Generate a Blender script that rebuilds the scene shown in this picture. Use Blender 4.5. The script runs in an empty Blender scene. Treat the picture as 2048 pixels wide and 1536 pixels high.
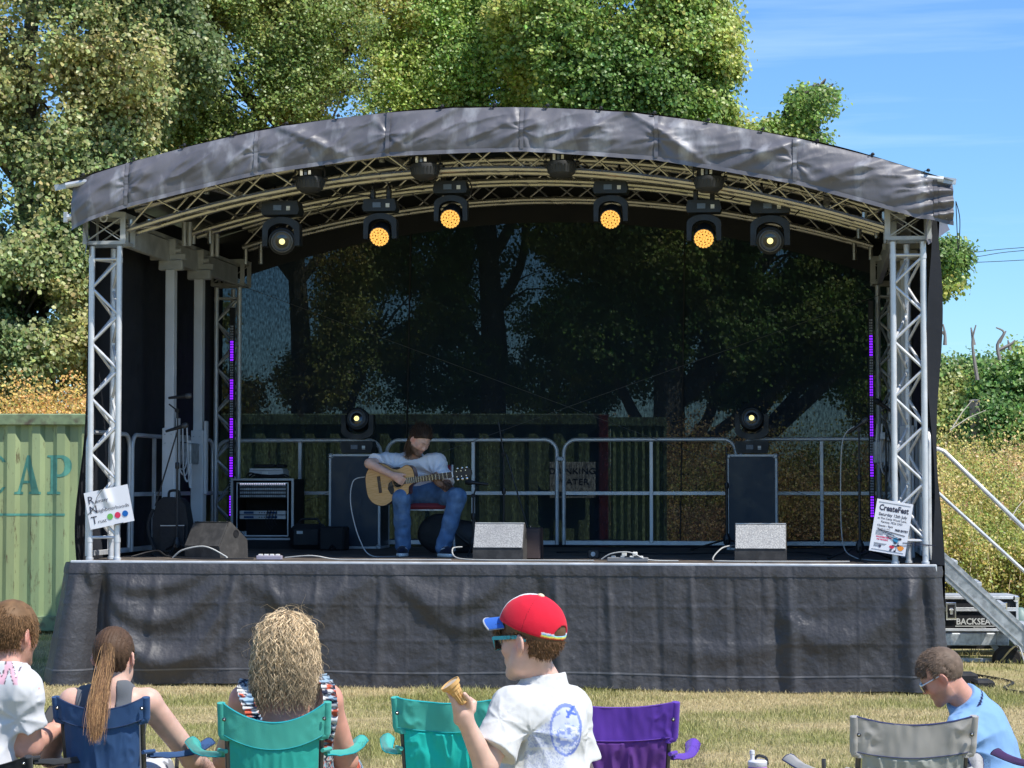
import bpy, math, random
import numpy as np
from mathutils import Matrix, Vector, Euler
R = math.radians
rng = np.random.default_rng(7)
random.seed(7)
scn = bpy.context.scene
col = scn.collection

# ------------------------------------------------------------------ camera, sky, sun, exposure
CZ = 1.68
FPX = 4400.0
PITCH = math.atan(199 / FPX)
cam_d = bpy.data.cameras.new("camera")
cam_d.sensor_width = 36; cam_d.lens = FPX / 2048 * 36
cam_d.clip_start = 0.1; cam_d.clip_end = 3000
cam = bpy.data.objects.new("camera", cam_d); col.objects.link(cam)
cam.location = (0, 0, CZ); cam.rotation_euler = (math.pi / 2 + PITCH, 0, 0)
scn.camera = cam

SUN_EL = 58.0
SUN_AZ = 52.0      # degrees from -Y (behind the camera) towards +X (right)
sd = Vector((math.cos(R(SUN_EL)) * math.sin(R(SUN_AZ)), -math.cos(R(SUN_EL)) * math.cos(R(SUN_AZ)), math.sin(R(SUN_EL))))
world = bpy.data.worlds.new("World"); scn.world = world; world.use_nodes = True
wn = world.node_tree; wn.nodes.clear()
wo = wn.nodes.new("ShaderNodeOutputWorld"); wb = wn.nodes.new("ShaderNodeBackground")
sky = wn.nodes.new("ShaderNodeTexSky"); sky.sky_type = 'NISHITA'; sky.sun_disc = False
sky.sun_elevation = R(SUN_EL)
sky.sun_rotation = math.atan2(sd.x, sd.y)
sky.altitude = 0; sky.air_density = 1.0; sky.dust_density = 0.2; sky.ozone_density = 3.0
wb.inputs['Strength'].default_value = 0.125
# thin stretched cirrus mixed over the whole sky by direction
tc = wn.nodes.new("ShaderNodeTexCoord"); mp = wn.nodes.new("ShaderNodeMapping")
mp.inputs['Scale'].default_value = (2.2, 2.2, 34.0); mp.inputs['Rotation'].default_value = (0.0, R(3.0), 0.0)
mp.inputs['Location'].default_value = (0.35, 0.0, 0.9)
nz = wn.nodes.new("ShaderNodeTexNoise"); nz.inputs['Scale'].default_value = 1.6; nz.inputs['Detail'].default_value = 7; nz.inputs['Roughness'].default_value = 0.55
cr = wn.nodes.new("ShaderNodeMapRange"); cr.inputs['From Min'].default_value = 0.54; cr.inputs['From Max'].default_value = 0.86
cr.inputs['To Min'].default_value = 0.0; cr.inputs['To Max'].default_value = 0.28
mx = wn.nodes.new("ShaderNodeMix"); mx.data_type = 'RGBA'
mx.inputs[7].default_value = (5.2, 6.2, 7.2, 1)
wn.links.new(tc.outputs['Generated'], mp.inputs['Vector']); wn.links.new(mp.outputs['Vector'], nz.inputs['Vector'])
wn.links.new(nz.outputs['Fac'], cr.inputs['Value']); wn.links.new(cr.outputs['Result'], mx.inputs[0])
tint = wn.nodes.new('ShaderNodeVectorMath'); tint.operation = 'MULTIPLY'; tint.inputs[1].default_value = (.47, .67, .87); wn.links.new(sky.outputs['Color'], tint.inputs[0]); wn.links.new(tint.outputs[0], mx.inputs[6]); wn.links.new(mx.outputs[2], wb.inputs['Color'])
wn.links.new(wb.outputs['Background'], wo.inputs['Surface'])

sl = bpy.data.lights.new("sun", 'SUN'); sl.energy = 3.4; sl.angle = R(0.53); sl.color = (1.0, 0.955, 0.88)
so = bpy.data.objects.new("sun", sl); col.objects.link(so)
so.rotation_euler = (-sd).to_track_quat('-Z', 'Y').to_euler(); so.location = (8, -8, 14)
scn.view_settings.view_transform = 'Standard'; scn.view_settings.look = 'None'
scn.view_settings.exposure = 0.80; scn.view_settings.gamma = 1.0; scn.view_settings.use_curve_mapping = False
scn.cycles.max_bounces = 8; scn.cycles.transparent_max_bounces = 24; scn.cycles.diffuse_bounces = 3
scn.cycles.use_denoising = True

# ------------------------------------------------------------------ frames of reference
def at(px, py, Y):
    x = (px - 1024) / FPX; y = (768 - py) / FPX
    d = (x, math.cos(PITCH) - y * math.sin(PITCH), math.sin(PITCH) + y * math.cos(PITCH))
    t = Y / d[1]
    return Vector((t * d[0], Y, CZ + t * d[2]))
SO = Vector((-.1255, 18.33, 0)); SU = Vector((.9911, -.1337, 0)); SV = Vector((.1337, .9911, 0))
SROT = math.atan2(SU.y, SU.x)
def hit(px, py, s):
    d = at(px, py, 1.0) - Vector((0, 0, CZ)); C = Vector((0, 0, CZ))
    t = ((SO + SV * s - C).dot(SV)) / d.dot(SV); p = C + d * t
    return (p - SO).dot(SU), p.z
def SW(u, s, z=0):
    p = SO + SU * u + SV * s
    return Vector((p.x, p.y, z))
DZ = 1.03   # deck height

# ------------------------------------------------------------------ tiny numpy noise
_perm = np.random.default_rng(11).random((64, 64, 64)).astype(np.float32)
def vnoise(P):
    P = np.asarray(P, np.float32); f = np.floor(P); t = P - f; i = f.astype(np.int64) & 63; j = (i + 1) & 63
    t = t * t * (3 - 2 * t); x, y, z = t[..., 0], t[..., 1], t[..., 2]
    def g(a, b, c): return _perm[a, b, c]
    X0, Y0, Z0 = i[..., 0], i[..., 1], i[..., 2]; X1, Y1, Z1 = j[..., 0], j[..., 1], j[..., 2]
    a = g(X0, Y0, Z0) * (1 - x) + g(X1, Y0, Z0) * x; b = g(X0, Y1, Z0) * (1 - x) + g(X1, Y1, Z0) * x
    c = g(X0, Y0, Z1) * (1 - x) + g(X1, Y0, Z1) * x; d = g(X0, Y1, Z1) * (1 - x) + g(X1, Y1, Z1) * x
    return (a * (1 - y) + b * y) * (1 - z) + (c * (1 - y) + d * y) * z
def fbm(P, sc=1.0, o=4):
    P = np.asarray(P, np.float32) * sc; s = 0; a = .5; n = 0
    for k in range(o):
        s = s + a * vnoise(P + 13.7 * k); n += a; a *= .5; P = P * 2.03
    return s / n

# ------------------------------------------------------------------ materials
def mat(name, c, rough=.6, metal=0., var=.12, vs=6., bump=0., bs=60., spec=.5, c2=None, c2s=3., c2t=(.45, .65), attr=None,
        trans=0., emit=None, es=1., stretch=None, bdist=.01, coat=0., sheen=0.):
    m = bpy.data.materials.new(name); m.use_nodes = True; nt = m.node_tree; N = nt.nodes; L = nt.links
    b = N['Principled BSDF']; out = N['Material Output']
    b.inputs['Roughness'].default_value = rough; b.inputs['Metallic'].default_value = metal
    b.inputs['Specular IOR Level'].default_value = spec
    if coat: b.inputs['Coat Weight'].default_value = coat; b.inputs['Coat Roughness'].default_value = .15
    if sheen: b.inputs['Sheen Weight'].default_value = sheen
    t = N.new('ShaderNodeTexCoord'); vec = t.outputs['Object']
    if stretch:
        mm = N.new('ShaderNodeMapping'); mm.inputs['Scale'].default_value = stretch; L.new(vec, mm.inputs[0]); vec = mm.outputs[0]
    base = None
    if attr:
        a = N.new('ShaderNodeAttribute'); a.attribute_name = attr; base = a.outputs['Color']
    else:
        r = N.new('ShaderNodeRGB'); r.outputs[0].default_value = (*c, 1); base = r.outputs[0]
    if c2 is not None:
        n2 = N.new('ShaderNodeTexNoise'); n2.inputs['Scale'].default_value = c2s; n2.inputs['Detail'].default_value = 6; L.new(vec, n2.inputs['Vector'])
        rg = N.new('ShaderNodeMapRange'); rg.inputs['From Min'].default_value = c2t[0]; rg.inputs['From Max'].default_value = c2t[1]; L.new(n2.outputs['Fac'], rg.inputs['Value'])
        mxx = N.new('ShaderNodeMix'); mxx.data_type = 'RGBA'; L.new(rg.outputs[0], mxx.inputs[0]); L.new(base, mxx.inputs[6]); mxx.inputs[7].default_value = (*c2, 1); base = mxx.outputs[2]
    if var:
        n1 = N.new('ShaderNodeTexNoise'); n1.inputs['Scale'].default_value = vs; n1.inputs['Detail'].default_value = 5; L.new(vec, n1.inputs['Vector'])
        r1 = N.new('ShaderNodeMapRange'); r1.inputs['From Min'].default_value = .3; r1.inputs['From Max'].default_value = .7
        r1.inputs['To Min'].default_value = 1 - var; r1.inputs['To Max'].default_value = 1 + var; L.new(n1.outputs['Fac'], r1.inputs['Value'])
        vm = N.new('ShaderNodeVectorMath'); vm.operation = 'SCALE'; L.new(base, vm.inputs[0]); L.new(r1.outputs[0], vm.inputs['Scale']); base = vm.outputs[0]
        r3 = N.new('ShaderNodeMapRange'); r3.inputs['From Min'].default_value = .3; r3.inputs['From Max'].default_value = .7
        r3.inputs['To Min'].default_value = max(rough - .12, .05); r3.inputs['To Max'].default_value = min(rough + .12, 1); L.new(n1.outputs['Fac'], r3.inputs['Value']); L.new(r3.outputs[0], b.inputs['Roughness'])
    L.new(base, b.inputs['Base Color'])
    if bump:
        nb = N.new('ShaderNodeTexNoise'); nb.inputs['Scale'].default_value = bs; nb.inputs['Detail'].default_value = 4; L.new(vec, nb.inputs['Vector'])
        bp = N.new('ShaderNodeBump'); bp.inputs['Strength'].default_value = bump; bp.inputs['Distance'].default_value = bdist; L.new(nb.outputs['Fac'], bp.inputs['Height']); L.new(bp.outputs[0], b.inputs['Normal'])
    if emit:
        b.inputs['Emission Color'].default_value = (*emit, 1); b.inputs['Emission Strength'].default_value = es
    if trans:
        tr = N.new('ShaderNodeBsdfTranslucent'); L.new(base, tr.inputs['Color']); ms = N.new('ShaderNodeMixShader'); ms.inputs[0].default_value = trans
        L.new(b.outputs[0], ms.inputs[1]); L.new(tr.outputs[0], ms.inputs[2]); L.new(ms.outputs[0], out.inputs['Surface'])
    return m
def screen_mat(name, c, T, tint=(1, 1, 1), weave=120., amt=.35):
    """woven mesh cloth one can see through a little"""
    m = bpy.data.materials.new(name); m.use_nodes = True; nt = m.node_tree; N = nt.nodes; L = nt.links
    b = N['Principled BSDF']; b.inputs['Base Color'].default_value = (*c, 1); b.inputs['Roughness'].default_value = .8; b.inputs['Specular IOR Level'].default_value = .2
    tr = N.new('ShaderNodeBsdfTransparent'); tr.inputs['Color'].default_value = (*tint, 1)
    t = N.new('ShaderNodeTexCoord'); mm = N.new('ShaderNodeMapping'); mm.inputs['Scale'].default_value = (1, 1, .35); L.new(t.outputs['Object'], mm.inputs[0])
    n = N.new('ShaderNodeTexNoise'); n.inputs['Scale'].default_value = weave; n.inputs['Detail'].default_value = 3; L.new(mm.outputs[0], n.inputs['Vector'])
    r = N.new('ShaderNodeMapRange'); r.inputs['From Min'].default_value = .3; r.inputs['From Max'].default_value = .7
    r.inputs['To Min'].default_value = T * (1 - amt); r.inputs['To Max'].default_value = T * (1 + amt); L.new(n.outputs['Fac'], r.inputs['Value'])
    ms = N.new('ShaderNodeMixShader'); L.new(r.outputs[0], ms.inputs[0]); L.new(b.outputs[0], ms.inputs[1]); L.new(tr.outputs[0], ms.inputs[2])
    L.new(ms.outputs[0], N['Material Output'].inputs['Surface'])
    return m

# ------------------------------------------------------------------ mesh builder
class MB:
    def __init__(s): s.v = []; s.f = []; s.mi = []; s.cur = 0
    def add(s, vs, fs):
        o = len(s.v); s.v.extend([tuple(x) for x in vs]); s.f.extend([tuple(i + o for i in f) for f in fs]); s.mi.extend([s.cur] * len(fs)); return s
    def box(s, c, h, M=None, ch=0.):
        cx, cy, cz = c; hx, hy, hz = h
        if ch <= 0:
            vs = [(sx * hx, sy * hy, sz * hz) for sx in (-1, 1) for sy in (-1, 1) for sz in (-1, 1)]
            fs = [(0, 1, 3, 2), (4, 6, 7, 5), (0, 4, 5, 1), (2, 3, 7, 6), (0, 2, 6, 4), (1, 5, 7, 3)]
        else:
            vs = []; idx = {}
            for sx in (-1, 1):
                for sy in (-1, 1):
                    for sz in (-1, 1):
                        for a in range(3):
                            p = [sx * (hx - ch), sy * (hy - ch), sz * (hz - ch)]; p[a] = (sx, sy, sz)[a] * h[a]
                            idx[(sx, sy, sz, a)] = len(vs); vs.append(tuple(p))
            fs = []
            S = (-1, 1)
            for a in range(3):
                b_, c_ = (a + 1) % 3, (a + 2) % 3
                for sa in S:
                    q = []
                    for sb, sc in ((-1, -1), (1, -1), (1, 1), (-1, 1)):
                        k = [0, 0, 0]; k[a] = sa; k[b_] = sb; k[c_] = sc; q.append(idx[(*k, a)])
                    fs.append(tuple(q if sa > 0 else q[::-1]))
                for sb in S:
                    for sc in S:
                        k1 = [0, 0, 0]; k1[a] = -1; k1[b_] = sb; k1[c_] = sc; k2 = list(k1); k2[a] = 1
                        q = [idx[(*k1, b_)], idx[(*k2, b_)], idx[(*k2, c_)], idx[(*k1, c_)]]
                        fs.append(tuple(q if sb * sc > 0 else q[::-1]))
            for sx in S:
                for sy in S:
                    for sz in S:
                        q = [idx[(sx, sy, sz, a)] for a in range(3)]; fs.append(tuple(q if sx * sy * sz > 0 else q[::-1]))
        vs = [Vector(p) for p in vs]
        if M is not None: vs = [M @ p for p in vs]
        s.add([(p.x + cx, p.y + cy, p.z + cz) for p in vs], fs); return s
    def tube(s, pts, r, n=8, cap=True, closed=False):
        pts = [Vector(p) for p in pts]; m = len(pts); rs = r if hasattr(r, '__len__') else [r] * m
        up = None; rings = []
        for i, p in enumerate(pts):
            if closed: d = pts[(i + 1) % m] - pts[i - 1]
            else: d = pts[min(i + 1, m - 1)] - pts[max(i - 1, 0)]
            if d.length < 1e-9: d = Vector((0, 0, 1))
            d.normalize()
            if up is None: up = Vector((0, 0, 1)) if abs(d.z) < .9 else Vector((0, 1, 0))
            a = d.cross(up)
            if a.length < 1e-6: a = d.cross(Vector((1, 0, .3)))
            a.normalize(); b = a.cross(d).normalized(); up = b
            rings.append([p + (a * math.cos(2 * math.pi * k / n) + b * math.sin(2 * math.pi * k / n)) * rs[i] for k in range(n)])
        vs = [q for rr in rings for q in rr]; fs = []
        for i in range(m if closed else m - 1):
            i2 = (i + 1) % m
            for k in range(n):
                k2 = (k + 1) % n; fs.append((i * n + k, i2 * n + k, i2 * n + k2, i * n + k2))
        if cap and not closed: fs.append(tuple(range(n))[::1]); fs.append(tuple((m - 1) * n + k for k in range(n))[::-1])
        s.add(vs, fs); return s
    def bar(s, a, b, w, h, up=(0, 0, 1)):
        a = Vector(a); b = Vector(b); d = b - a; L = d.length; d.normalize(); u = Vector(up)
        x = d.cross(u).normalized(); z = x.cross(d).normalized(); M = Matrix((x, d, z)).transposed()
        s.box((a + b) / 2, (w / 2, L / 2, h / 2), M); return s
    def lathe(s, prof, n=20, M=None, c=(0, 0, 0)):
        vs = []; fs = []
        for (r, z) in prof:
            for k in range(n):
                a = 2 * math.pi * k / n; vs.append(Vector((r * math.cos(a), r * math.sin(a), z)))
        for i in range(len(prof) - 1):
            for k in range(n): k2 = (k + 1) % n; fs.append((i * n + k, i * n + k2, (i + 1) * n + k2, (i + 1) * n + k))
        fs.append(tuple(range(n))[::-1]); fs.append(tuple((len(prof) - 1) * n + k for k in range(n)))
        if M is not None: vs = [M @ v for v in vs]
        cc = Vector(c); s.add([v + cc for v in vs], fs); return s
    def prism(s, poly, y0, y1, M=None, c=(0, 0, 0)):
        """poly in (x,z), extruded along y"""
        n = len(poly); vs = [Vector((p[0], y0, p[1])) for p in poly] + [Vector((p[0], y1, p[1])) for p in poly]
        fs = [tuple(range(n)), tuple(range(2 * n - 1, n - 1, -1))] + [(i, i + n, (i + 1) % n + n, (i + 1) % n) for i in range(n)]
        if M is not None: vs = [M @ v for v in vs]
        cc = Vector(c); s.add([v + cc for v in vs], fs); return s
    def grid(s, P):
        """P array (a,b,3)"""
        a, b = P.shape[:2]; fs = [(i * b + j, i * b + j + 1, (i + 1) * b + j + 1, (i + 1) * b + j) for i in range(a - 1) for j in range(b - 1)]
        s.add(P.reshape(-1, 3).tolist(), fs); return s
    def mesh(s, name, mats, smooth=35.):
        me = bpy.data.meshes.new(name); me.from_pydata(s.v, [], s.f)
        for m in (mats if isinstance(mats, (list, tuple)) else [mats]): me.materials.append(m)
        if s.mi and max(s.mi) > 0: me.polygons.foreach_set('material_index', s.mi)
        if smooth:
            me.polygons.foreach_set('use_smooth', [True] * len(me.polygons)); me.set_sharp_from_angle(angle=R(smooth))
        me.update(); return me
    def build(s, name, mats, parent=None, smooth=35., loc=(0, 0, 0), rot=None):
        return link(name, s.mesh(name, mats, smooth), parent, loc, rot)
def link(name, me, parent=None, loc=(0, 0, 0), rot=None):
    o = bpy.data.objects.new(name, me); col.objects.link(o)
    if parent is not None: o.parent = parent
    o.location = loc
    if rot is not None: o.rotation_euler = rot
    return o
def np_mesh(name, V, F, mats, colors=None, smooth=False, uniform=True):
    """fast mesh; F (n,k) int array"""
    me = bpy.data.meshes.new(name); V = np.ascontiguousarray(V, np.float32); F = np.ascontiguousarray(F, np.int32)
    me.vertices.add(len(V)); me.vertices.foreach_set('co', V.ravel()); k = F.shape[1]
    me.loops.add(F.size); me.loops.foreach_set('vertex_index', F.ravel())
    me.polygons.add(len(F)); me.polygons.foreach_set('loop_start', np.arange(0, F.size, k, dtype=np.int32))
    if smooth: me.polygons.foreach_set('use_smooth', np.ones(len(F), bool))
    if colors is not None:
        a = me.color_attributes.new('Col', 'FLOAT_COLOR', 'POINT'); c4 = np.ones((len(V), 4), np.float32); c4[:, :3] = colors; a.data.foreach_set('color', c4.ravel())
    for m in (mats if isinstance(mats, (list, tuple)) else [mats]): me.materials.append(m)
    me.update(calc_edges=True); me.validate(); return me
def tag(o, label=None, cat=None, group=None, kind=None):
    if label: o['label'] = label
    if cat: o['category'] = cat
    if group: o['group'] = group
    if kind: o['kind'] = kind
    return o
def empty(name, loc=(0, 0, 0), rz=0., label=None, cat=None, group=None):
    o = bpy.data.objects.new(name, None); col.objects.link(o); o.empty_display_size = .2; o.location = loc; o.rotation_euler = (0, 0, rz)
    return tag(o, label, cat, group)
def on_stage(name, u, s, z, label, cat, group=None, rz=0.):
    return empty(name, SW(u, s, z), SROT + rz, label, cat, group)
def copy_tree(o, parent=None):
    c = o.copy(); col.objects.link(c)
    if parent is not None: c.parent = parent
    for ch in list(o.children): copy_tree(ch, c)
    return c
def textm(body, size, M=None, ex=0., align='LEFT', sx=1., bold=0., space=1., shear=0.):
    """flat lettering as (verts, faces), reading along +x, up +z, facing -y"""
    cu = bpy.data.curves.new('t', 'FONT'); cu.body = body; cu.size = size; cu.align_x = align; cu.resolution_u = 2; cu.offset = bold; cu.space_character = space; cu.shear = shear
    ob = bpy.data.objects.new('t', cu); col.objects.link(ob); dg = bpy.context.evaluated_depsgraph_get(); dg.update()
    me = bpy.data.meshes.new_from_object(ob.evaluated_get(dg)); vs = [Vector((v.co.x * sx, 0, v.co.y)) for v in me.vertices]; fs = [tuple(p.vertices) for p in me.polygons]
    bpy.data.objects.remove(ob); bpy.data.meshes.remove(me); bpy.data.curves.remove(cu)
    if M is not None: vs = [M @ v for v in vs]
    return vs, fs
def smooth_path(pts, n=6):
    P = [Vector(p) for p in pts]; out = []
    for i in range(len(P) - 1):
        p0 = P[max(i - 1, 0)]; p1 = P[i]; p2 = P[i + 1]; p3 = P[min(i + 2, len(P) - 1)]
        for k in range(n):
            t = k / n; out.append(.5 * ((2 * p1) + (p2 - p0) * t + (2 * p0 - 5 * p1 + 4 * p2 - p3) * t * t + (-p0 + 3 * p1 - 3 * p2 + p3) * t ** 3))
    out.append(P[-1]); return out

M_alu = mat('brushed_aluminium', (.66, .67, .68), .42, .35, .1, 9, .05, 200)
M_alu2 = mat('dull_aluminium', (.52, .53, .54), .45, .35, .12, 9)
M_galv = mat('galvanised_steel', (.5, .53, .55), .5, .55, .2, 14, c2=(.34, .36, .38), c2s=22)
M_white = mat('white_powdercoat', (.62, .63, .64), .5, 0, .08, 5)
M_black = mat('black_plastic', (.018, .018, .02), .45, 0, .2, 8)
M_blackm = mat('matt_black', (.012, .012, .014), .75, 0, .2, 8)
M_rubber = mat('black_rubber', (.02, .02, .02), .8)
M_chrome = mat('chrome', (.75, .75, .76), .2, 1., .05)
M_dark_blue = mat('dark_case_laminate', (.012, .026, .045), .45, 0, .15, 6)
# ================================================================== GROUND
Gx0, Gx1, Gy0, Gy1 = -8.5, 8.5, 10.5, 30.
def dryness(x, y):
    P = np.stack([x * .55, y * .95, x * 0 + 3.1], -1)
    a = fbm(P, 1.0, 4) ; b = fbm(P + 40, 3.3, 3); st = .5 + .5 * np.sin((y + .6 * fbm(P, .6, 2)) * 4.6)
    return np.clip((a - .42) * 2.6 + (b - .5) * 1.5 + st * .18 + .36, 0, 1)
m = bpy.data.materials.new('dry_turf'); m.use_nodes = True; N = m.node_tree.nodes; L = m.node_tree.links; b = N['Principled BSDF']
b.inputs['Roughness'].default_value = .95; b.inputs['Specular IOR Level'].default_value = .1
a = N.new('ShaderNodeAttribute'); a.attribute_name = 'Col'
t = N.new('ShaderNodeTexCoord'); n1 = N.new('ShaderNodeTexNoise'); n1.inputs['Scale'].default_value = 34; n1.inputs['Detail'].default_value = 8; n1.inputs['Roughness'].default_value = .7; L.new(t.outputs['Object'], n1.inputs[0])
r1 = N.new('ShaderNodeMapRange'); r1.inputs['From Min'].default_value = .3; r1.inputs['From Max'].default_value = .7; r1.inputs['To Min'].default_value = .55; r1.inputs['To Max'].default_value = 1.35; L.new(n1.outputs['Fac'], r1.inputs['Value'])
vm = N.new('ShaderNodeVectorMath'); vm.operation = 'SCALE'; L.new(a.outputs['Color'], vm.inputs[0]); L.new(r1.outputs[0], vm.inputs['Scale']); L.new(vm.outputs[0], b.inputs['Base Color'])
bp = N.new('ShaderNodeBump'); bp.inputs['Strength'].default_value = .8; bp.inputs['Distance'].default_value = .03; L.new(n1.outputs['Fac'], bp.inputs['Height']); L.new(bp.outputs[0], b.inputs['Normal'])
M_turf = m
GREEN = np.array([.27, .27, .10]); STRAW = np.array([.46, .37, .20])
xs = np.concatenate([np.linspace(-900, -20, 12), np.linspace(-18, 18, 240), np.linspace(20, 900, 12)])
ys = np.concatenate([np.linspace(-300, -12, 6), np.linspace(-10, 45, 360), np.linspace(50, 1500, 14)])
X, Y = np.meshgrid(xs, ys, indexing='ij'); d = dryness(X, Y)
nx, ny = X.shape; V = np.stack([X, Y, 0.012 * (fbm(np.stack([X, Y, X * 0], -1), 1.3, 3) - .5) * (np.abs(X) < 18)], -1).reshape(-1, 3)
ii = np.arange(nx * ny).reshape(nx, ny); F = np.stack([ii[:-1, :-1], ii[1:, :-1], ii[1:, 1:], ii[:-1, 1:]], -1).reshape(-1, 4)
C = (GREEN + (STRAW - GREEN) * d.reshape(-1, 1))
tag(link('ground', np_mesh('ground', V, F, M_turf, C, True)), kind='structure')

# grass blades: a mass nobody could count
def blades(n, x0, x1, y0, y1, hmin, hmax, w, keep=None):
    x = rng.uniform(x0, x1, n); y = rng.uniform(y0, y1, n)
    if keep is not None: k = keep(x, y); x = x[k]; y = y[k]; n = len(x)
    d = dryness(x, y); h = rng.uniform(hmin, hmax, n) * (1.25 - .6 * d) * (.6 + .8 * fbm(np.stack([x, y, x * 0], -1), 4, 2))
    a = rng.uniform(0, 2 * np.pi, n); ln = rng.normal(0, .5, (n, 2)) * h[:, None]
    dx = np.cos(a) * w / 2; dy = np.sin(a) * w / 2; z = np.zeros(n)
    p0 = np.stack([x - dx, y - dy, z - .01], -1); p1 = np.stack([x + dx, y + dy, z - .01], -1)
    m0 = np.stack([x - dx * .7 + ln[:, 0] * .35, y - dy * .7 + ln[:, 1] * .35, h * .6], -1); m1 = np.stack([x + dx * .7 + ln[:, 0] * .35, y + dy * .7 + ln[:, 1] * .35, h * .6], -1)
    tp = np.stack([x + ln[:, 0], y + ln[:, 1], h], -1)
    V = np.stack([p0, p1, m1, m0, tp], 1).reshape(-1, 3); o = np.arange(n)[:, None] * 5
    F = np.concatenate([np.concatenate([o, o + 1, o + 2], 1), np.concatenate([o, o + 2, o + 3], 1), np.concatenate([o + 3, o + 2, o + 4], 1)])
    dd = np.clip(d + rng.normal(0, .28, n), 0, 1)[:, None]
    g = np.array([.36, .36, .12]); s = np.array([.66, .55, .31]); C = (g + (s - g) * dd) * rng.uniform(.7, 1.25, (n, 1))
    return V, F, np.repeat(C, 5, 0)
def keep_vis(x, y):
    lim = y * .245 + .5
    under = (((x - SO.x) * SV.x + (y - SO.y) * SV.y) > -.1) & (np.abs((x - SO.x) * SU.x + (y - SO.y) * SU.y) < 3.7)
    return (np.abs(x) < lim) & ~under
parts = [blades(150000, -4.8, 4.8, 12.2, 18.8, .014, .038, .006, keep_vis), blades(14000, -4.6, 4.6, 17.2, 18.9, .02, .06, .005, keep_vis), blades(36000, -7, 7, 18.5, 27, .02, .06, .008, keep_vis)]
V = np.concatenate([p[0] for p in parts]); off = np.cumsum([0] + [len(p[0]) for p in parts[:-1]]); F = np.concatenate([p[1] + o for p, o in zip(parts, off)]); C = np.concatenate([p[2] for p in parts])
M_blade = mat('grass_blade', (1, 1, 1), .6, 0, 0, attr='Col', trans=.3, spec=.25)
tag(link('grass', np_mesh('grass', V, F, M_blade, C)), 'short dry mown grass, straw and green, in front of the stage', 'grass', kind='stuff')

# ================================================================== TREES
M_leaf = mat('leaf', (1, 1, 1), .42, 0, 0, attr='Col', trans=.42, spec=.5)
M_bark = mat('bark', (.10, .085, .065), .9, 0, .35, 12, .6, 30, c2=(.19, .18, .15), c2s=9, stretch=(1, 1, .3))
def leaf_mesh(centers, n_per, sig, size, cols, up=.55, star=False, sig_z=.7):
    """clusters of folded leaves; centers (k,3); cols (k,3)"""
    k = len(centers); idx = np.repeat(np.arange(k), n_per); n = len(idx)
    off = rng.normal(0, 1, (n, 3)) * sig * np.array([1, 1, sig_z]); p = centers[idx] + off
    nrm = rng.normal(0, 1, (n, 3)) * .62 + off / sig * .35 + np.array([.42, -.48, up]); nrm /= np.linalg.norm(nrm, axis=1)[:, None]
    t = np.cross(nrm, rng.normal(0, 1, (n, 3))); t /= np.linalg.norm(t, axis=1)[:, None]; b = np.cross(nrm, t)
    s = (size * rng.uniform(.6, 1.25, n))[:, None]
    base = p - t * s * .5; tip = p + t * s * .55; l = p + b * s * .5 + nrm * s * .12 + t * s * .05; r = p - b * s * .5 + nrm * s * .12 + t * s * .05
    if star:
        l2 = p + b * s * .36 + t * s * .44 + nrm * s * .1; r2 = p - b * s * .36 + t * s * .44 + nrm * s * .1; m = p + t * s * .0; l = l + b * s * .10 - t * s * .12; r = r - b * s * .10 - t * s * .12; tip = tip + t * s * .12
        V = np.stack([base, r, m, r2, tip, l2, l], 1).reshape(-1, 3); o = np.arange(n)[:, None] * 7
        F = np.concatenate([o + np.array(q) for q in ([0, 1, 2], [1, 3, 2], [2, 3, 4], [2, 4, 5], [2, 5, 6], [0, 2, 6])]); nv = 7
    else:
        V = np.stack([base, r, tip, l], 1).reshape(-1, 3); o = np.arange(n)[:, None] * 4
        F = np.concatenate([np.concatenate([o, o + 1, o + 2], 1), np.concatenate([o, o + 2, o + 3], 1)]); nv = 4
    C = cols[idx] * 1.55 * rng.uniform(.6, 1.45, (n, 1)) * (1 + rng.normal(0, .08, (n, 3)))
    return V, F, np.repeat(np.clip(C, .005, 1), nv, 0)
def crown_clusters(lobes, density, gap=.42):
    out = []
    for (x, y, z, rx, ry, rz) in lobes:
        k = int(density * (rx * ry * rz) ** (2 / 3) * 12)
        d = rng.normal(0, 1, (k, 3)); d /= np.linalg.norm(d, axis=1)[:, None]; r = rng.uniform(.45, 1.0, k) ** .5
        out.append(np.array([x, y, z]) + d * r[:, None] * np.array([rx, ry, rz]))
    c = np.concatenate(out); nzv = fbm(c * np.array([1, .12, 1]) + (lobes[0][0]), .8, 3); return c[nzv > gap]
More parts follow.
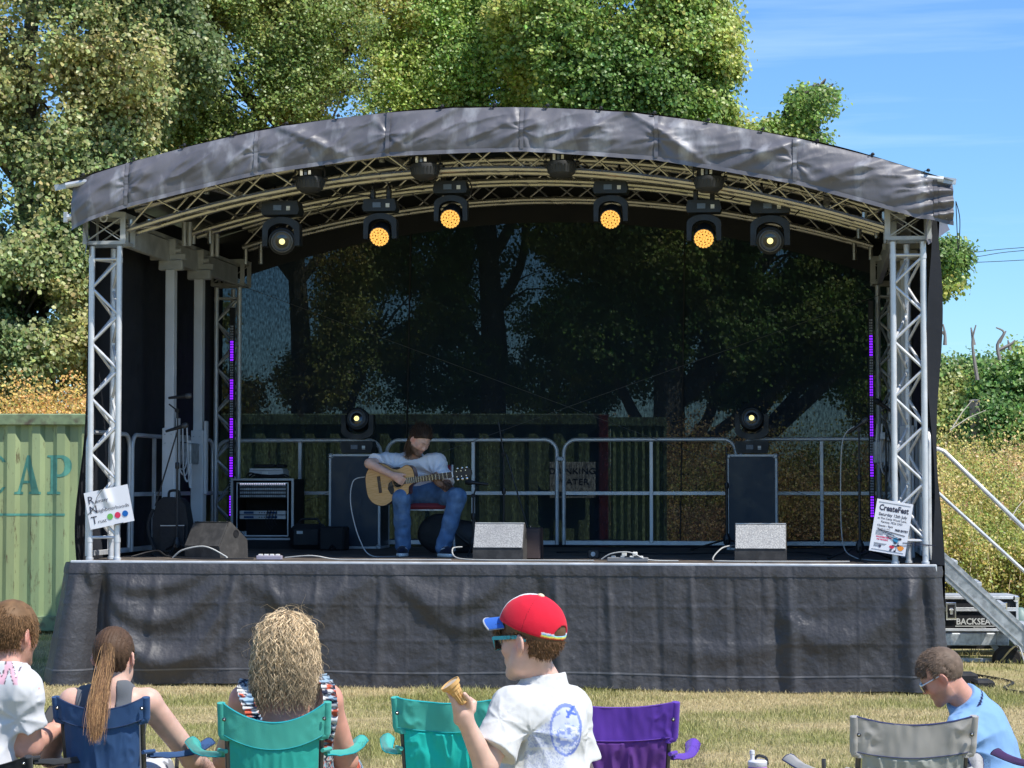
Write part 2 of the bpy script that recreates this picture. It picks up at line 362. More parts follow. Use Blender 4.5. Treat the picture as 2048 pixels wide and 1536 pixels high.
def tree(name, label, base, h, r0, lobes, density, n_per, sig, size, pal, gap=.42, star=False, lean=(0, 0), group='trees behind the stage', limbs=True, clear=None, curtain=()):
    root = empty(name, base, 0, label, 'tree', group)
    bx, by, bz = base
    mb = MB(); top = Vector((lean[0], lean[1], h))
    pth = smooth_path([(0, 0, -.1), (lean[0] * .2 + .1, .05, h * .3), (lean[0] * .6 - .1, -.05, h * .65), top], 5)
    mb.tube(pth, [r0 * (1.25 if i == 0 else 1) * (1 - .75 * i / (len(pth) - 1)) for i in range(len(pth))], 10); mb.build('trunk', M_bark, root)
    c = crown_clusters(lobes, density, gap)
    ex = []
    for (x0, x1, y0, y1, Y, k) in curtain:
        q = np.array([tuple(at(random.uniform(x0, x1), random.uniform(y0, y1), Y + random.uniform(-.7, .7))) for _ in range(k)]); ex.append(q[fbm(q * np.array([1, .2, 1]) + 3, 1.9, 2) > .40])
    if ex: c = np.concatenate([c] + ex)
    if clear is not None: c = c[~clear(c)]
    if limbs:
        mb = MB(); lob = sorted(lobes, key=lambda l: l[2])
        for (x, y, z, rx, ry, rz) in lob:
            q = Vector((x - bx, y - by, z - bz)); zz = max(.15 * h, min(q.z - .5 * abs(q.x) - .8, h * .9)); t = zz / h; st = pth[min(int(t * (len(pth) - 1)), len(pth) - 1)]
            mid = st.lerp(q, .5) + Vector((random.uniform(-.2, .2), random.uniform(-.2, .2), -.15))
            p = smooth_path([st, mid, q], 4); mb.tube(p, [r0 * .42 * (1 - .6 * i / (len(p) - 1)) for i in range(len(p))], 6, cap=False)
            for k in range(9):
                e = q + Vector((random.uniform(-1, 1) * rx, random.uniform(-1, 1) * ry, random.uniform(-.6, 1) * rz)) * .85
                m2 = q.lerp(e, .5) + Vector((random.uniform(-.12, .12), random.uniform(-.12, .12), random.uniform(0, .15)))
                w = r0 * .10; p = smooth_path([mid.lerp(q, random.uniform(.3, 1)), m2, e], 3); mb.tube(p, [w * (1 - .75 * i / (len(p) - 1)) for i in range(len(p))], 5, cap=False)
        mb.build('limb', M_bark, root)
    hue = fbm(c, .55, 3)[:, None]; hue = np.clip((hue - .5) * 3.2 + .5 + rng.normal(0, .16, (len(c), 1)), 0, 1)
    pal = np.array(pal); C = np.where(hue < .5, pal[0] + (pal[1] - pal[0]) * hue * 2, pal[1] + (pal[2] - pal[1]) * (hue * 2 - 1))
    V, F, CC = leaf_mesh(c, n_per, sig, size, C, star=star); V = V - np.array(base)
    o = link('crown', np_mesh('crown', V, F, M_leaf, CC), root); o['kind'] = 'stuff'
    return root
def PX(px, py, Y, r, ry=None, rz=None):
    p = at(px, py, Y); return (p.x, p.y, p.z, r, ry or r, rz or r * .8)
SYC = [(.115, .155, .06), (.20, .24, .095), (.31, .30, .12)]
MAPLE = [(.18, .23, .065), (.33, .34, .10), (.46, .38, .14)]
GREENP = [(.09, .17, .045), (.19, .29, .07), (.36, .41, .11)]
OAK = [(.10, .17, .04), (.18, .26, .06), (.34, .36, .10)]
hole = lambda c: (((c[:, 0] + 6.55) / .42) ** 2 + ((c[:, 2] - 4.05) / .30) ** 2 < 1)
tree('sycamore_tree', 'grey-green broad-leaved tree above the green container, left of the stage', (-7.2, 31.5, 0), 11, .24,
     [PX(40, 560, 30.5, 1.3), PX(110, 420, 31, 1.2), PX(20, 300, 31, 1.4), PX(150, 200, 31.5, 1.3), PX(60, 60, 31, 1.5), PX(230, 330, 31.5, 1.0), PX(280, 120, 32, 1.2), PX(200, -40, 32, 1.5), PX(-160, 200, 32, 1.8), PX(-160, 600, 31, 1.6), PX(20, 720, 30, .9), PX(110, 700, 30.5, 1.0), PX(200, 560, 31.5, 1.1), PX(210, 740, 31.5, .9), PX(330, 620, 32, .9), PX(340, 480, 32, 1.0), PX(-20, -200, 32, 1.8)],
     60, 34, .105, .052, SYC, .475, True, lean=(.5, 0), clear=hole, curtain=[(-120, 330, -60, 810, 30.6, 1050)])
tree('maple_tree', 'yellowing maple full of seed keys behind the left half of the stage roof', (-3.4, 34.5, 0), 11, .22,
     [PX(470, 160, 34, 1.5), PX(560, 60, 34, 1.5), PX(410, 20, 34.5, 1.4), PX(640, 200, 33.8, 1.3), PX(420, 300, 34.5, 1.2), PX(540, 300, 34, 1.2), PX(700, 80, 34.5, 1.3), PX(560, -120, 34.5, 1.8), PX(720, 310, 34.5, 1.0), PX(350, 180, 34.5, 1.2), PX(700, 480, 35, 1.0), PX(760, 640, 35, 1.0), PX(640, 760, 35, .7), PX(440, 800, 35, .7), PX(340, 760, 34, .8)],
     52, 28, .10, .050, MAPLE, .505, curtain=[(290, 760, -60, 480, 33.2, 1050), (620, 760, 480, 800, 34.5, 250)])
tree('field_maple_tree', 'dark green tree behind the middle of the stage roof', (-.4, 35.5, 0), 12, .26,
     [PX(880, 40, 35.5, 1.7), PX(800, 190, 35, 1.3), PX(960, 150, 35, 1.5), PX(1010, 20, 35.5, 1.4), PX(860, 300, 35.5, 1.2), PX(1060, 240, 35, 1.2), PX(900, -150, 36, 2.0), PX(880, 480, 36, 1.3), PX(1000, 600, 36, 1.3), PX(1060, 400, 36, 1.3), PX(900, 720, 36, 1.1), PX(1120, 760, 36, 1.0)],
     52, 28, .10, .052, GREENP, .49, curtain=[(730, 1120, -60, 320, 34.4, 650), (640, 1200, 300, 820, 36.5, 900)])
tree('oak_tree', 'bright green oak behind the right half of the roof, edged against blue sky', (2.3, 33.5, 0), 12, .3,
     [PX(1150, 60, 33.5, 1.4), PX(1270, 20, 33.5, 1.4), PX(1360, 110, 33, .9), PX(1230, 190, 33, 1.2), PX(1340, 215, 33, .95), PX(1400, 30, 33.5, .75), PX(1300, -160, 34, 1.5), PX(1415, 150, 33, .45), PX(1420, 230, 33, .38), PX(1425, 60, 33, .34), PX(1300, 330, 34, 1.2), PX(1480, 340, 34, .9), PX(1180, 420, 34, 1.2), PX(1340, 520, 34, 1.3), PX(1550, 500, 34, 1.1), PX(1690, 470, 34, .8), PX(1200, 680, 34, 1.1), PX(1450, 700, 34, 1.2), PX(1640, 660, 34, 1.1), PX(1740, 620, 34, .7), PX(1800, 500, 33.5, .55), PX(1850, 555, 33.5, .42), PX(1890, 515, 33.5, .34), PX(1880, 560, 33.5, .3), PX(1565, 262, 33, .16), PX(1595, 265, 33, .26), PX(1620, 225, 33, .3), PX(1640, 190, 33, .2), PX(1600, 200, 33, .16), PX(1630, 265, 33, .24)],
     62, 34, .095, .050, OAK, .455, True, curtain=[(1080, 1385, -60, 320, 32.6, 620), (1150, 1760, 330, 800, 35.5, 900), (1528, 1610, 235, 290, 33, 46), (1590, 1668, 178, 240, 33, 60), (1600, 1655, 228, 290, 33, 34), (1860, 1925, 485, 585, 33.3, 60)])
FAR = [(.09, .17, .045), (.16, .25, .06), (.25, .33, .09)]
tree('hedgerow_tree', 'round bushy green tree in the far hedge at the right edge', (12.6, 52, 0), 4, .2,
     [PX(2045, 790, 52, 1.1), PX(2110, 770, 52, 1.3), PX(2030, 860, 51, 1.1), PX(2140, 840, 51, 1.4)], 30, 44, .24, .10, FAR, .36, group='trees in the far hedge')
tree('hedgerow_tree', 'mid green hedge tree beyond the stair, just right of the stage cover', (10.3, 54, 0), 4, .2,
     [PX(1890, 800, 54, 1.05), PX(1950, 790, 54, 1.0), PX(1860, 860, 53, 1.2), PX(1960, 860, 53, 1.1), PX(1800, 790, 54, 1.1), PX(2000, 800, 54, .9)], 30, 44, .24, .10, [(.09, .16, .05), (.16, .23, .07), (.28, .30, .10)], .36, group='trees in the far hedge')
# bare dead boughs above the hedge
M_deadwood = mat('grey_deadwood', (.22, .2, .19), .9)
DT = empty('dead_tree', (at(1950, 760, 50.5).x, 50.5, 0), 0, 'bare grey dead tree poking its boughs above the far hedge', 'tree')
for (a, pts) in enumerate([[(1955, 760), (1948, 715), (1945, 680), (1952, 650)], [(1948, 690), (1942, 655)], [(2000, 720), (1995, 690), (2008, 665), (1992, 655)], [(1998, 685), (2012, 662)], [(1998, 700), (2022, 688), (2030, 680)], [(1890, 690), (1890, 668), (1886, 648)], [(1890, 668), (1882, 662)], [(2020, 700), (2016, 680)]]):
    mb = MB(); p = smooth_path([at(x, y, 50.5 + .1 * a) - DT.location for x, y in pts], 4); mb.tube(p, [.05 * (1 - .7 * i / (len(p) - 1)) for i in range(len(p))], 5); mb.build('branch', M_deadwood, DT)
mb = MB(); mb.tube(smooth_path([(0, .3, 0), (.1, .3, 1.8), (0, .1, 3.6)], 5), .12, 8); mb.build('trunk', M_deadwood, DT)

# weeds : tall dry dock and hogweed on the bank
def weeds(name, label, x0, x1, y0, y1, n, hfun, pal, stem=True, leafn=(14, 26)):
    V = []; F = []; C = []; off = 0
    x = rng.uniform(x0, x1, n); y = rng.uniform(y0, y1, n); h = hfun(x, y) * rng.uniform(.6, 1.1, n)
    # stems as thin 3-sided spikes
    ln = rng.normal(0, .12, (n, 2)) * h[:, None]; a = rng.uniform(0, 6.28, n); w = rng.uniform(.006, .014, n)
    st = [];
    for k in range(3):
        st.append(np.stack([x + np.cos(a + k * 2.09) * w, y + np.sin(a + k * 2.09) * w, x * 0 - .02], -1))
    st.append(np.stack([x + ln[:, 0], y + ln[:, 1], h], -1)); V.append(np.stack(st, 1).reshape(-1, 3)); o = np.arange(n)[:, None] * 4
    F.append(np.concatenate([np.concatenate([o + k, o + (k + 1) % 3, o + 3], 1) for k in range(3)])); C.append(np.repeat(np.array([.55, .44, .27]) * rng.uniform(.5, 1.6, (n, 1)), 4, 0)); off += n * 4
    k = rng.integers(leafn[0], leafn[1], n); idx = np.repeat(np.arange(n), k); t = rng.uniform(.12, 1.0, len(idx)) ** .8
    cen = np.stack([x[idx] + ln[idx, 0] * t, y[idx] + ln[idx, 1] * t, h[idx] * t], -1) + rng.normal(0, .05, (len(idx), 3))
    f = fbm(np.stack([x, y, h], -1), .8, 3)[idx]; tt = np.clip((f - .5) * 3 + .5 + rng.normal(0, .25, len(idx)) + (t - .6) * .5, 0, 1)[:, None]
    P = np.array(pal); cc = np.where(tt < .5, P[0] + (P[1] - P[0]) * tt * 2, P[1] + (P[2] - P[1]) * (tt * 2 - 1))
    v, f_, c_ = leaf_mesh(cen, 6, .07, .036, cc, up=.4); V.append(v); F.append(f_ + off); C.append(c_)
    tag(link(name, np_mesh(name, np.concatenate(V), np.concatenate(F), M_leaf, np.concatenate(C))), label, 'weeds', kind='stuff')
GOLD = [(.22, .25, .06), (.46, .39, .13), (.44, .31, .16)]
weeds('dry_weeds', 'tall golden and rust-brown dock and hogweed on the bank right of the stage', 1.6, 9.5, 27.5, 33, 8000, lambda x, y: .70 + .24 * (y - 27.5) + .95 * fbm(np.stack([x, y, x * 0], -1), 1.1, 3) ** 1.3, GOLD)
weeds('yellow_scrub', 'yellowed scrub showing over the container roof at the left', -8.2, -4.6, 27.6, 29.2, 1500, lambda x, y: 2.10 + .95 * fbm(np.stack([x, y, x * 0], -1), 1.2, 3), [(.26, .25, .07), (.50, .36, .11), (.52, .30, .10)], leafn=(20, 34))
# a few pale fallen sticks in the weeds
mb = MB()
for (x0, y0, x1, y1, Y) in [(1900, 860, 1972, 820, 29.5), (1905, 855, 1945, 800, 30), (2020, 1040, 2048, 1000, 27.4)]:
    mb.tube([at(x0, y0, Y), at((x0 + x1) / 2, (y0 + y1) / 2 - 4, Y + .1), at(x1, y1, Y + .2)], [.011, .008, .004], 5)
tag(mb.build('fallen_stick', mat('pale_wood', (.42, .38, .3), .8)), 'pale broken sticks leaning in the tall weeds', 'sticks', kind='stuff')

# power lines far beyond
P0 = empty('power_line', at(2300, 480, 90), 0, 'three thin black overhead wires crossing the sky at the right edge', 'power line')
for k, (ya, yb) in enumerate([(512, 494), (520, 500), (528, 519)]):
    a = at(1700, ya + 12, 90); c = at(2400, yb - 20, 90); m_ = at(2048, yb + 1, 90)
    mb = MB(); mb.tube([p - P0.location for p in smooth_path([a, at(1930, ya - 6 + k * 2, 90), m_, c], 6)], .014, 5); mb.build('wire', M_blackm, P0)
mb = MB(); mb.lathe([(.16, -9.5), (.11, 3.5)], 10); mb.box((0, 0, 1.2), (1.1, .06, .08)); mb.build('pole', M_bark, P0, loc=(2.2, 0, 0))

# ================================================================== CONTAINER
M_cont = mat('faded_green_container_paint', (.265, .36, .19), .62, 0, .14, 3, .15, 40, c2=(.34, .40, .20), c2s=1.6, stretch=(1, 1, .25), c2t=(.4, .7))
# rust specks and streaks
nt = M_cont.node_tree; N = nt.nodes; L = nt.links; b = N['Principled BSDF']; src = b.inputs['Base Color'].links[0].from_socket
t = N.new('ShaderNodeTexCoord'); mm = N.new('ShaderNodeMapping'); mm.inputs['Scale'].default_value = (1, 1, .22); L.new(t.outputs['Object'], mm.inputs[0])
n = N.new('ShaderNodeTexNoise'); n.inputs['Scale'].default_value = 15; n.inputs['Detail'].default_value = 10; n.inputs['Roughness'].default_value = .72; L.new(mm.outputs[0], n.inputs['Vector'])
r = N.new('ShaderNodeMapRange'); r.inputs['From Min'].default_value = .565; r.inputs['From Max'].default_value = .66; L.new(n.outputs['Fac'], r.inputs['Value'])
x = N.new('ShaderNodeMix'); x.data_type = 'RGBA'; L.new(r.outputs[0], x.inputs[0]); L.new(src, x.inputs[6]); x.inputs[7].default_value = (.12, .10, .05, 1); L.new(x.outputs[2], b.inputs['Base Color'])
M_rail = mat('container_rail_paint', (.20, .27, .15), .65, 0, .3, 8, c2=(.10, .085, .06), c2s=7, c2t=(.5, .68))
M_teal = mat('faded_teal_lettering', (.085, .29, .24), .6, 0, .25, 10)
M_red = mat('oxide_red_paint', (.20, .035, .03), .6, 0, .3, 6)
CY = 24.6
def corr_y(x):
    """outline of the corrugated side wall: y offset (positive = recessed)"""
    P = .278; t = ((x % P) / P)
    return .036 * (np.clip(t / .18, 0, 1) - np.clip((t - .5) / .18, 0, 1))
CT = empty('shipping_container', (0, CY, 0), 0, 'faded green corrugated shipping container behind the stage, lettered CAP', 'container')
cx0, cx1 = -11.3, 1.02
xs = []; P_ = .278; k = math.floor(cx0 / P_)
while k * P_ < cx1:
    for f_ in (0, .18, .5, .68): 
        if cx0 < (k + f_) * P_ < cx1 - .1: xs.append((k + f_) * P_)
    k += 1
xs = [cx0] + xs + [cx1 - .1]
mb = MB(); zt, zb = 2.33, .2
G = np.array([[(x, .03 + float(corr_y(np.array(x))), z) for x in xs] for z in (zb, zt)]); mb.grid(G[:, :, :]); mb.build('side_panel', M_cont, CT, smooth=20)
mb = MB(); mb.box(((cx0 + cx1) / 2, .04, 2.395), ((cx1 - cx0) / 2, .05, .065), ch=.012); mb.build('top_rail', M_rail, CT)
mb = MB(); mb.box(((cx0 + cx1) / 2, .04, .12), ((cx1 - cx0) / 2, .045, .085), ch=.01); mb.build('bottom_rail', M_rail, CT)
for x in (cx0, cx1):
    mb = MB(); mb.box((x, .06, 1.23), (.055, .09, 1.22), ch=.01); mb.build('corner_post', M_red if x > 0 else M_cont, CT)
mb = MB(); mb.box(((cx0 + cx1) / 2, 1.22, 2.39), ((cx1 - cx0) / 2, 1.13, .02)); mb.build('roof', M_rail, CT)
mb = MB(); mb.box(((cx0 + cx1) / 2, 2.4, 1.25), ((cx1 - cx0) / 2, .03, 1.1)); mb.box((cx1, 1.25, 1.25), (.03, 1.1, 1.1)); mb.build('end_wall', M_cont, CT)
# lettering follows the corrugation: CAP and the rule beneath
def glyph(poly_list, hole_list, z0, x0, sc, sx=1.):
    segs = []
    for xi in np.arange(0, 1.3, .012):
        X = xi; zs = []
        for pl in poly_list + hole_list: pass
        ins = np.zeros(101, bool); zz = np.linspace(0, 1, 101)
        for (pl, v) in [(p, True) for p in poly_list] + [(p, False) for p in hole_list]:
            c = np.zeros(101, bool)
            for (ax, az), (bx_, bz_) in zip(pl, pl[1:] + pl[:1]):
                cond = ((az > zz) != (bz_ > zz)); xx = ax + (zz - az) * (bx_ - ax) / ((bz_ - az) if bz_ != az else 1e-9); c ^= cond & (X < xx)
            ins = np.where(c, v, ins)
        e = np.diff(ins.astype(int)); s_ = list(np.where(e == 1)[0] + 1); e_ = list(np.where(e == -1)[0] + 1)
        if ins[0]: s_ = [0] + s_
        if ins[-1]: e_ = e_ + [100]
        for a_, b_ in zip(s_, e_): segs.append((x0 + xi * sc * sx, zz[a_] * sc + z0, zz[min(b_, 100)] * sc + z0))
    return segs
def arc(cx, cz, rx, rz, a0, a1, n=14): return [(cx + rx * math.cos(R(a0 + (a1 - a0) * k / n)), cz + rz * math.sin(R(a0 + (a1 - a0) * k / n))) for k in range(n + 1)]
gP = ([[(.02, 0), (.42, 0), (.42, .05), (.32, .07), (.32, .93), (.42, 1), (.02, 1), (.02, .95), (.11, .93), (.11, .07), (.02, .05)], [(.25, 1)] + arc(.42, .72, .3, .28, 90, -90) + [(.25, .44)]], [[(.32, .93)] + arc(.40, .72, .13, .21, 90, -90) + [(.32, .51)]])
gA = ([[(0, 0), (.27, 0), (.27, .05), (.2, .07), (.27, .28), (.52, .28), (.57, .07), (.48, .05), (.48, 0), (.9, 0), (.9, .05), (.82, .07), (.5, 1), (.4, 1), (.1, .07), (0, .05)]], [[(.29, .35), (.5, .35), (.395, .72)]])
gC = ([arc(.46, .5, .44, .51, 40, 320, 20)], [arc(.52, .5, .26, .43, 50, 310, 20) + [(.9, .2), (.9, .8)]])
S = .436; zl = 1.56
segs = glyph(*gC, zl, -5.95, S, .8) + glyph(*gA, zl, -5.565, S, .75) + glyph(*gP, zl, -5.215, S, .9)
segs += [(x, zl - .24, zl - .215) for x in np.arange(-7.2, -5.0, .012 * S)]
mb = MB()
for (x, z0, z1) in segs:
    w = .012 * S; y0 = .03 + float(corr_y(np.array(x))) - .004; y1 = .03 + float(corr_y(np.array(x + w))) - .004
    mb.add([(x, y0, z0), (x + w, y1, z0), (x + w, y1, z1), (x, y0, z1)], [(0, 1, 2, 3)])
mb.build('lettering', M_teal, CT, smooth=0)
# second, darker container end seen beyond the red post
C2 = empty('storage_container', (1.45, 25.6, 0), 0, 'narrow end of a second green container behind the stage mesh, right of the red post', 'container')
mb = MB(); xs = np.linspace(-.30, .30, 49); mb.grid(np.array([[(x, .02 * math.sin(x * 75), z) for x in xs] for z in (.15, 2.35)])); mb.build('door_panel', M_cont, C2, smooth=60)
mb = MB(); mb.box((0, .7, 2.40), (.34, .74, .05)); mb.box((0, .7, .10), (.34, .74, .07)); mb.box((.33, .7, 1.2), (.02, .72, 1.2)); mb.box((-.33, .7, 1.2), (.02, .72, 1.2)); mb.build('frame', M_rail, C2)
# DRINKING WATER notice on the container
SG = empty('water_sign', at(1145, 960, CY - .06), 0, 'white DRINKING WATER notice on the container, seen through the stage mesh', 'sign')
mb = MB(); mb.box((0, 0, 0), (.255, .006, .20), ch=.002); mb.build('board', mat('white_sign_board', (.75, .75, .72), .6), SG)
mb = MB()
for s_, z in (('DRINKING', .07), ('WATER', -.05)): v, f_ = textm(s_, .095, align='CENTER', sx=1.15); mb.add([p + Vector((0, -.009, z)) for p in v], f_)
mb.box((0, -.009, -.15), (.16, .001, .02)); mb.build('lettering', M_blackm, SG, smooth=0)
# ================================================================== STAGE
ST = empty('mobile_stage', (SO.x, SO.y, 0), SROT, 'mobile festival stage with arched truss roof under a grey tarpaulin', 'stage')
M_tarp = mat('grey_tarpaulin', (.13, .125, .138), .46, 0, .2, 3.5, .18, 10, spec=.5, c2=(.36, .36, .38), c2s=5.5, c2t=(.54, .74), bdist=.02, stretch=(1, 1, .35))
M_skirt = mat('black_pvc_skirt', (.048, .047, .052), .55, 0, .2, 2.2, .38, 26, spec=.5, c2=(.085, .085, .092), c2s=26, c2t=(.62, .8), bdist=.02)
M_black_cloth = mat('black_side_cloth', (.016, .018, .024), .75, 0, .2, 4, .3, 10)
M_net = screen_mat('black_mesh_backdrop', (.009, .017, .027), .052, (.82, .96, 1.0), 70., .7)
M_ply = mat('worn_deck_boards', (.13, .105, .085), .7, 0, .3, 7, c2=(.05, .045, .04), c2s=5)
M_beam = mat('weathered_aluminium_plate', (.42, .43, .43), .55, .25, .2, 8)
tilt = lambda u, z: -.012 * u
# deck
mb = MB()
for k in range(5):
    mb = MB(); mb.box((-3.55 + .71 + k * 1.42, 2.1, DZ - .03), (.705, 2.34, .03), ch=.003); mb.build('deck_board', M_ply, ST)
mb = MB(); mb.box((0, -.262, DZ - .045), (3.58, .02, .05), ch=.006); mb.build('deck_edge', M_alu, ST)
for k in range(4):
    for s_ in (.1, 4.1):
        mb = MB(); mb.box((-3.2 + k * 2.13, s_, .46), (.05, .05, .46)); mb.build('deck_leg', M_galv, ST)
# towers
def zig(mb_list, a0, a1, b0, b1, n, r, start=0):
    """zigzag brace tubes between line a0-a1 and b0-b1"""
    a0, a1, b0, b1 = map(Vector, (a0, a1, b0, b1))
    for k in range(n):
        t0 = k / n; t1 = (k + 1) / n
        p = (a0.lerp(a1, t0) if (k + start) % 2 == 0 else b0.lerp(b1, t0)); q = (b0.lerp(b1, t1) if (k + start) % 2 == 0 else a0.lerp(a1, t1))
        mb_list.append((p, q, r))
CH = [Vector((-.1215, 0, 0)), Vector((.1215, 0, 0)), Vector((0, .21, 0))]; HT = 2.66
def tower_mesh():
    ms = []
    for c in CH:
        mb = MB(); mb.tube([c, c + Vector((0, 0, HT))], .0255, 12)
        for z in (.17, HT - .12): mb.tube([c + Vector((0, 0, z - .02)), c + Vector((0, 0, z + .02))], .029, 12)
        mb.tube([c, c + Vector((0, 0, .02))], .034, 12); ms.append(('chord', mb.mesh('chord', M_alu)))
    L_ = []
    z0, z1 = Vector((0, 0, .20)), Vector((0, 0, HT - .12))
    zig(L_, CH[0] + z0, CH[0] + z1, CH[1] + z0, CH[1] + z1, 10, .0125, 1)
    zig(L_, CH[1] + z0, CH[1] + z1, CH[2] + z0, CH[2] + z1, 10, .0125)
    zig(L_, CH[2] + z0, CH[2] + z1, CH[0] + z0, CH[0] + z1, 10, .0125)
    for z in (.19, HT - .11):
        for i in range(3): L_.append((CH[i] + Vector((0, 0, z)), CH[(i + 1) % 3] + Vector((0, 0, z)), .0125))
    for (p, q, r) in L_:
        mb = MB(); mb.tube([p, q], r, 8); ms.append(('brace', mb.mesh('brace', M_alu)))
    return ms
TM = tower_mesh()
def head_box():
    out = []
    w, d, h = .165, .14, .27
    def b(n, a, c, ww, hh, up=(0, 0, 1)):
        mb = MB(); mb.bar(a, c, ww, hh, up); out.append((n, mb.mesh(n, M_beam)))
    for y in (-d, d):
        for x in (-w, w): b('upright', (x, y, 0), (x, y, h), .045, .012, (0, 1, 0))
        b('cross_plate', (-w, y, h - .02), (w, y, h - .02), .008, .05); b('cross_plate', (-w, y, .012), (w, y, .012), .008, .03)
        b('cross_brace', (-w + .02, y - .004, .03), (w - .02, y - .004, h - .05), .007, .03, (0, 1, 0)); b('cross_brace', (-w + .02, y + .006, h - .05), (w - .02, y + .006, .03), .007, .03, (0, 1, 0))
    for x in (-w, w): b('cross_plate', (x, -d, h - .02), (x, d, h - .02), .008, .05); b('cross_plate', (x, -d, .012), (x, d, .012), .008, .03)
    mb = MB(); mb.tube([(.03 * math.cos(a), -d - .02, h - .05 + .03 * math.sin(a)) for a in np.linspace(0, 2 * math.pi, 14)[:-1]], .008, 6, closed=True); out.append(('lifting_eye', mb.mesh('lifting_eye', M_alu)))
    return out
HM = head_box()
for (u0, s0, hz) in [(-3.385, 0, .02), (3.385, 0, -.04), (-3.385, 4.0, .02), (3.385, 4.0, -.04)]:
    T = link('truss_tower', None, ST, (u0, s0, DZ)); T.scale = (1, 1, 1 + hz / HT)
    for n, me in TM: link(n, me, T)
    hb = link('truss_head', None, ST, (u0, s0 + .09, DZ + HT + .015 + hz))
    for n, me in HM: link(n, me, hb)
# side beams (receding plates) and masts
for sg in (-1, 1):
    dz = .02 if sg < 0 else -.05
    mb = MB(); mb.box((sg * 3.28, 2.05, 3.80 + dz), (.025, 1.85, .095), ch=.004); mb.build('side_beam', M_beam, ST)
    mb = MB(); mb.box((sg * 3.33, 2.05, 3.93 + dz), (.05, 1.9, .02), ch=.004); mb.build('side_rail', M_beam, ST)
    for s_ in (1.5, 2.45):
        m0 = link('lifting_mast', None, ST, (sg * (3.25 if sg < 0 else 3.43), s_, DZ))
        mb = MB(); mb.box((0, 0, 1.31), (.043, .05, 1.31), ch=.006); mb.build('mast_tube', M_white, m0)
        mb = MB(); mb.box((0, .004, .58), (.06, .066, .58), ch=.006); mb.box((.075, 0, .9), (.012, .03, .35)); mb.build('mast_sleeve', M_white, m0)
        mb = MB(); mb.box((0, 0, 2.665), (.115, .045, .05), ch=.012); mb.box((-.03, 0, 2.74), (.17, .03, .028), ch=.006); mb.build('mast_cap', M_beam, m0)
        for (x_, z_) in ((-.03, 1.02), (.03, 1.02), (-.03, 1.1), (.03, 1.1)): mb = MB(); mb.tube([(x_, -.064, z_), (x_, -.072, z_)], .007, 8); mb.build('bolt', M_galv, m0)
        mb = MB(); mb.box((0, 0, 2.83), (.05, .05, .075), ch=.004); mb.tube([(-.12, -.03, 2.80), (.1, -.03, 2.80)], .02, 8); mb.build('mast_bracket', M_beam, m0)
        for k in range(2):
            mb = MB(); mb.tube([(.12 * sg * -1 + .05 * k, 0, 2.84), (.12 * sg * -1 + .05 * k, 0, 3.06)], .022, 8); mb.build('spigot', M_alu2, m0)
    w = link('winch', None, ST, (sg * 3.22, 1.98, DZ + .93))
    mb = MB(); mb.box((0, 0, 0), (.07, .14, .10), ch=.01); mb.box((0, -.25, .14), (.02, .25, .03)); mb.build('gearbox', M_galv, w)
    mb = MB(); mb.tube([(0, -.19, 0), (0, -.22, 0), (.02, -.24, .12), (.02, -.27, .13)], .012, 8); mb.build('crank', M_alu2, w)
    for k in range(4): mb = MB(); mb.tube(smooth_path([(-.04 + .04 * k, -.32, .25), (-.05 + .04 * k, -.32 + .04 * k, -.05 - .06 * k), (.02 + .02 * k, -.18, -.14 - .05 * k), (.04, -.1 + .02 * k, .12)], 6), .008, 6); mb.build('control_cable', M_white, w)
# arches
def arch(s0, zb, k, h, dpt=.24, uend=3.22, nz_=26, r=.0245):
    A = link('roof_arch', None, ST, (0, s0, 0))
    f = lambda u, top: (zb + (h if top else 0) - k * u * u + tilt(u, 0))
    us = np.linspace(-uend, uend, 45)
    for top in (0, 1):
        for y in (0, dpt):
            mb = MB(); mb.tube([(u, y, f(u, top)) for u in us], r, 8); mb.build('chord', M_trussroof, A)
            for uu in (0.05,): mb = MB(); mb.tube([(uu - .05, y, f(uu - .05, top)), (uu + .05, y, f(uu + .05, top))], r * 1.25, 8); mb.build('coupler', M_trussroof, A)
    n = nz_; du = 2 * uend / n
    for i in range(n):
        u0 = -uend + i * du; u1 = u0 + du
        for y, ph in ((0, 0), (dpt, 1)):
            a, b_ = ((u0, y, f(u0, (i + ph) % 2)), (u1, y, f(u1, (i + ph + 1) % 2))); mb = MB(); mb.tube([a, b_], .0095, 6); mb.build('brace', M_trussroof, A)
    for i in range(n // 2 + 1):
        u0 = -uend + i * 2 * du
        mb = MB(); mb.tube([(u0, 0, f(u0, 1)), (min(u0 + du, uend), dpt, f(min(u0 + du, uend), 1))], .0095, 6); mb.build('brace', M_trussroof, A)
        mb = MB(); mb.tube([(u0, 0, f(u0, 0)), (min(u0 + du, uend), dpt, f(min(u0 + du, uend), 0))], .0095, 6); mb.build('brace', M_trussroof, A)
    for sg in (-1, 1):
        for x_ in (uend - .02, uend - .18):
            mb = MB(); mb.tube([(sg * x_, .05, 3.93 - .02 * sg), (sg * x_, .05, f(sg * x_, 0))], .024, 8); mb.build('spigot', M_trussroof, A)
    return A
M_trussroof = mat('weathered_roof_truss', (.54, .525, .50), .32, .8, .14, 9)
A1 = arch(.06, 4.324, .049, .20)
A2 = arch(2.0, 4.489, .047, .20)
A3 = arch(3.95, 4.568, .047, .20)
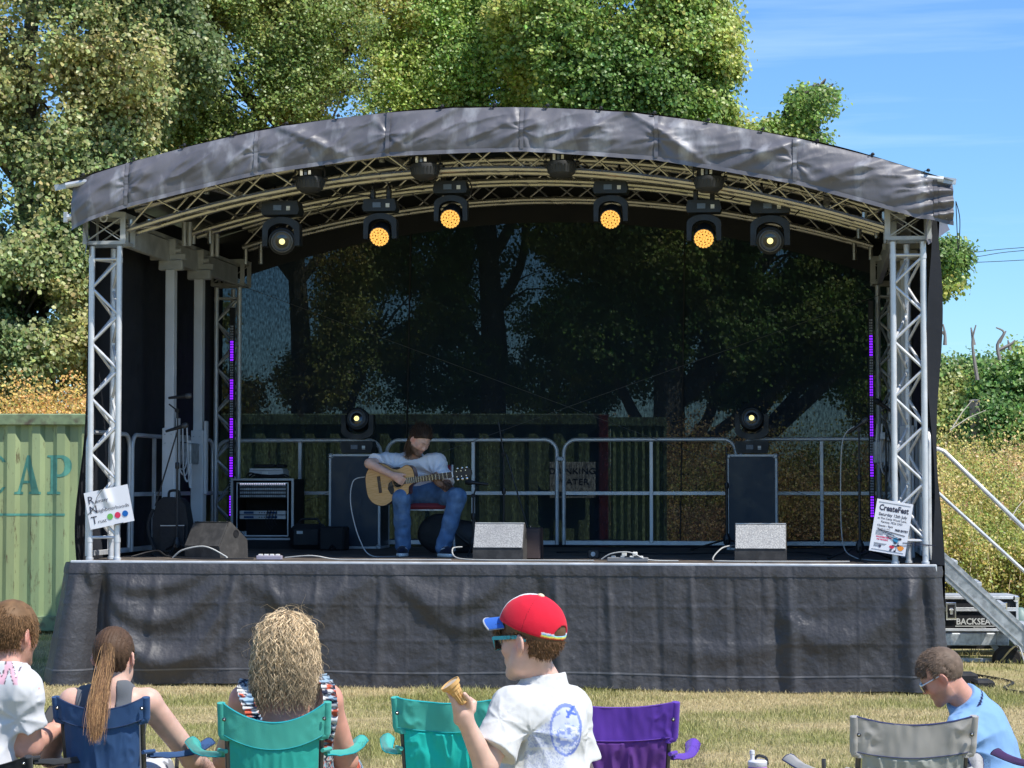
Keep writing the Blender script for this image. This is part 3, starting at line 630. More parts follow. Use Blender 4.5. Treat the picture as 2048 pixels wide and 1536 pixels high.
# purlins between the arches
for u in (-2.6, -1.05, 1.6, 2.75):
    z0 = 4.56 - .047 * u * u + tilt(u, 0)
    mb = MB(); mb.bar((u, .1, z0 - .02), (u, 4.2, z0 + .2), .06, .05); mb.build('purlin', M_trussroof, ST)
    for s_ in (.35, 2.3):
        mb = MB(); mb.box((u, s_, z0 - .06 + (s_ - .1) * .053), (.02, .03, .035), ch=.004); mb.build('purlin_clamp', M_galv, ST)
# roof skin
top = lambda u: 4.785 - .0455 * u * u + tilt(u, 0)
us = np.linspace(-3.72, 3.74, 120); ss = np.linspace(-.26, 4.45, 40)
Gd = np.array([[(u, s_, top(u) + .012 * math.sin(s_ * 2.7) * math.sin(u * 4) + .01) for u in us] for s_ in ss])
mb = MB(); mb.grid(Gd); mb.build('roof_cover', mat('roof_pvc', (.018, .02, .024), .5, 0, .2, 3), ST, smooth=180)
# front valance with creases
nu, nz_ = 560, 44
us = np.linspace(-3.62, 3.74, nu); seams = [-2.62 + 1.115 * k - .48 for k in range(0, 7)]
vt = np.linspace(0, 1, nz_)
UU, TT = np.meshgrid(us, vt, indexing='ij')
zt = top(UU) ; zb_ = 4.435 - .047 * UU ** 2 - .012 * UU - .012 * np.abs(np.sin((UU - seams[0]) / 1.115 * math.pi)) ** .7
ZZ = zt + (zb_ - zt) * TT; YY = -.27 - .05 * TT - .10 * TT * (1 - TT)
Pn = np.stack([UU * 1.1, TT * .35, TT * 0 + 2], -1)
YY += -.045 * (fbm(Pn, 2.2, 3) - .5) * np.sin(np.pi * np.clip(TT * 1.2, 0, 1)) - .010 * (fbm(Pn, 9, 3) - .5)
ridg = 1 - 2 * np.abs(fbm(np.stack([UU * 1.5 + TT * .7, TT * .9 + UU * .3, TT * 0], -1), 2.3, 3) - .5); YY -= .030 * ridg ** 3 * np.sin(np.pi * np.clip(TT, .02, 1))
for k, sc in enumerate(seams):
    dx = UU - sc; YY += .014 * np.exp(-(dx / .03) ** 2) * np.sin(np.pi * TT) * (TT > .0)
    ang = np.arctan2((TT - .55) * .35, np.abs(dx) + 1e-3); rr = np.hypot(dx, (TT - .55) * .35)
    YY -= .010 * np.abs(np.sin(ang * 4 + k)) ** 3 * np.exp(-((rr - .12) / .16) ** 2)
for (uc, sg) in [(-.5, 1), (1.35, -1), (2.35, 1), (.9, 1), (-1.6, -1), (3.0, 1)]:
    d_ = (UU - uc) * .8 + sg * (TT - .3) * .5; YY -= .035 * np.exp(-(d_ / .06) ** 2) * np.exp(-((UU - uc) / .4) ** 2)
rt = np.clip((UU - 3.2) / .5, 0, 1); YY -= .03 * rt * np.sin((TT * .35 + UU * .45) * 62)
YY += np.clip((UU - 3.3) / .44, 0, 1) ** 2 * .12 + np.clip((-3.35 - UU) / .27, 0, 1) ** 2 * .12
ZZ += np.clip((UU - 3.45) / .3, 0, 1) * .05 * TT
mb = MB(); mb.grid(np.stack([UU, YY, ZZ], -1)); mb.build('valance', M_tarp, ST, smooth=180)
# hem of the valance, stitched band
mb = MB(); hem = [(u, y - .006, z + .012) for u, y, z in zip(UU[:, -1], YY[:, -1], ZZ[:, -1])]
mb.grid(np.array([[(p[0], p[1], p[2]) for p in hem], [(p[0], p[1] - .004, p[2] - .034) for p in hem]])); mb.build('valance_hem', M_tarp, ST, smooth=180)
for sc in seams:
    i = int(np.argmin(np.abs(us - sc))); mb = MB(); mb.grid(np.array([[(us[i] + dx, YY[i, j] - .012, ZZ[i, j]) for j in range(nz_)] for dx in (-.016, .016)])); mb.build('valance_seam', M_tarp, ST, smooth=180)
for k in range(17):   # bungee toggles along the top edge
    u = -3.5 + k * .44; z0 = top(u); mb = MB()
    mb.lathe([(.0, .0), (.014, .004), (.016, .016), (.009, .026), (.0, .028)], 8, c=(u, -.27, z0 + .01)); mb.tube([(u - .02 + .02 * math.cos(a), -.285, z0 + .004 + .014 * math.sin(a)) for a in np.linspace(0, 6.0, 9)], .003, 5); mb.build('toggle', M_blackm, ST)
for sg in (-1, 1):    # roof edge tubes poking out with end lugs
    z1 = top(sg * 3.6); dz = 0
    mb = MB(); mb.tube([(sg * 3.2, -.24, z1 + .035 - .0), (sg * 3.66, -.24, z1 - .03)], .026, 10); mb.build('edge_tube', M_alu, ST)
    mb = MB(); mb.bar((sg * 3.65, -.24, z1 - .03), (sg * 3.76, -.24, z1 - .05), .008, .05); mb.build('end_lug', M_galv, ST)
    mb = MB(); mb.tube([(sg * 3.3, -.2, z1 - .26), (sg * 3.66, -.2, z1 - .30)], .03, 10); mb.build('edge_tube', M_alu, ST)
    mb = MB(); mb.box((sg * 3.67, -.2, z1 - .30), (.018, .028, .045), ch=.004); mb.build('end_lug', M_galv, ST)
# rear valance
us = np.linspace(-3.66, 3.66, 60)
mb = MB(); mb.grid(np.array([[(u, 4.30, top(u) + .012) for u in us], [(u, 4.30, 4.37 - .052 * u * u + tilt(u, 0)) for u in us]])); mb.build('rear_valance', M_black_cloth, ST, smooth=180)
# backdrop in five strips with dark zips
BD = empty('backdrop', SW(0, 4.36, 0), SROT, 'see-through black mesh backdrop closing the rear of the stage', 'backdrop')
cuts = [-3.62, -1.52, 1.33, 3.62]
for a, b_ in zip(cuts[:-1], cuts[1:]):
    us = np.linspace(a, b_, 14); zz = np.linspace(0, 1, 20)
    Gd = np.array([[(u - .03 * (1 - t), .02 * math.sin(u * 5 + t * 4) * (1 - t), .98 + t * (4.5 - .052 * u * u - .98)) for u in us] for t in zz]); mb = MB(); mb.grid(Gd); mb.build('mesh_panel', M_net, BD, smooth=180)
for a in cuts[1:-1]:
    mb = MB(); mb.bar((a + (-.02 if a < 0 else -.02) - .04, -.03, .98), (a, -.02, 4.4), .012, .035, (0, 1, 0)); mb.build('zip', M_blackm, BD)
mb = MB(); mb.grid(np.array([[(u, -.04 - .02 * math.sin(u * 9), 1.02 + z + .02 * math.sin(u * 3)) for u in np.linspace(-3.4, 3.45, 80)] for z in (0, .07)])); mb.build('bottom_hem', M_black_cloth, BD, smooth=180)
# side cloths
for sg in (-1, 1):
    ss = np.linspace(.05, 4.4, 40); zz = np.linspace(0, 1, 30)
    f = lambda s_, t: sg * ((3.60 if sg > 0 else 3.55 + .09 * np.exp(-((t - .2) / .16) ** 2)) + (.05 if sg > 0 else .0) * math.sin(t * 7 + 1) * max(0, 1 - s_ * .6) + (.03 * math.sin(s_ * 6 + t * 3)) * (1 - t)) 
    Gd = np.array([[(f(s_, t), s_, .55 + t * (3.62 - .03 * sg)) for s_ in ss] for t in zz])
    o = empty('side_cloth', SW(0, 0, 0), SROT, ['black side wall cloth of the stage, left side', 'black side wall cloth billowing at the right end of the stage'][sg > 0], 'side wall', 'stage side walls')
    mb = MB(); mb.grid(Gd); mb.build('cloth_sheet', M_black_cloth, o, smooth=180)
    Gd = np.array([[(sg * (3.56 + .07 * q + .03 * math.sin(t * 8 + 2 * q)), -.02 - .02 * math.sin(t * 9), 1.02 + t * 2.85) for q in np.linspace(-.1, 1, 6)] for t in zz])
    if sg > 0: mb = MB(); mb.grid(Gd); mb.build('cloth_edge', M_black_cloth, o, smooth=180)
    mb = MB(); Gd = np.array([[(sg * (3.55 + .22 * q + .03 * math.sin(t * 6)), -.1 + .7 * q, top(3.6) - .04 - t * (.50 - .2 * q)) for q in np.linspace(0, 1, 10)] for t in np.linspace(0, 1, 14)]); mb.grid(Gd); mb.build('gable_flap', M_tarp, o, smooth=180)
mb = MB(); mb.tube(smooth_path([(3.76, -.2, 3.95), (3.79, -.2, 3.8), (3.775, -.2, 3.55), (3.765, -.2, 3.8), (3.76, -.2, 3.95)], 5), .004, 5)
o = mb.build('bungee_loop', M_blackm, None, loc=(0, 0, 0)); o.location = SW(0, 0, 0); o.rotation_euler = (0, 0, SROT); tag(o, 'thin black bungee loop dangling from the right roof corner', 'bungee')

# skirt : cloth hanging from the deck edge, all round
path = [(-3.63, 1.6), (-3.63, -.2), (-3.57, -.29), (3.55, -.29), (3.61, -.2), (3.61, 1.2)]
pt = []; 
for i in range(len(path) - 1):
    a = Vector((*path[i], 0)); b_ = Vector((*path[i + 1], 0)); n = max(3, int((b_ - a).length / .012)); 
    for k in range(n): pt.append(a.lerp(b_, k / n))
pt.append(Vector((*path[-1], 0))); n = len(pt); nv = 70
PU = np.array([[p.x, p.y] for p in pt]); cen = np.array([0, 1.5])
nrm = np.zeros((n, 2)); d_ = np.gradient(PU, axis=0); nrm[:, 0] = d_[:, 1]; nrm[:, 1] = -d_[:, 0]; nrm /= np.linalg.norm(nrm, axis=1)[:, None] + 1e-9
ker = np.ones(25) / 25; nrm = np.stack([np.convolve(np.pad(nrm[:, i], 12, mode='edge'), ker, 'valid') for i in (0, 1)], -1)
t = np.linspace(0, 1, nv); U_, T_ = np.meshgrid(PU[:, 0], t, indexing='ij'); arcl = np.concatenate([[0], np.cumsum(np.linalg.norm(np.diff(PU, axis=0), axis=1))]); A_ = np.repeat(arcl[:, None], nv, 1)
out = .012 + .03 * T_ ** 1.2 + .17 * T_ * np.exp(-((U_ + 3.6) / .28) ** 2) + .03 * T_ * np.exp(-((U_ - 3.6) / .2) ** 2)
Pn = np.stack([A_ * 1.0, T_ * .35, T_ * 0 + 5], -1)
out += .05 * (fbm(Pn, 1.6, 3) - .5) * np.clip(T_ * 3, 0, 1) + .014 * (fbm(Pn, 7, 3) - .5)
out += .022 * (.5 - np.abs(fbm(np.stack([A_ * 1.6, T_ * .2, T_ * 0], -1), 2.4, 2) - .5)) ** 2 * T_
out += .006 * (1 - 4 * np.abs(fbm(np.stack([A_ * 2.2, T_ * 2.2 + A_ * .5, T_ * 0 + 9], -1), 2.2, 3) - .5)) + .004 * (1 - 4 * np.abs(fbm(np.stack([A_ * 6, T_ * 5 - A_ * 1.5, T_ * 0 + 3], -1), 1.8, 3) - .5))
for q_ in range(28): out += .0045 * np.exp(-((A_ - 1.9 - q_ * .262 - .01 * np.sin(q_ * 5.)) / .008) ** 2) * (1 if q_ % 2 else -1)
for q_ in (.33, .62): out += .004 * np.exp(-((T_ - q_) / .010) ** 2)
def swag(a, b_, sag, amp, wid):
    global out
    tt = np.clip((U_ - a[0]) / (b_[0] - a[0]), 0, 1); zc = a[1] + (b_[1] - a[1]) * tt + sag * 4 * tt * (1 - tt); w = (U_ > a[0] - .1) & (U_ < b_[0] + .1)
    out = out + amp * np.exp(-((T_ - zc) / wid) ** 2) * np.sin(np.pi * np.clip(tt, .0, 1)) ** .6 * w
for a in [((-3.42, .05), (-2.2, .05), .42, .05, .10), ((-3.42, .08), (-2.1, .1), .75, .06, .11), ((-3.5, .0), (-2.3, .0), .2, .035, .07), ((-3.2, .5), (-1.9, .4), .35, .035, .09),
          ((-2.2, .02), (-.9, .02), .3, .03, .10), ((-.9, .02), (.2, .02), .3, .045, .10), ((-.6, .3), (.2, .3), .2, .03, .08), ((2.2, .2), (3.5, .02), .5, .035, .12), ((1.3, .6), (2.6, .5), .15, .02, .08), ((-1.9, .05), (-1.2, .05), .5, .03, .1)]: swag(*a)
for (uc, wd, am) in [(-3.28, .05, -.13), (-3.48, .04, .05), (-3.05, .1, .05), (-2.15, .03, .022), (-.22, .03, .02), (.38, .045, -.028), (.52, .03, .03), (.95, .02, .018), (1.33, .02, -.012), (1.62, .02, .02), (1.95, .02, -.012), (2.28, .03, -.03), (2.40, .03, .03), (3.35, .05, .06), (3.46, .03, -.05), (-1.45, .02, .016), (-.9, .025, .02), (-2.8, .03, .02)]:
    out += am * np.exp(-((U_ - uc - .05 * T_ * (1 if uc > 0 else -1.2)) / (wd * (1 + T_))) ** 2) * np.clip(T_ * 4, 0, 1) * (PU[:, 1] < 0)[:, None]
z = (DZ - .012) - T_ * (DZ - .03 - .012 * np.sin(A_ * 2.3)); band = (T_ > .015) & (T_ < .10)
Gd = np.stack([PU[:, 0:1] + nrm[:, 0:1] * out, PU[:, 1:2] + nrm[:, 1:2] * out, z], -1)
SK = empty('stage_skirt', SW(0, 0, 0), SROT, 'creased dark PVC skirt hanging from the front edge of the stage to the grass', 'skirt')
mb = MB(); mb.grid(Gd); mb.build('cloth_sheet', M_skirt, SK, smooth=180)
j = np.argmin(np.abs(t - .085)); mb = MB(); mb.grid(np.stack([Gd[:, 0], Gd[:, j // 2] + np.stack([nrm[:, 0], nrm[:, 1], nrm[:, 0] * 0], -1) * .008, Gd[:, j] + np.stack([nrm[:, 0], nrm[:, 1], nrm[:, 0] * 0], -1) * .006], 0)); mb.build('top_band', M_skirt, SK, smooth=180)
mb = MB(); j = int(nv * .87); mb.grid(np.stack([Gd[:, j] + np.stack([nrm[:, 0], nrm[:, 1], nrm[:, 0] * 0], -1) * .004, Gd[:, j + 1] + np.stack([nrm[:, 0], nrm[:, 1], nrm[:, 0] * 0], -1) * .004], 0)); mb.build('hem_seam', mat('seam_thread', (.12, .12, .13), .6), SK, smooth=180)

# guard rails
def guard_panel(loc_u, s_, w, label, rz=0., z=DZ + .03, h=1.065):
    g = on_stage('guard_rail', loc_u, s_, z, label, 'guard rail', 'guard rails round the stage', rz)
    r = .02; c = .13; x = w / 2 - r
    pts = [(-x, 0, 0), (-x, 0, h - c)] + [(-x + c - c * math.cos(a), 0, h - c + c * math.sin(a)) for a in np.linspace(.2, 1.45, 6)] + [(x - c + c * math.sin(a), 0, h - c + c * math.cos(a)) for a in np.linspace(.1, 1.4, 6)] + [(x, 0, h - c), (x, 0, 0)]
    mb = MB(); mb.tube(pts, r, 10); mb.build('frame', M_alu, g)
    mb = MB(); mb.box((0, 0, h * .49), (x - .02, .012, .019), ch=.003); mb.build('mid_rail', M_alu, g)
    mb = MB(); mb.box((0, 0, .02), (x - .02, .012, .022), ch=.003); mb.build('bottom_rail', M_alu, g)
    mb = MB(); mb.box((.02, -.002, h / 2), (.018, .017, h / 2 - .022), ch=.003); mb.build('centre_post', M_alu, g)
    return g
guard_panel(-2.655, 4.1, 1.77, 'rear guard rail behind the rack case, leftmost of the rear rails')
guard_panel(-.845, 4.1, 1.80, 'rear guard rail directly behind the guitarist')
guard_panel(.975, 4.1, 1.78, 'rear guard rail in front of the drinking water notice and the red post')
guard_panel(2.68, 4.1, 1.60, 'rear guard rail right of the tall case, behind the microphone stand')
for sg, nm in ((-1, 'left'), (1, 'right')):
    for s_, w, ds in ((.62, 1.2, 'nearest the audience'), (1.93, 1.35, 'in the middle of that side'), (3.33, 1.4, 'nearest the backdrop')):
        guard_panel(sg * 3.54, s_, w, f'side guard rail on the {nm} of the stage, {ds}', math.pi / 2)
# clips joining rear panels
for u in (.07,):
    mb = MB(); mb.box((0, 0, 0), (.035, .03, .022), ch=.006); o = mb.build('rail_clip', M_galv, None); o.location = SW(u, 4.09, DZ + .9); o.rotation_euler = (0, 0, SROT); tag(o, 'small steel clip joining two rear guard rails', 'clip')
M_wire = mat('dull_wire', (.10, .10, .10), .7)
# bracing wires
for (a, b_, lb) in [((-3.3, 3.9, 3.75), (3.25, 3.95, 1.3), 'thin bracing wire falling from upper left across the backdrop'), ((3.3, 3.85, 3.55), (-3.1, 3.9, 1.3), 'thin bracing wire falling from upper right across the backdrop')]:
    p0 = SW(*a); mb = MB(); mb.tube([Vector((0, 0, 0)), SW(*b_) - p0], .0028, 5); o = mb.build('bracing_wire', M_wire, None, loc=p0); tag(o, lb, 'wire', 'bracing wires')

# LED tubes
M_led = mat('purple_led', (.2, .02, .5), .4, 0, 0, emit=(.22, .012, 1.0), es=1.15)
M_lens = mat('led_lens', (.55, .55, .6), .25)
for (u, lb, z1) in [(-3.30, 'purple LED batten on the rear left truss tower', 3.45), (3.19, 'purple LED batten on the rear right truss tower', 3.35)]:
    g = on_stage('led_batten', u, 3.86, DZ, lb, 'light', 'purple LED battens')
    mb = MB(); mb.box((0, .01, 1.38), (.028, .018, 1.08), ch=.004); mb.build('housing', M_black, g)
    la = MB(); lu = MB()
    for k in range(74):
        z = .33 + k * .0265; z_ = z + DZ; on = ((k + 0) % 15) < 8
        for x_ in (-.0085, .0085): (la if on else lu).box((x_, -.012, z), (.0055, .006, .0080))
    a = la.build('lit_leds', M_led, g, smooth=0); a['kind'] = 'stuff'; b_ = lu.build('unlit_leds', M_lens, g, smooth=0); b_['kind'] = 'stuff'
# ================================================================== STAGE LIGHTS
M_fix = mat('moving_head_body', (.009, .012, .015), .5, 0, .15, 8)
M_gold = mat('gold_led_lens', (.6, .32, .08), .22, .3, .3, 60, emit=(1.0, .40, .06), es=.26)
M_glow = mat('warm_lens', (.6, .55, .3), .2, 0, 0, emit=(1.0, .86, .32), es=.8)
M_glass = mat('dark_lens_glass', (.01, .012, .016), .12, 0, 0, spec=.8)
M_disp = mat('fixture_display', (.10, .13, .18), .3, 0, .1)
M_label = mat('white_label', (.7, .7, .66), .6)
def mover(u, s_, z, sg, kind, label, cat='moving light', group='moving head stage lights', pan=0., tl=25.):
    """sg=-1: hung below z ; sg=+1: stands on z"""
    g = on_stage('moving_head', u, s_, z, label, cat, group)
    S = .88 if kind == 'wash' else 1.0
    if sg < 0:
        for x_ in (-.07, .07):
            mb = MB(); mb.box((x_, 0, .035), (.02, .028, .05), ch=.006); mb.tube([(x_ + .0, .03 * math.cos(a), .10 + .03 * math.sin(a)) for a in np.linspace(-1.2, 4.3, 9)], .011, 6); mb.build('clamp', M_black, g)
    b0 = sg * .07 * S
    mb = MB(); pr = [(-.155 * S, -.06 * S), (.155 * S, -.06 * S), (.17 * S, -.02), (.15 * S, .06 * S), (-.15 * S, .06 * S), (-.17 * S, -.02)]
    mb.prism([(x, zz * -sg) for x, zz in pr] if sg > 0 else pr, -.10 * S, .10 * S, c=(0, 0, b0)); bs = mb.build('base', M_fix, g)
    mb = MB(); mb.box((-.02, -.103 * S, b0), (.035, .004, .022), ch=.001); mb.build('display', M_disp, bs)
    mb = MB(); mb.box((.075, -.103 * S, b0), (.016, .003, .012)); mb.box((.075, -.103 * S, b0 - .02 * S), (.016, .003, .004)); mb.build('label_plate', M_label, bs)
    # yoke: thick U
    yz = b0 + sg * .075 * S; yw = .165 * S; yh = .25 * S; n = 14
    mb = MB(); outp = [(-yw, yh)] + [(-yw * math.cos(a) , .085 * S - .085 * S * math.sin(a)) for a in np.linspace(.1, math.pi - .1, n)] + [(yw, yh)]
    inn = [(yw - .045 * S, yh)] + [((yw - .05 * S) * math.cos(a), .13 * S - .075 * S * math.sin(a)) for a in np.linspace(.05, math.pi - .05, n)] + [(-yw + .045 * S, yh)]
    poly = outp + inn; poly = [(x, yz + sg * zz) for x, zz in poly]; m_ = len(outp)
    vs = [(x, y, zz) for y in (-.055 * S, .055 * S) for x, zz in poly]; k = len(poly); fs = []
    inn_i = list(range(k - 1, m_ - 1, -1))
    for i in range(m_ - 1):
        a, b_, c, d = i, i + 1, inn_i[i + 1], inn_i[i]; fs += [(a, b_, c, d), (a + k, d + k, c + k, b_ + k)]
    for i in range(k): j = (i + 1) % k; fs.append((i, i + k, j + k, j))
    mb.add(vs, fs); mb.build('yoke', M_fix, g)
    # head
    hz = yz + sg * .20 * S; dirv = Vector((math.sin(R(pan)), -math.cos(R(tl)), -math.sin(R(tl)) if sg < 0 else math.sin(R(tl)))).normalized()
    q = dirv.to_track_quat('Z', 'Y').to_matrix().to_4x4(); hd = link('head', None, g, (0, 0, hz)); 
    r = .105 * S if kind == 'wash' else .118
    mb = MB(); mb.lathe([(r * .62, -.12), (r * .9, -.10), (r, -.05), (r, .05), (r * .98, .075), (r * .9, .08), (r * .88, .07)], 24, M=q); hm = mb.build('head_shell', M_fix, hd)
    if kind == 'wash':
        mb = MB(); mb.lathe([(r * .88, .060), (r * .88, .070)], 24, M=q); mb.build('lens_plate', M_gold, hd)
        L_ = MB()
        for rr, cnt in ((0, 1), (.27, 6), (.52, 12), (.77, 18)):
            for k in range(cnt):
                a = 2 * math.pi * k / cnt + rr; c = q @ Vector((rr * r * math.cos(a) * 1.02, rr * r * math.sin(a) * 1.02, .070)); L_.lathe([(.0125, 0), (.0118, .006), (.010, .010), (0.001, .011)], 10, M=q.to_3x3().to_4x4(), c=c)
        L_.build('led_lenses', M_gold2, hd)
    else:
        mb = MB(); mb.lathe([(.088, .07), (.094, .095), (.084, .10), (.076, .085)], 28, M=q); mb.build('lens_ring', M_ring, hd)
        mb = MB(); mb.lathe([(.076, .078), (.05, .088), (.0005, .092)], 24, M=q); mb.build('lens', M_glass, hd)
        mb = MB(); mb.lathe([(.027, .089), (.02, .0945), (.0005, .0965)], 18, M=q); mb.build('lamp_core', M_glow, hd)
    return g
M_gold2 = mat('gold_led_glass', (.75, .42, .12), .1, 0, .5, 90, emit=(1.0, .50, .10), es=.55)
M_ring = mat('lens_ring_grey', (.07, .075, .08), .35)
for (px, py, nm) in [(762, 398, 'left moving wash light with amber lens, second from the left of the hung row'), (903, 362, 'amber moving wash light left of centre, nearest the guitarist'), (1222, 362, 'amber moving wash light right of the roof centre'), (1408, 400, 'amber moving wash light beside the right spot, rightmost amber one')]:
    u, z = hit(px, py, .40); mover(u, .40, z, -1, 'wash', nm)
for (px, py, nm) in [(565, 402, 'hung spot moving light with round lens at the left end of the row'), (1540, 398, 'hung spot moving light with round lens at the right end of the row')]:
    u, z = hit(px, py, .40); mover(u, .40, z, -1, 'spot', nm, pan=12 if px < 1000 else 0, tl=12)
# dome-shaped flood lights under the valance
M_dome = mat('flood_housing', (.03, .032, .036), .55)
for (px, py, nm) in [(620, 352, 'first'), (850, 326, 'second'), (1123, 321, 'third'), (1418, 351, 'fourth')]:
    u, z = hit(px, py + 5, -.02)
    where = {'first': 'leftmost, beside the left spot', 'second': 'just left of the tarpaulin centre', 'third': 'just right of the tarpaulin centre', 'fourth': 'rightmost, above the last amber light'}[nm]
    g = on_stage('flood_light', u, -.02, z, f'black ribbed flood light under the tarpaulin edge, {where}', 'flood light', 'flood lights under the front tarpaulin')
    mb = MB(); mb.lathe([(.02, -.125), (.075, -.118), (.112, -.085), (.122, -.04), (.124, .0), (.122, .006)], 26); mb.lathe([(.122, .072), (.125, .078), (.12, .11), (.03, .12)], 26); mb.build('housing', M_dome, g)
    mb = MB(); 
    for k in range(26):
        a = 2 * math.pi * k / 26; mb.bar((.105 * math.cos(a), .105 * math.sin(a), -.088), (.125 * math.cos(a), .125 * math.sin(a), -.02), .009, .012)
    mb.build('cooling_fins', M_dome, g)['kind'] = 'stuff'
    mb = MB(); mb.lathe([(.10, .004), (.10, .075)], 20); mb.build('core', M_blackm, g)
    for k, x_ in enumerate((-.05, -.015, .02)):
        mb = MB(); mb.box((x_, -.108, .036), (.011, .004, .026 - .004 * k), ch=.001); mb.build('label_plate', M_disp if k == 1 else M_label, g)
    for x_ in (-.13, .13): mb = MB(); mb.bar((x_, 0, -.01), (x_ * .95, 0, .22), .02, .008); mb.tube([(x_ - .012 * np.sign(x_), 0, 0), (x_ + .02 * np.sign(x_), 0, 0)], .02, 10); mb.build('bracket', M_black, g)
# cables looped on the arches
def cable(name, pts, r, m, label, cat='cable', group=None, n=6):
    P = [Vector(p) for p in pts]; o0 = P[0].copy(); mb = MB(); mb.tube(smooth_path([p - o0 for p in P], n), r, 6); o = mb.build(name, m, None, loc=o0); tag(o, label, cat, group); return o
def SP(px, py, s_): u, z = hit(px, py, s_); return SW(u, s_, z)
for i, pl in enumerate([[(470, 430), (530, 418), (600, 388), (640, 392)], [(650, 415), (690, 392), (735, 392), (745, 405)], [(790, 380), (840, 368), (878, 352), (890, 350)], [(930, 350), (943, 372), (938, 392), (925, 385)], [(1165, 325), (1195, 350), (1205, 370), (1200, 352)], [(1256, 352), (1275, 345), (1295, 360), (1300, 350)], [(1430, 388), (1460, 398), (1500, 372), (1520, 380)], [(1600, 378), (1680, 400), (1735, 420), (1770, 432)], [(1590, 430), (1610, 410), (1625, 400), (1640, 405)]]):
    cable('lamp_cable', [SP(x, y, .33 + .02 * i) for x, y in pl], .006, M_blackm, ['black cable looped on the roof truss at the far left', 'black cable between the left spot and the first amber light', 'black cable joining the two left amber lights', 'short cable loop beside the centre left amber light', 'black cable from the third flood light to its neighbour', 'tangle of black cable right of the centre right amber light', 'black cable above the right spot light', 'long black cable along the truss at the far right', 'short black drip loop right of the right spot'][i], 'cable', 'cables on the roof truss')

# ================================================================== BACKLINE
def flight_case(u0, u1, s_, z0, z1, dpt, label, m=None, edge=.024, name='flight_case', cat='flight case', balls=True):
    w = u1 - u0; h = z1 - z0; g = on_stage(name, (u0 + u1) / 2, s_ + dpt / 2, z0, label, cat)
    mb = MB(); mb.box((0, 0, h / 2), (w / 2 - .006, dpt / 2 - .006, h / 2 - .006)); mb.build('panel', m or M_dark_blue, g)
    W, D = w / 2 - edge / 2, dpt / 2 - edge / 2
    for x in (-W, W):
        for y in (-D, D): mb = MB(); mb.box((x, y, h / 2), (edge / 2, edge / 2, h / 2), ch=.003); mb.build('edge_trim', M_alu2, g)
    for zz in (edge / 2, h - edge / 2):
        for y in (-D, D): mb = MB(); mb.box((0, y - .001, zz), (w / 2 - edge, edge / 2, edge / 2), ch=.003); mb.build('edge_trim', M_alu2, g)
        for x in (-W, W): mb = MB(); mb.box((x, 0, zz), (edge / 2, dpt / 2 - edge, edge / 2), ch=.003); mb.build('edge_trim', M_alu2, g)
    if balls:
        for x in (-1, 1):
            for zz in (.018, h - .018):
                mb = MB(); mb.box((x * (w / 2 - .018), -dpt / 2 + .016, zz), (.026, .024, .026), ch=.012); mb.build('corner_cap', M_galv, g)
        for x in (-W, W):
            for k in range(5): mb = MB(); mb.tube([(x, -dpt / 2 - .001, h * (.12 + .19 * k)), (x, -dpt / 2 - .004, h * (.12 + .19 * k))], .005, 6); mb.build('rivet', M_galv, g)
    return g
flight_case(-2.19, -1.665, 3.45, DZ, 1.975, .5, 'tall dark blue flight case behind the guitarist, a moving light on it')
flight_case(1.775, 2.27, 3.45, DZ, 1.965, .5, 'tall dark blue flight case at the rear right with a moving light on it')
mover(-1.925, 3.62, 1.976, 1, 'spot', 'moving head light standing on the left tall flight case', group='moving heads on the tall cases', tl=8)
mover(2.02, 3.62, 1.966, 1, 'spot', 'moving head light standing on the right tall flight case', group='moving heads on the tall cases', tl=8)
# rack
RK = on_stage('equipment_rack', -2.82, 3.5, DZ, 'open black equipment rack with a lit patch bay and two silver receivers', 'rack')
mb = MB()
for (c, h) in [((-.30, 0, .39), (.012, .24, .30)), ((.30, 0, .39), (.012, .24, .30)), ((0, 0, .685), (.30, .24, .010)), ((0, 0, .10), (.30, .24, .010)), ((0, .23, .39), (.29, .008, .29)), ((0, 0, .045), (.33, .26, .045))]: mb.box(c, h)
mb.build('shell', M_blackm, RK)
for (a, b_) in [((-.31, -.25, .09), (-.31, -.25, .70)), ((.31, -.25, .09), (.31, -.25, .70)), ((-.32, -.25, .69), (.32, -.25, .69)), ((-.32, -.25, .10), (.32, -.25, .10))]:
    mb = MB(); mb.bar(a, b_, .022, .02, (0, 1, 0) if abs(a[2] - b_[2]) > .1 else (0, 0, 1)); mb.build('edge_trim', M_alu2, RK)
for (a, b_) in [((-.26, -.24, .13), (-.26, -.24, .66)), ((.26, -.24, .13), (.26, -.24, .66)), ((-.26, -.24, .655), (.26, -.24, .655)), ((-.26, -.24, .13), (.26, -.24, .13))]:
    mb = MB(); mb.bar(a, b_, .01, .012, (0, 1, 0) if abs(a[2] - b_[2]) > .1 else (0, 0, 1)); mb.build('rack_rail', M_alu, RK)
pb = MB(); pb.box((0, -.20, .575), (.245, .02, .07)); pbo = pb.build('patch_bay', M_black, RK)
jk = MB(); lt = MB()
for r_ in range(4):
    for k in range(24):
        jk.box((-.225 + k * .0195, -.225, .63 - r_ * .035), (.0065, .006, .010 if r_ else .006))
jk.build('jack_sockets', M_galv, pbo, smooth=0)['kind'] = 'stuff'
for k in range(20): lt.box((-.225 + k * .0235, -.232, .648), (.008, .003, .005))
lt.build('indicator_lights', mat('cool_indicator', (.7, .7, .9), .3, 0, 0, emit=(.8, .78, 1), es=.8), pbo, smooth=0)['kind'] = 'stuff'
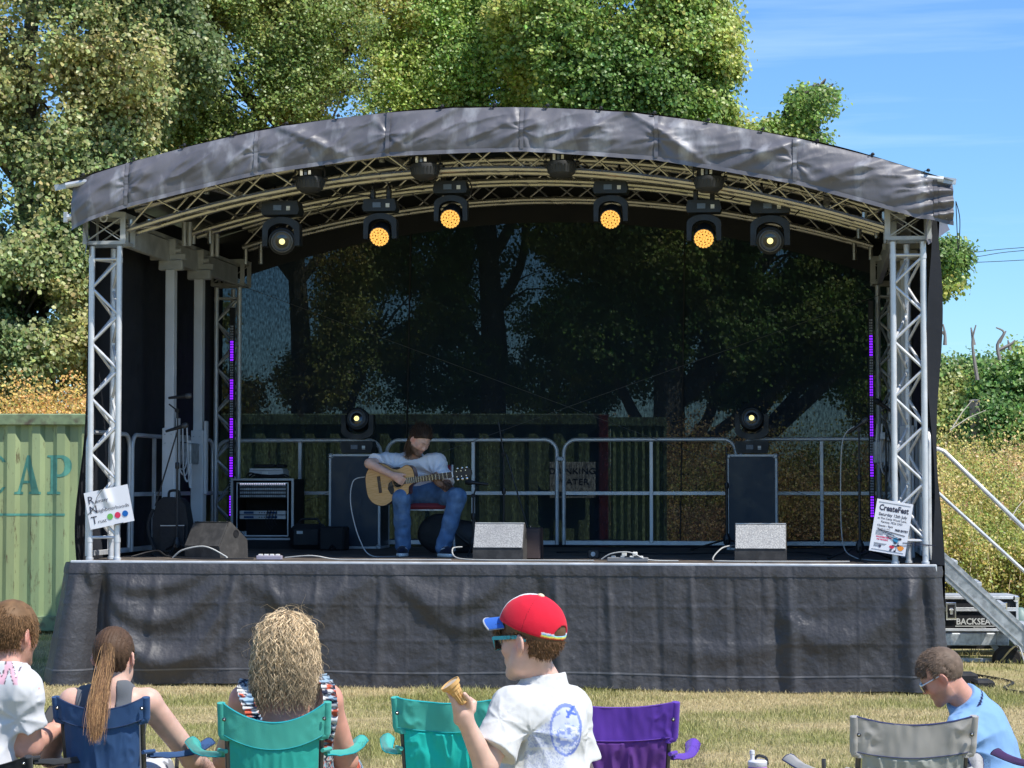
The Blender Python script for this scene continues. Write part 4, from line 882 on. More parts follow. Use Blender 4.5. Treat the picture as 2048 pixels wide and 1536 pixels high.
for z_ in (.36, .315):
    r_ = MB(); r_.box((0, -.215, z_), (.235, .02, .019), ch=.003); ro = r_.build('receiver', M_alu2, RK)
    for x_ in (-.14, .10): b2 = MB(); b2.box((x_, -.237, z_), (.05, .003, .011)); b2.build('receiver_display', mat('blue_display', (.02, .06, .16), .3), ro)
    for k in range(5): b2 = MB(); b2.tube([(-.03 + .025 * k, -.236, z_), (-.03 + .025 * k, -.244, z_)], .006, 8); b2.build('knob', M_black, ro)
for k in range(4): mb = MB(); mb.box((-.23 + k * .018, -.21, .155), (.006, .01, .02)); mb.build('module', M_galv, RK)
for k in range(4): mb = MB(); mb.tube(smooth_path([(.06 + .03 * k, -.24, .40), (.05 + .03 * k, -.30, .28), (.10 + .02 * k, -.29, .18 + .02 * k)], 5), .004, 5); mb.build('patch_lead', M_blackm, RK)
MX = on_stage('mixing_desk', -2.80, 3.45, DZ + .70, 'small silver-edged mixing desk with black cables on top of the rack', 'mixer')
mb = MB(); mb.box((0, 0, .05), (.175, .13, .035), ch=.006); mb.build('body', M_alu2, MX); mb = MB(); mb.box((0, -.02, .093), (.165, .12, .006)); mb.build('panel', M_alu, MX)
mb = MB(); mb.box((-.01, -.133, .052), (.03, .003, .018)); mb.build('label_plate', M_label, MX)
for (x_, w_) in ((-.04, .10), (.13, .045)): mb = MB(); mb.box((x_, 0, .125), (w_, .07, .018), ch=.012); mb.build('strap_bundle', M_blackm, MX)
for k in range(5): mb = MB(); mb.tube(smooth_path([(-.2 + .03 * k, -.15, .01), (-.15 + .05 * k, -.17, .055 - .01 * k), (-.02 + .05 * k, -.16, .015 + .006 * k), (.14 + .03 * k, -.15, .01)], 6), .008, 6); mb.build('loose_cable', M_blackm, MX)
# black bags and boxes
def soft_box(name, u, s_, z, h, label, cat, m, ch=.03, rz=0., bulge=True):
    g = on_stage(name, u, s_, z, label, cat, rz=rz); mb = MB(); mb.box((0, 0, h[2]), h, ch=ch); mb.build('body', m, g); return g
M_bag = mat('black_nylon', (.014, .015, .018), .62, 0, .2, 9, .3, 30)
g = soft_box('cable_bag', -2.33, 3.2, DZ, (.17, .15, .125), 'small black cable bag on the floor right of the rack', 'bag', M_bag, .05)
mb = MB(); mb.box((-.06, -.152, .17), (.03, .003, .014)); mb.build('label_plate', M_label, g); mb = MB(); mb.tube([(-.12, 0, .24), (-.08, 0, .30), (.08, 0, .30), (.12, 0, .24)], .012, 8); mb.build('handle', M_bag, g)
g = soft_box('amp_case', -2.02, 2.95, DZ, (.12, .14, .115), 'low black case in front of the tall flight case', 'case', M_blackm, .015)
mb = MB(); mb.lathe([(.03, 0), (.034, .02), (.02, .05), (.004, .06)], 12, c=(.02, -.18, .0)); mb.build('lamp', M_glass, g)
# backpack
BP = on_stage('backpack', -3.12, 1.15, DZ, 'black backpack standing upright at the left edge of the stage', 'backpack')
mb = MB(); pr = [(-.16, .02), (-.14, 0), (.14, 0), (.16, .02), (.17, .3), (.14, .46), (.09, .52), (-.06, .53), (-.12, .48), (-.16, .34)]; mb.prism(pr, -.09, .09); mb.build('body', M_bag, BP, smooth=60)
mb = MB(); mb.prism([(-.08, .04), (.14, .04), (.15, .27), (-.07, .27)], -.135, -.088); po = mb.build('front_pocket', M_bag, BP)
mb = MB(); mb.bar((-.07, -.137, .272), (.15, -.137, .275), .006, .008); mb.build('zip', M_alu, po)
mb = MB(); mb.tube(smooth_path([(-.03, -.02, .52), (-.02, -.02, .58), (.06, -.02, .58), (.07, -.02, .52)], 5), .012, 6); mb.build('handle', M_bag, BP)
mb = MB(); mb.tube(smooth_path([(-.15, -.1, .42), (-.19, -.12, .25), (-.12, -.13, .05)], 6), .016, 6); mb.build('strap', M_bag, BP)
# wedge monitors
def speckle(name, c1, c2, sc):
    m = mat(name, c1, .45, .2, .2, 5, .6, 260, bdist=.004); nt = m.node_tree; N = nt.nodes; L = nt.links; b = N['Principled BSDF']; src = b.inputs['Base Color'].links[0].from_socket
    t = N.new('ShaderNodeTexCoord'); n = N.new('ShaderNodeTexVoronoi'); n.inputs['Scale'].default_value = sc; L.new(t.outputs['Object'], n.inputs['Vector'])
    r = N.new('ShaderNodeMapRange'); r.inputs['From Min'].default_value = .2; r.inputs['From Max'].default_value = .65; L.new(n.outputs['Distance'], r.inputs['Value'])
    x = N.new('ShaderNodeMix'); x.data_type = 'RGBA'; L.new(r.outputs[0], x.inputs[0]); L.new(src, x.inputs[6]); x.inputs[7].default_value = (*c2, 1); L.new(x.outputs[2], b.inputs['Base Color']); return m
M_grille = speckle('perforated_grille', (.44, .44, .43), (.25, .25, .25), 95)
M_carpet = mat('speaker_paint_worn', (.05, .047, .044), .75, 0, .2, 8, .6, 150, c2=(.075, .07, .065), c2s=20, bdist=.003)
def wedge(u, s_, rz, label, grille):
    g = on_stage('wedge_monitor', u, s_, DZ, label, 'stage monitor', 'wedge monitors along the stage front', rz)
    prof = [(-.16, 0), (-.17, .10), (-.06, .305), (-.025, .312), (.17, .16), (.18, 0)]   # (y,z)
    W = .215; mb = MB()
    vs = [(x, y, z) for x in (-W, W) for y, z in prof]; k = len(prof); fs = [tuple(range(k))[::-1], tuple(range(k, 2 * k))] + [(i, (i + 1) % k, (i + 1) % k + k, i + k) for i in range(k)]
    mb.add(vs, fs); mb.build('cabinet', M_carpet, g, smooth=20)
    a = Vector((0, -.17, .10)); b_ = Vector((0, -.06, .305)); d = (b_ - a); nn = Vector((0, -d.z, d.y)).normalized(); c = (a + b_) / 2 + nn * .006
    Mx = Matrix((Vector((1, 0, 0)), d.normalized(), nn if False else Vector((1, 0, 0)).cross(d.normalized()))).transposed()
    mb = MB(); mb.box(c, (W - .006, d.length / 2 - .004, .004), Mx, ch=.002); mb.build('grille', grille, g)
    mb = MB(); mb.box((0, -.043, .313), (W - .004, .016, .004), ch=.001); mb.build('top_trim', M_alu2 if grille is M_grille else M_carpet, g)
    for k in range(5): mb = MB(); mb.lathe([(.006, 0), (.004, .003)], 8, c=(-.18 + .09 * k, -.047, .317)); mb.build('screw', M_black, g)
    for x in (-1, 1):
        mb = MB(); mb.lathe([(.034, 0), (.034, .004), (.026, .004), (.026, .001), (.001, .001)], 18, M=Matrix.Rotation(x * math.pi / 2, 4, 'Y'), c=(x * W, .03, .215)); mb.build('handle_cup', M_blackm, g)
    return g
wedge(-.042, .52, 0, 'grey-grilled wedge monitor just right of the guitarist\'s feet', M_grille)
wedge(2.17, .52, 0, 'bright speckled wedge monitor at the right, before the tall case', M_grille)
wedge(-2.57, .62, R(-30), 'dark wedge monitor at the left, turned to show its side handle', M_carpet)
g = soft_box('small_amplifier', .22, .75, DZ, (.065, .12, .135), 'small brown amplifier tucked right of the middle wedge monitor', 'amplifier', mat('brown_vinyl', (.045, .03, .03), .6), .01)
mb = MB(); mb.box((0, -.122, .12), (.055, .003, .11)); mb.build('grille', mat('brown_cloth', (.07, .05, .048), .9), g); mb = MB(); mb.tube([(-.03, 0, .27), (-.03, 0, .285)], .006, 6); mb.build('knob', M_chrome, g)

# microphone stands
def mic_stand(u, s_, label, h, boom=None, mic=None, spread=.28, legs=3, rz=0., r=.011, second=None):
    g = on_stage('microphone_stand', u, s_, DZ, label, 'microphone stand', rz=rz)
    mb = MB(); mb.tube([(0, 0, .10), (0, 0, h * .62)], r, 10); mb.tube([(0, 0, h * .6), (0, 0, h)], r * .7, 10); mb.build('pole', M_black, g)
    mb = MB(); mb.lathe([(.02, .06), (.035, .08), (.035, .13), (.02, .17)], 12); mb.build('leg_hub', M_black, g); mb = MB(); mb.lathe([(.016, h * .6), (.02, h * .6 + .01), (.02, h * .6 + .05), (.014, h * .6 + .06)], 10); mb.build('collar', M_black, g)
    for k in range(legs):
        a = 2 * math.pi * k / legs + .5; mb = MB(); mb.tube([(.02 * math.cos(a), .02 * math.sin(a), .11), (spread * math.cos(a), spread * math.sin(a), .012)], .009, 8); lg = mb.build('leg', M_black, g)
        mb = MB(); mb.tube([(spread * math.cos(a) * .96, spread * math.sin(a) * .96, .014), (spread * math.cos(a) * 1.05, spread * math.sin(a) * 1.05, .012)], .012, 8); mb.build('rubber_foot', M_rubber, lg)
    for bm in (boom or []):
        a, b_ = bm; mb = MB(); mb.tube([a, b_], .007, 8); mb.lathe([(.02, -.02), (.02, .02)], 10, M=Matrix.Rotation(math.pi / 2, 4, 'X'), c=(0, 0, h)); mb.build('boom_arm', M_black, g)
    for mc in (mic or []):
        p, d = Vector(mc[0]), Vector(mc[1]).normalized(); q = d.to_track_quat('Z', 'Y').to_matrix().to_4x4()
        mb = MB(); mb.lathe([(.010, -.16), (.012, -.15), (.017, -.02), (.020, 0)], 12, M=q, c=p); m_ = mb.build('microphone', M_black, g)
        mb = MB(); mb.lathe([(.021, 0), (.026, .015), (.027, .035), (.020, .052), (.006, .058)], 14, M=q, c=p); mb.build('grille_ball', mc[2] if len(mc) > 2 else M_galv_dark, m_)
    return g
M_galv_dark = mat('mic_grille', (.10, .10, .10), .4, .5, .2, 90, .5, 300)
mic_stand(-3.02, .95, 'tall black microphone stand with two microphones at the left end', 1.30, [((.0, 0, 1.12), (-.20, .0, .45)), ((0, 0, 1.30), (-.08, 0, 1.36))], [((.08, -.02, 1.43), (.99, 0, .1)), ((.05, -.02, 1.16), (.95, 0, .28))], .24)
mic_stand(3.0, .85, 'microphone stand with a raised microphone near the poster', 1.11, [((0, 0, 1.11), (-.02, 0, 1.14))], [((.03, 0, 1.17), (.75, 0, .55))], .30)
mic_stand(3.25, 1.6, 'dark folded boom stand standing right of the raised microphone stand', 1.25, [((-.05, 0, 1.42), (.16, 0, .5))], [((-.05, -.02, 1.36), (-.7, 0, .5), M_blackm)], .26)
mic_stand(1.79, 3.1, 'black stand beside the left edge of the right tall case', 1.0, None, None, .4, r=.014)
mic_stand(-.22, 2.0, 'thin microphone stand behind the middle wedge, boom hanging down', .92, [((.0, 0, .92), (-.05, 0, 1.22)), ((.02, 0, .92), (.26, 0, .12))], None, .2, r=.009)
g = mic_stand(-.42, 1.45, 'short dark stand with a thick microphone right of the guitarist', .54, [((0, 0, .54), (.03, 0, .62))], [((-.02, 0, .66), (-1, 0, .12), M_blackm)], .26, r=.013)
# white clip cable on the short stand
# things on the floor at the front
def strip(u, s_, label, m, w=.14, rz=0.):
    g = on_stage('power_strip', u, s_, DZ, label, 'power strip', rz=rz); mb = MB(); mb.box((0, 0, .02), (w, .03, .018), ch=.005); mb.build('body', m, g)
    for k in range(4):
        mb = MB(); mb.box((-w * .7 + k * w * .45, -.0, .043), (.017, .018, .007), ch=.003); mb.build('socket', M_label, g)
    return g
strip(-1.98, .18, 'silver and purple power strip on the deck front, left of centre', mat('pale_plastic', (.35, .32, .38), .5), .11)
g = strip(1.08, .12, 'flat grey power strip with two white plugs on the deck front', mat('grey_plastic', (.2, .2, .2), .6), .17)
for x_ in (-.03, .06): mb = MB(); mb.box((x_, 0, .065), (.02, .02, .018), ch=.005); mb.build('plug', M_label, g)
g = soft_box('stage_box', .72, .9, DZ, (.05, .05, .04), 'small black stage box between the middle wedge and the power strip', 'stage box', M_black, .01)
mb = MB(); mb.tube([(0, -.05, .04), (0, -.058, .04)], .02, 12); mb.build('socket', M_galv, g)
def floor_cable(pts, r, m, label, group='cables on the stage floor'):
    return cable('floor_cable', [SW(u, s_, DZ + .004 + dz + r) for (u, s_, dz) in pts], r, m, label, 'cable', group, 8)
M_wcab = mat('grey_cable', (.42, .42, .40), .5)
floor_cable([(-2.85, .25, 0), (-2.75, .22, .07), (-2.55, .2, .10), (-2.38, .22, .02), (-2.36, .2, 0)], .007, M_wcab, 'pale cable arching over the deck before the left wedge')
floor_cable([(-3.3, .5, 0), (-3.1, .6, .05), (-2.9, .3, .01), (-2.6, .15, 0), (-2.1, .1, 0)], .007, M_blackm, 'black cable trailing from the left tower along the deck')
floor_cable([(-1.85, .2, .01), (-1.6, .12, .03), (-1.4, .15, 0), (-1.1, .1, 0), (-.7, .12, 0), (-.4, .1, 0)], .006, M_wcab, 'pale cable running along the deck front below the guitarist')
floor_cable([(-.36, .42, .10), (-.42, .3, .09), (-.38, .2, .02), (-.2, .16, 0), (.3, .12, 0), (.8, .1, 0)], .006, M_wcab, 'pale cable curling out beside the middle wedge monitor')
floor_cable([(.86, .12, .01), (.95, .1, .06), (1.1, .08, .07), (1.25, .1, .01), (1.5, .12, 0)], .006, M_wcab, 'white lead looping over the grey power strip')
floor_cable([(1.95, .5, .12), (1.85, .35, .10), (1.78, .2, .01), (1.9, .12, 0), (2.4, .1, 0), (2.9, .15, 0)], .006, M_wcab, 'pale lead behind the right wedge monitor')
floor_cable([(.25, 2.2, 0), (.5, 2.0, .01), (.8, 2.1, 0), (1.3, 1.9, 0), (1.8, 2.2, 0), (2.4, 2.0, .02), (2.8, 1.5, 0)], .008, M_blackm, 'black cable snaking over the deck behind the wedges')
floor_cable([(2.96, .84, 1.13), (2.86, .8, 1.0), (2.84, .8, .5), (2.86, .8, .12), (2.95, .7, .02), (3.1, .5, 0), (3.3, .3, 0)], .005, M_wcab, 'thin white lead hanging beside the raised microphone stand')
floor_cable([(-1.36, 1.2, .70), (-1.46, 1.15, .66), (-1.47, 1.1, .45), (-1.38, 1.05, .15), (-1.25, 1.0, .0), (-1.0, 1.3, 0)], .005, M_wcab, 'thin white guitar lead hanging from the guitar to the floor')

# ================================================================== SIGNS ON THE TOWERS
M_paper = mat('white_laminated_card', (.80, .80, .84), .35, 0, .03, 3)
M_ink = mat('dark_ink', (.03, .03, .06), .6, 0, 0)
def flat(name, vs, fs, m, parent): mb = MB(); mb.add(vs, fs); return mb.build(name, m, parent, smooth=0)
def card(name, px, py, s_, w, h, rot, label, bend=.0):
    u, z = hit(px, py, s_); g = on_stage(name, u, s_, z, label, 'sign'); g.rotation_euler = Euler((0, R(rot), SROT), 'XYZ')
    g.matrix_world = Matrix.Translation(SW(u, s_, z)) @ Matrix.Rotation(SROT, 4, 'Z') @ Matrix.Rotation(R(rot), 4, 'Y')
    return g
def bendf(x, z): return .018 * math.exp(-((x - .012 + z * .15) / .035) ** 2) * (z > -.02) * min(1, (z + .02) / .06)
RN = card('notice', 218, 1014, -.045, .385, .315, -11.5, 'white Ramsey Neighbourhoods Trust sign with three coloured dots, tied to the left tower')
mb = MB(); xs = np.linspace(-.196, .196, 40); zs = np.linspace(-.158, .158, 32)
mb.grid(np.array([[(x, -bendf(x, z), z) for x in xs] for z in zs])); mb.grid(np.array([[(x, .004 - bendf(x, z), z) for x in xs[::-1]] for z in zs])); mb.build('card', M_paper, RN, smooth=180)
mb = MB()
def put(s_, size, x, z, sx=1., bold=0., al='LEFT', y=-.003, shear=0., sp=1.):
    vs, fs = textm(s_, size, align=al, sx=sx, bold=bold, shear=shear, space=sp); mb.add([(v.x + x, y - (bendf(v.x + x, v.z + z) if ben else 0), v.z + z) for v in vs], fs)
ben = True
for (a, rest, z, xr) in [('R', 'amsey', .055, -.11), ('N', 'eighbourhoods', -.028, -.115), ('T', 'rust', -.118, -.118)]:
    put(a, .095, -.175, z); put(rest, .043, xr, z, 1.12)
mb.build('lettering', M_ink, RN, smooth=0)
for (x, c, nm) in [(-.004, (.16, .48, .10), 'green'), (.063, (.70, .03, .10), 'red'), (.130, (.0, .12, .45), 'blue')]:
    m2 = MB(); m2.add([(x, -.0035, -.082)] + [(x + .026 * math.cos(a), -.0035, -.082 + .026 * math.sin(a)) for a in np.linspace(0, 2 * math.pi, 25)[:-1]], [(0, 1 + (k + 1) % 24, 1 + k) for k in range(24)]); o = m2.build('dot', mat(nm + '_print', c, .5, 0, 0), RN, smooth=0); o['label'] = nm + ' dot'
m2 = MB(); m2.tube(smooth_path([(-.02, -.02, .158), (-.08, -.025, .10), (-.13, -.006, .02), (-.196, -.006, -.03)], 5), .0025, 5); m2.build('tie_wire', M_blackm, RN)
for z, x0 in ((.157, -.06), (-.157, .02)): m2 = MB(); m2.bar((x0, -.006, z), (x0 + .08, -.006, z), .006, .006); m2.build('tie_wire', M_blackm, RN)
PO = card('poster', 1782, 1055, -.045, .30, .43, 9.6, 'white CreateFest event poster with music notes, tied to the right tower')
mb = MB(); mb.box((0, 0, 0), (.146, .003, .212), ch=.001); mb.build('card', M_paper, PO)
ben = False; Y_ = -.0045
mb = MB(); put('CreateFest', .066, 0, .128, .80, .0022, 'CENTER', Y_, sp=1.0); mb.build('title', M_ink, PO, smooth=0)
mb = MB(); put('Saturday 12th July', .034, 0, .085, .92, .0006, 'CENTER', Y_); put('at The Camp Wood Lane,', .024, 0, .056, .92, .0003, 'CENTER', Y_); put('Ramsey, PE26 2XD', .024, 0, .028, .92, .0003, 'CENTER', Y_); put('12noon - 9pm', .025, -.115, -.004, .9, .0005, 'LEFT', Y_); put('Cafe open at 9.30am', .014, -.113, -.024, .95, 0, 'LEFT', Y_)
put('FREE ENTRY', .0235, .034, -.024, .82, .0012, 'LEFT', Y_, 0.)
for k, (w, z) in enumerate([(.135, -.040), (.138, -.050), (.13, -.060), (.06, -.070), (.10, -.140), (.09, -.148), (.05, -.158), (.05, -.166)]): mb.box((-.115 + w / 2, Y_, z), (w / 2, .0004, .0012))
for (a, b_) in [((-.128, .192), (.128, .192)), ((-.128, -.192), (.128, -.192)), ((-.128, -.192), (-.128, .192)), ((.128, -.10), (.128, .192))]: mb.bar((a[0], Y_, a[1]), (b_[0], Y_, b_[1]), .0008 if a[0] == b_[0] else .0018, .0018)
mb.build('lettering', M_ink, PO, smooth=0)
mb = MB(); put('VOLUNTEERS NEEDED', .0155, -.108, -.093, .8, .0009, 'LEFT', Y_); put('FOR THE EVENT!', .0155, -.10, -.113, .8, .0009, 'LEFT', Y_); mb.build('red_lettering', mat('magenta_print', (.7, .05, .16), .5, 0, 0), PO, smooth=0)
def note(x, z, s_, two, m, parent, lean=0.):
    q = MB(); e = lambda cx, cz: q.add([(cx, Y_ - .001, cz)] + [(cx + .013 * s_ * math.cos(a), Y_ - .001, cz + .010 * s_ * math.sin(a)) for a in np.linspace(0, 2 * math.pi, 15)[:-1]], [(0, 1 + (k + 1) % 14, 1 + k) for k in range(14)])
    e(x, z); q.bar((x + .011 * s_, Y_ - .001, z), (x + (.011 + lean) * s_, Y_ - .001, z + .055 * s_), .001, .004 * s_, (1, 0, 0))
    if two: e(x + .045 * s_, z - .004); q.bar((x + .056 * s_, Y_ - .001, z), (x + .056 * s_, Y_ - .001, z + .05 * s_), .001, .004 * s_, (1, 0, 0)); q.bar((x + .011 * s_, Y_ - .001, z + .053 * s_), (x + .057 * s_, Y_ - .001, z + .048 * s_), .001, .01 * s_)
    else: q.bar((x + (.011 + lean) * s_, Y_ - .001, z + .055 * s_), (x + .035 * s_, Y_ - .001, z + .03 * s_), .001, .006 * s_)
    return q.build('music_note', m, parent, smooth=0)
def blob(x, z, rx, rz, c, y=Y_ - .0005):
    q = MB(); q.add([(x, y, z)] + [(x + rx * math.cos(a) * (1 + .15 * math.sin(3 * a)), y, z + rz * math.sin(a)) for a in np.linspace(0, 2 * math.pi, 21)[:-1]], [(0, 1 + (k + 1) % 20, 1 + k) for k in range(20)]); q.build('colour_blob', mat('print_colour', c, .5, 0, 0), PO, smooth=0)
blob(.052, -.10, .022, .026, (.03, .25, .45)); blob(.03, -.155, .020, .014, (.7, .03, .08)); blob(.100, -.155, .026, .020, (.85, .30, .04)); blob(-.065, -.163, .011, .012, (.08, .07, .12))
note(.052, -.118, .9, False, M_ink, PO, -.1); note(.085, -.082, 1.0, False, M_ink, PO, -.2); note(.024, -.180, .75, True, M_ink, PO); note(.078, -.135, .95, False, M_ink, PO, .3)
for (x, z) in ((.03, -.062), (.075, -.115)): blob(x, z, .005, .005, (.05, .05, .08), Y_ - .0005)

# ================================================================== STAIRS, TRAILER, CASE AT THE RIGHT
STR = on_stage('access_stairs', 3.66, 2.9, 0, 'aluminium access stairs with double handrail climbing to the right side of the stage', 'stairs')
rise = 1.0; L0 = 1.18
for y in (-.02, .72):
    mb = MB(); a = Vector((.06, y, DZ - .02)); b_ = Vector((1.16, y, -.02)); mb.bar(a, b_, .035, .185); mb.build('stringer', M_galv, STR)
    mb = MB(); d = Vector((0, -.021 if y < .5 else .021, 0)); 
    for off in (-.05, .055): q = Vector((.7, 0, .72)).normalized() * off; mb.bar(a + d + q, b_ + d + q, .006, .012)
    mb.build('stringer_lip', M_alu2, STR)
for k in range(5):
    t = (k + .5) / 5; mb = MB(); mb.box((.06 + 1.1 * t, .35, DZ - .05 - 1.0 * t + .06), (.12, .355, .018), ch=.004); mb.build('tread', M_alu2, STR)
for y in (-.05,):
    hr = [(.03, y, .9), (.03, y, 1.93), (.05, y, 1.99), (.11, y, 2.005), (.17, y, 1.98), (.92, y, 1.24), (.93, y, 1.15), (.93, y, .22)]
    mb = MB(); mb.tube(hr, .021, 10); mb.build('handrail', M_alu, STR)
    mb = MB(); mb.tube([(.04, y, 1.66), (.92, y, .84)], .017, 10); mb.build('knee_rail', M_alu, STR)
# trailer chassis
M_tyre = mat('tyre', (.025, .025, .027), .85, 0, .2, 30, .4, 60)
TR = empty('trailer_chassis', at(1950, 1300, 21.0) - Vector((0, 0, at(1950, 1300, 21.0).z)), 0, 'galvanised trailer chassis under the stage, with its road wheel beside the stairs', 'trailer')
def tz(px, py): p = at(px, py, 21.0) - TR.location; return p
a = tz(1820, 1279); b_ = tz(2018, 1279); mb = MB(); mb.box((a + b_) / 2 + Vector((0, .05, 0)), ((b_.x - a.x) / 2, .05, .058), ch=.006); mb.build('chassis_beam', M_galv, TR)
vs, fs = textm('AL-KO', .055); mb = MB(); q = tz(1985, 1284); mb.add([v + q + Vector((-.02, -.004, 0)) for v in vs], fs); mb.build('lettering', mat('embossed_galv', (.62, .65, .67), .5, .4), TR, smooth=0)
a = tz(1820, 1299); b_ = tz(2030, 1299); mb = MB(); mb.bar(a + Vector((0, .3, 0)), b_ + Vector((0, .3, 0)), .04, .03); mb.build('cross_bar', M_blackm, TR)
a = tz(1820, 1315); b_ = tz(2030, 1321); mb = MB(); mb.bar(a + Vector((0, -.1, 0)), b_ + Vector((0, -.1, 0)), .08, .035); mb.build('outrigger', M_galv, TR)
mb = MB(); c = tz(2036, 1322) + Vector((0, -.16, 0)); mb.box(c, (.06, .04, .05), ch=.008); mb.build('outrigger_end', M_galv, TR)
W = link('wheel', None, TR, tz(2003, 1316) + Vector((0, -.24, 0))); Rx = Matrix.Rotation(math.pi / 2, 4, 'X')
mb = MB(); mb.lathe([(.075, -.055), (.115, -.06), (.132, -.045), (.137, 0), (.132, .045), (.115, .06), (.075, .055)], 32, M=Rx); mb.build('tyre', M_tyre, W)
mb = MB(); mb.lathe([(.01, .045), (.03, .05), (.034, .03), (.06, .022), (.078, .05), (.082, .05), (.082, -.05)], 28, M=Rx); mb.build('rim', M_galv, W)
mb = MB(); mb.bar(tz(1990, 1290) + Vector((0, .1, 0)), tz(2008, 1315) + Vector((0, .1, 0)), .05, .05); mb.build('suspension_arm', M_galv, TR)
mb = MB(); mb.tube([tz(1996, 1262), tz(1994, 1288)], .008, 6); mb.build('pin', M_galv, TR)
# equipment case behind the stairs
pc = at(1955, 1262, 21.6); BC = empty('equipment_case', pc, 0, 'low black road case lettered BACKSEAT behind the access stairs', 'flight case')
w, h, dd = .40, .335, .25
mb = MB(); mb.box((0, dd, h / 2), (w - .005, dd - .005, h / 2 - .005)); mb.build('panel', M_blackm, BC)
for z_ in (.012, h - .012, h * .66, h * .60):
    mb = MB(); mb.box((0, -.002, z_), (w - .02, .010, .012 if z_ in (.012, h - .012) else .008), ch=.002); mb.build('edge_trim', M_alu, BC)
for x in (-1, 1): mb = MB(); mb.box((x * (w - .012), 0, h / 2), (.012, .012, h / 2), ch=.002); mb.build('edge_trim', M_alu, BC)
mb = MB(); mb.box((0, dd, h + .004), (w, dd, .006)); mb.build('lid_top', M_alu2, BC)
for x in (-1, 1): 
    for z_ in (.02, h - .02): mb = MB(); mb.box((x * (w - .02), -.008, z_), (.03, .02, .03), ch=.014); mb.build('corner_cap', M_chrome, BC)
for x in (-.26, .24):
    mb = MB(); mb.box((x, -.012, h * .58), (.052, .008, .085), ch=.004); lt_ = mb.build('latch_plate', M_chrome, BC); mb = MB(); mb.box((x, -.021, h * .58), (.036, .004, .066), ch=.002); mb.build('latch_dish', M_blackm, lt_); mb = MB(); mb.box((x, -.028, h * .58), (.016, .006, .03), ch=.003); mb.tube([(x - .02, -.03, h * .62), (x + .02, -.03, h * .62)], .005, 6); mb.build('latch_butterfly', M_chrome, lt_)
vs, fs = textm('BACKSEAT', .085, align='CENTER', sx=.93, bold=.002); mb = MB(); mb.add([v + Vector((-.02, -.0125, .065)) for v in vs], fs); mb.box((-.02, -.012, .048), (.2, .001, .004)); mb.build('lettering', M_label, BC, smooth=0)
vs, fs = textm('PRODUCTIONS', .018, align='CENTER'); mb = MB(); mb.add([v + Vector((.02, -.012, .026)) for v in vs], fs); mb.build('lettering', M_label, BC, smooth=0)
# a plinth under the case (trailer bed) and odd black boxes and cable on the grass
mb = MB(); p = at(1955, 1266, 21.6); mb.box((p.x, p.y + .3, p.z - .03), (.5, .35, .02)); mb.box((p.x - .3, p.y + .3, (p.z - .05) / 2), (.04, .04, (p.z - .05) / 2)); mb.box((p.x + .3, p.y + .3, (p.z - .05) / 2), (.04, .04, (p.z - .05) / 2)); tag(mb.build('case_stand', M_galv), 'galvanised shelf carrying the lettered road case', 'shelf')
for (px, py, Y, w_, h_, lb) in [(1930, 1370, 18.4, .09, .055, 'small black cable cover on the grass right of the seated man'), (1965, 1374, 18.2, .08, .035, 'black rubber mat folded on the grass below the trailer wheel')]:
    p = at(px, py, Y); mb = MB(); mb.box((0, 0, h_), (w_, .12, h_), ch=.02); o = mb.build('cable_cover', M_blackm, None, loc=(p.x, Y, 0)); tag(o, lb, 'cover')
cable('ground_cable', [Vector((3.95, 19.6, .01)), Vector((4.2, 18.6, .015)), Vector((4.0, 17.9, .012)), Vector((4.4, 17.2, .015)), Vector((4.7, 17.6, .012)), Vector((5.4, 18.5, .01))], .012, M_blackm, 'black cable coiling over the grass right of the stage')
cable('ground_cable', [at(1996, 1330, 20.8), Vector((4.62, 20.2, .2)), Vector((4.6, 19.6, .02)), Vector((4.8, 18.9, .012)), Vector((5.1, 18.2, .012))], .008, M_wcab, 'pale cable dropping from the trailer to the grass')
mb = MB(); mb.tube([(0, 0, .05), (0, 0, .9)], .06, 10); g = empty('gas_bottle', at(2040, 1255, 22.2) - Vector((0, 0, .5)), 0, 'grey-green tank half hidden behind the stair foot at the right edge', 'tank')
mb = MB(); mb.lathe([(.07, 0), (.12, .03), (.12, .55), (.08, .66), (.03, .70)], 20); mb.build('body', mat('tank_green', (.16, .24, .22), .5), g); mb = MB(); mb.tube(smooth_path([(-.03, -.13, .5), (-.1, -.13, .42), (-.06, -.14, .3), (.05, -.14, .34)], 6), .012, 6); mb.build('hose', M_blackm, g)
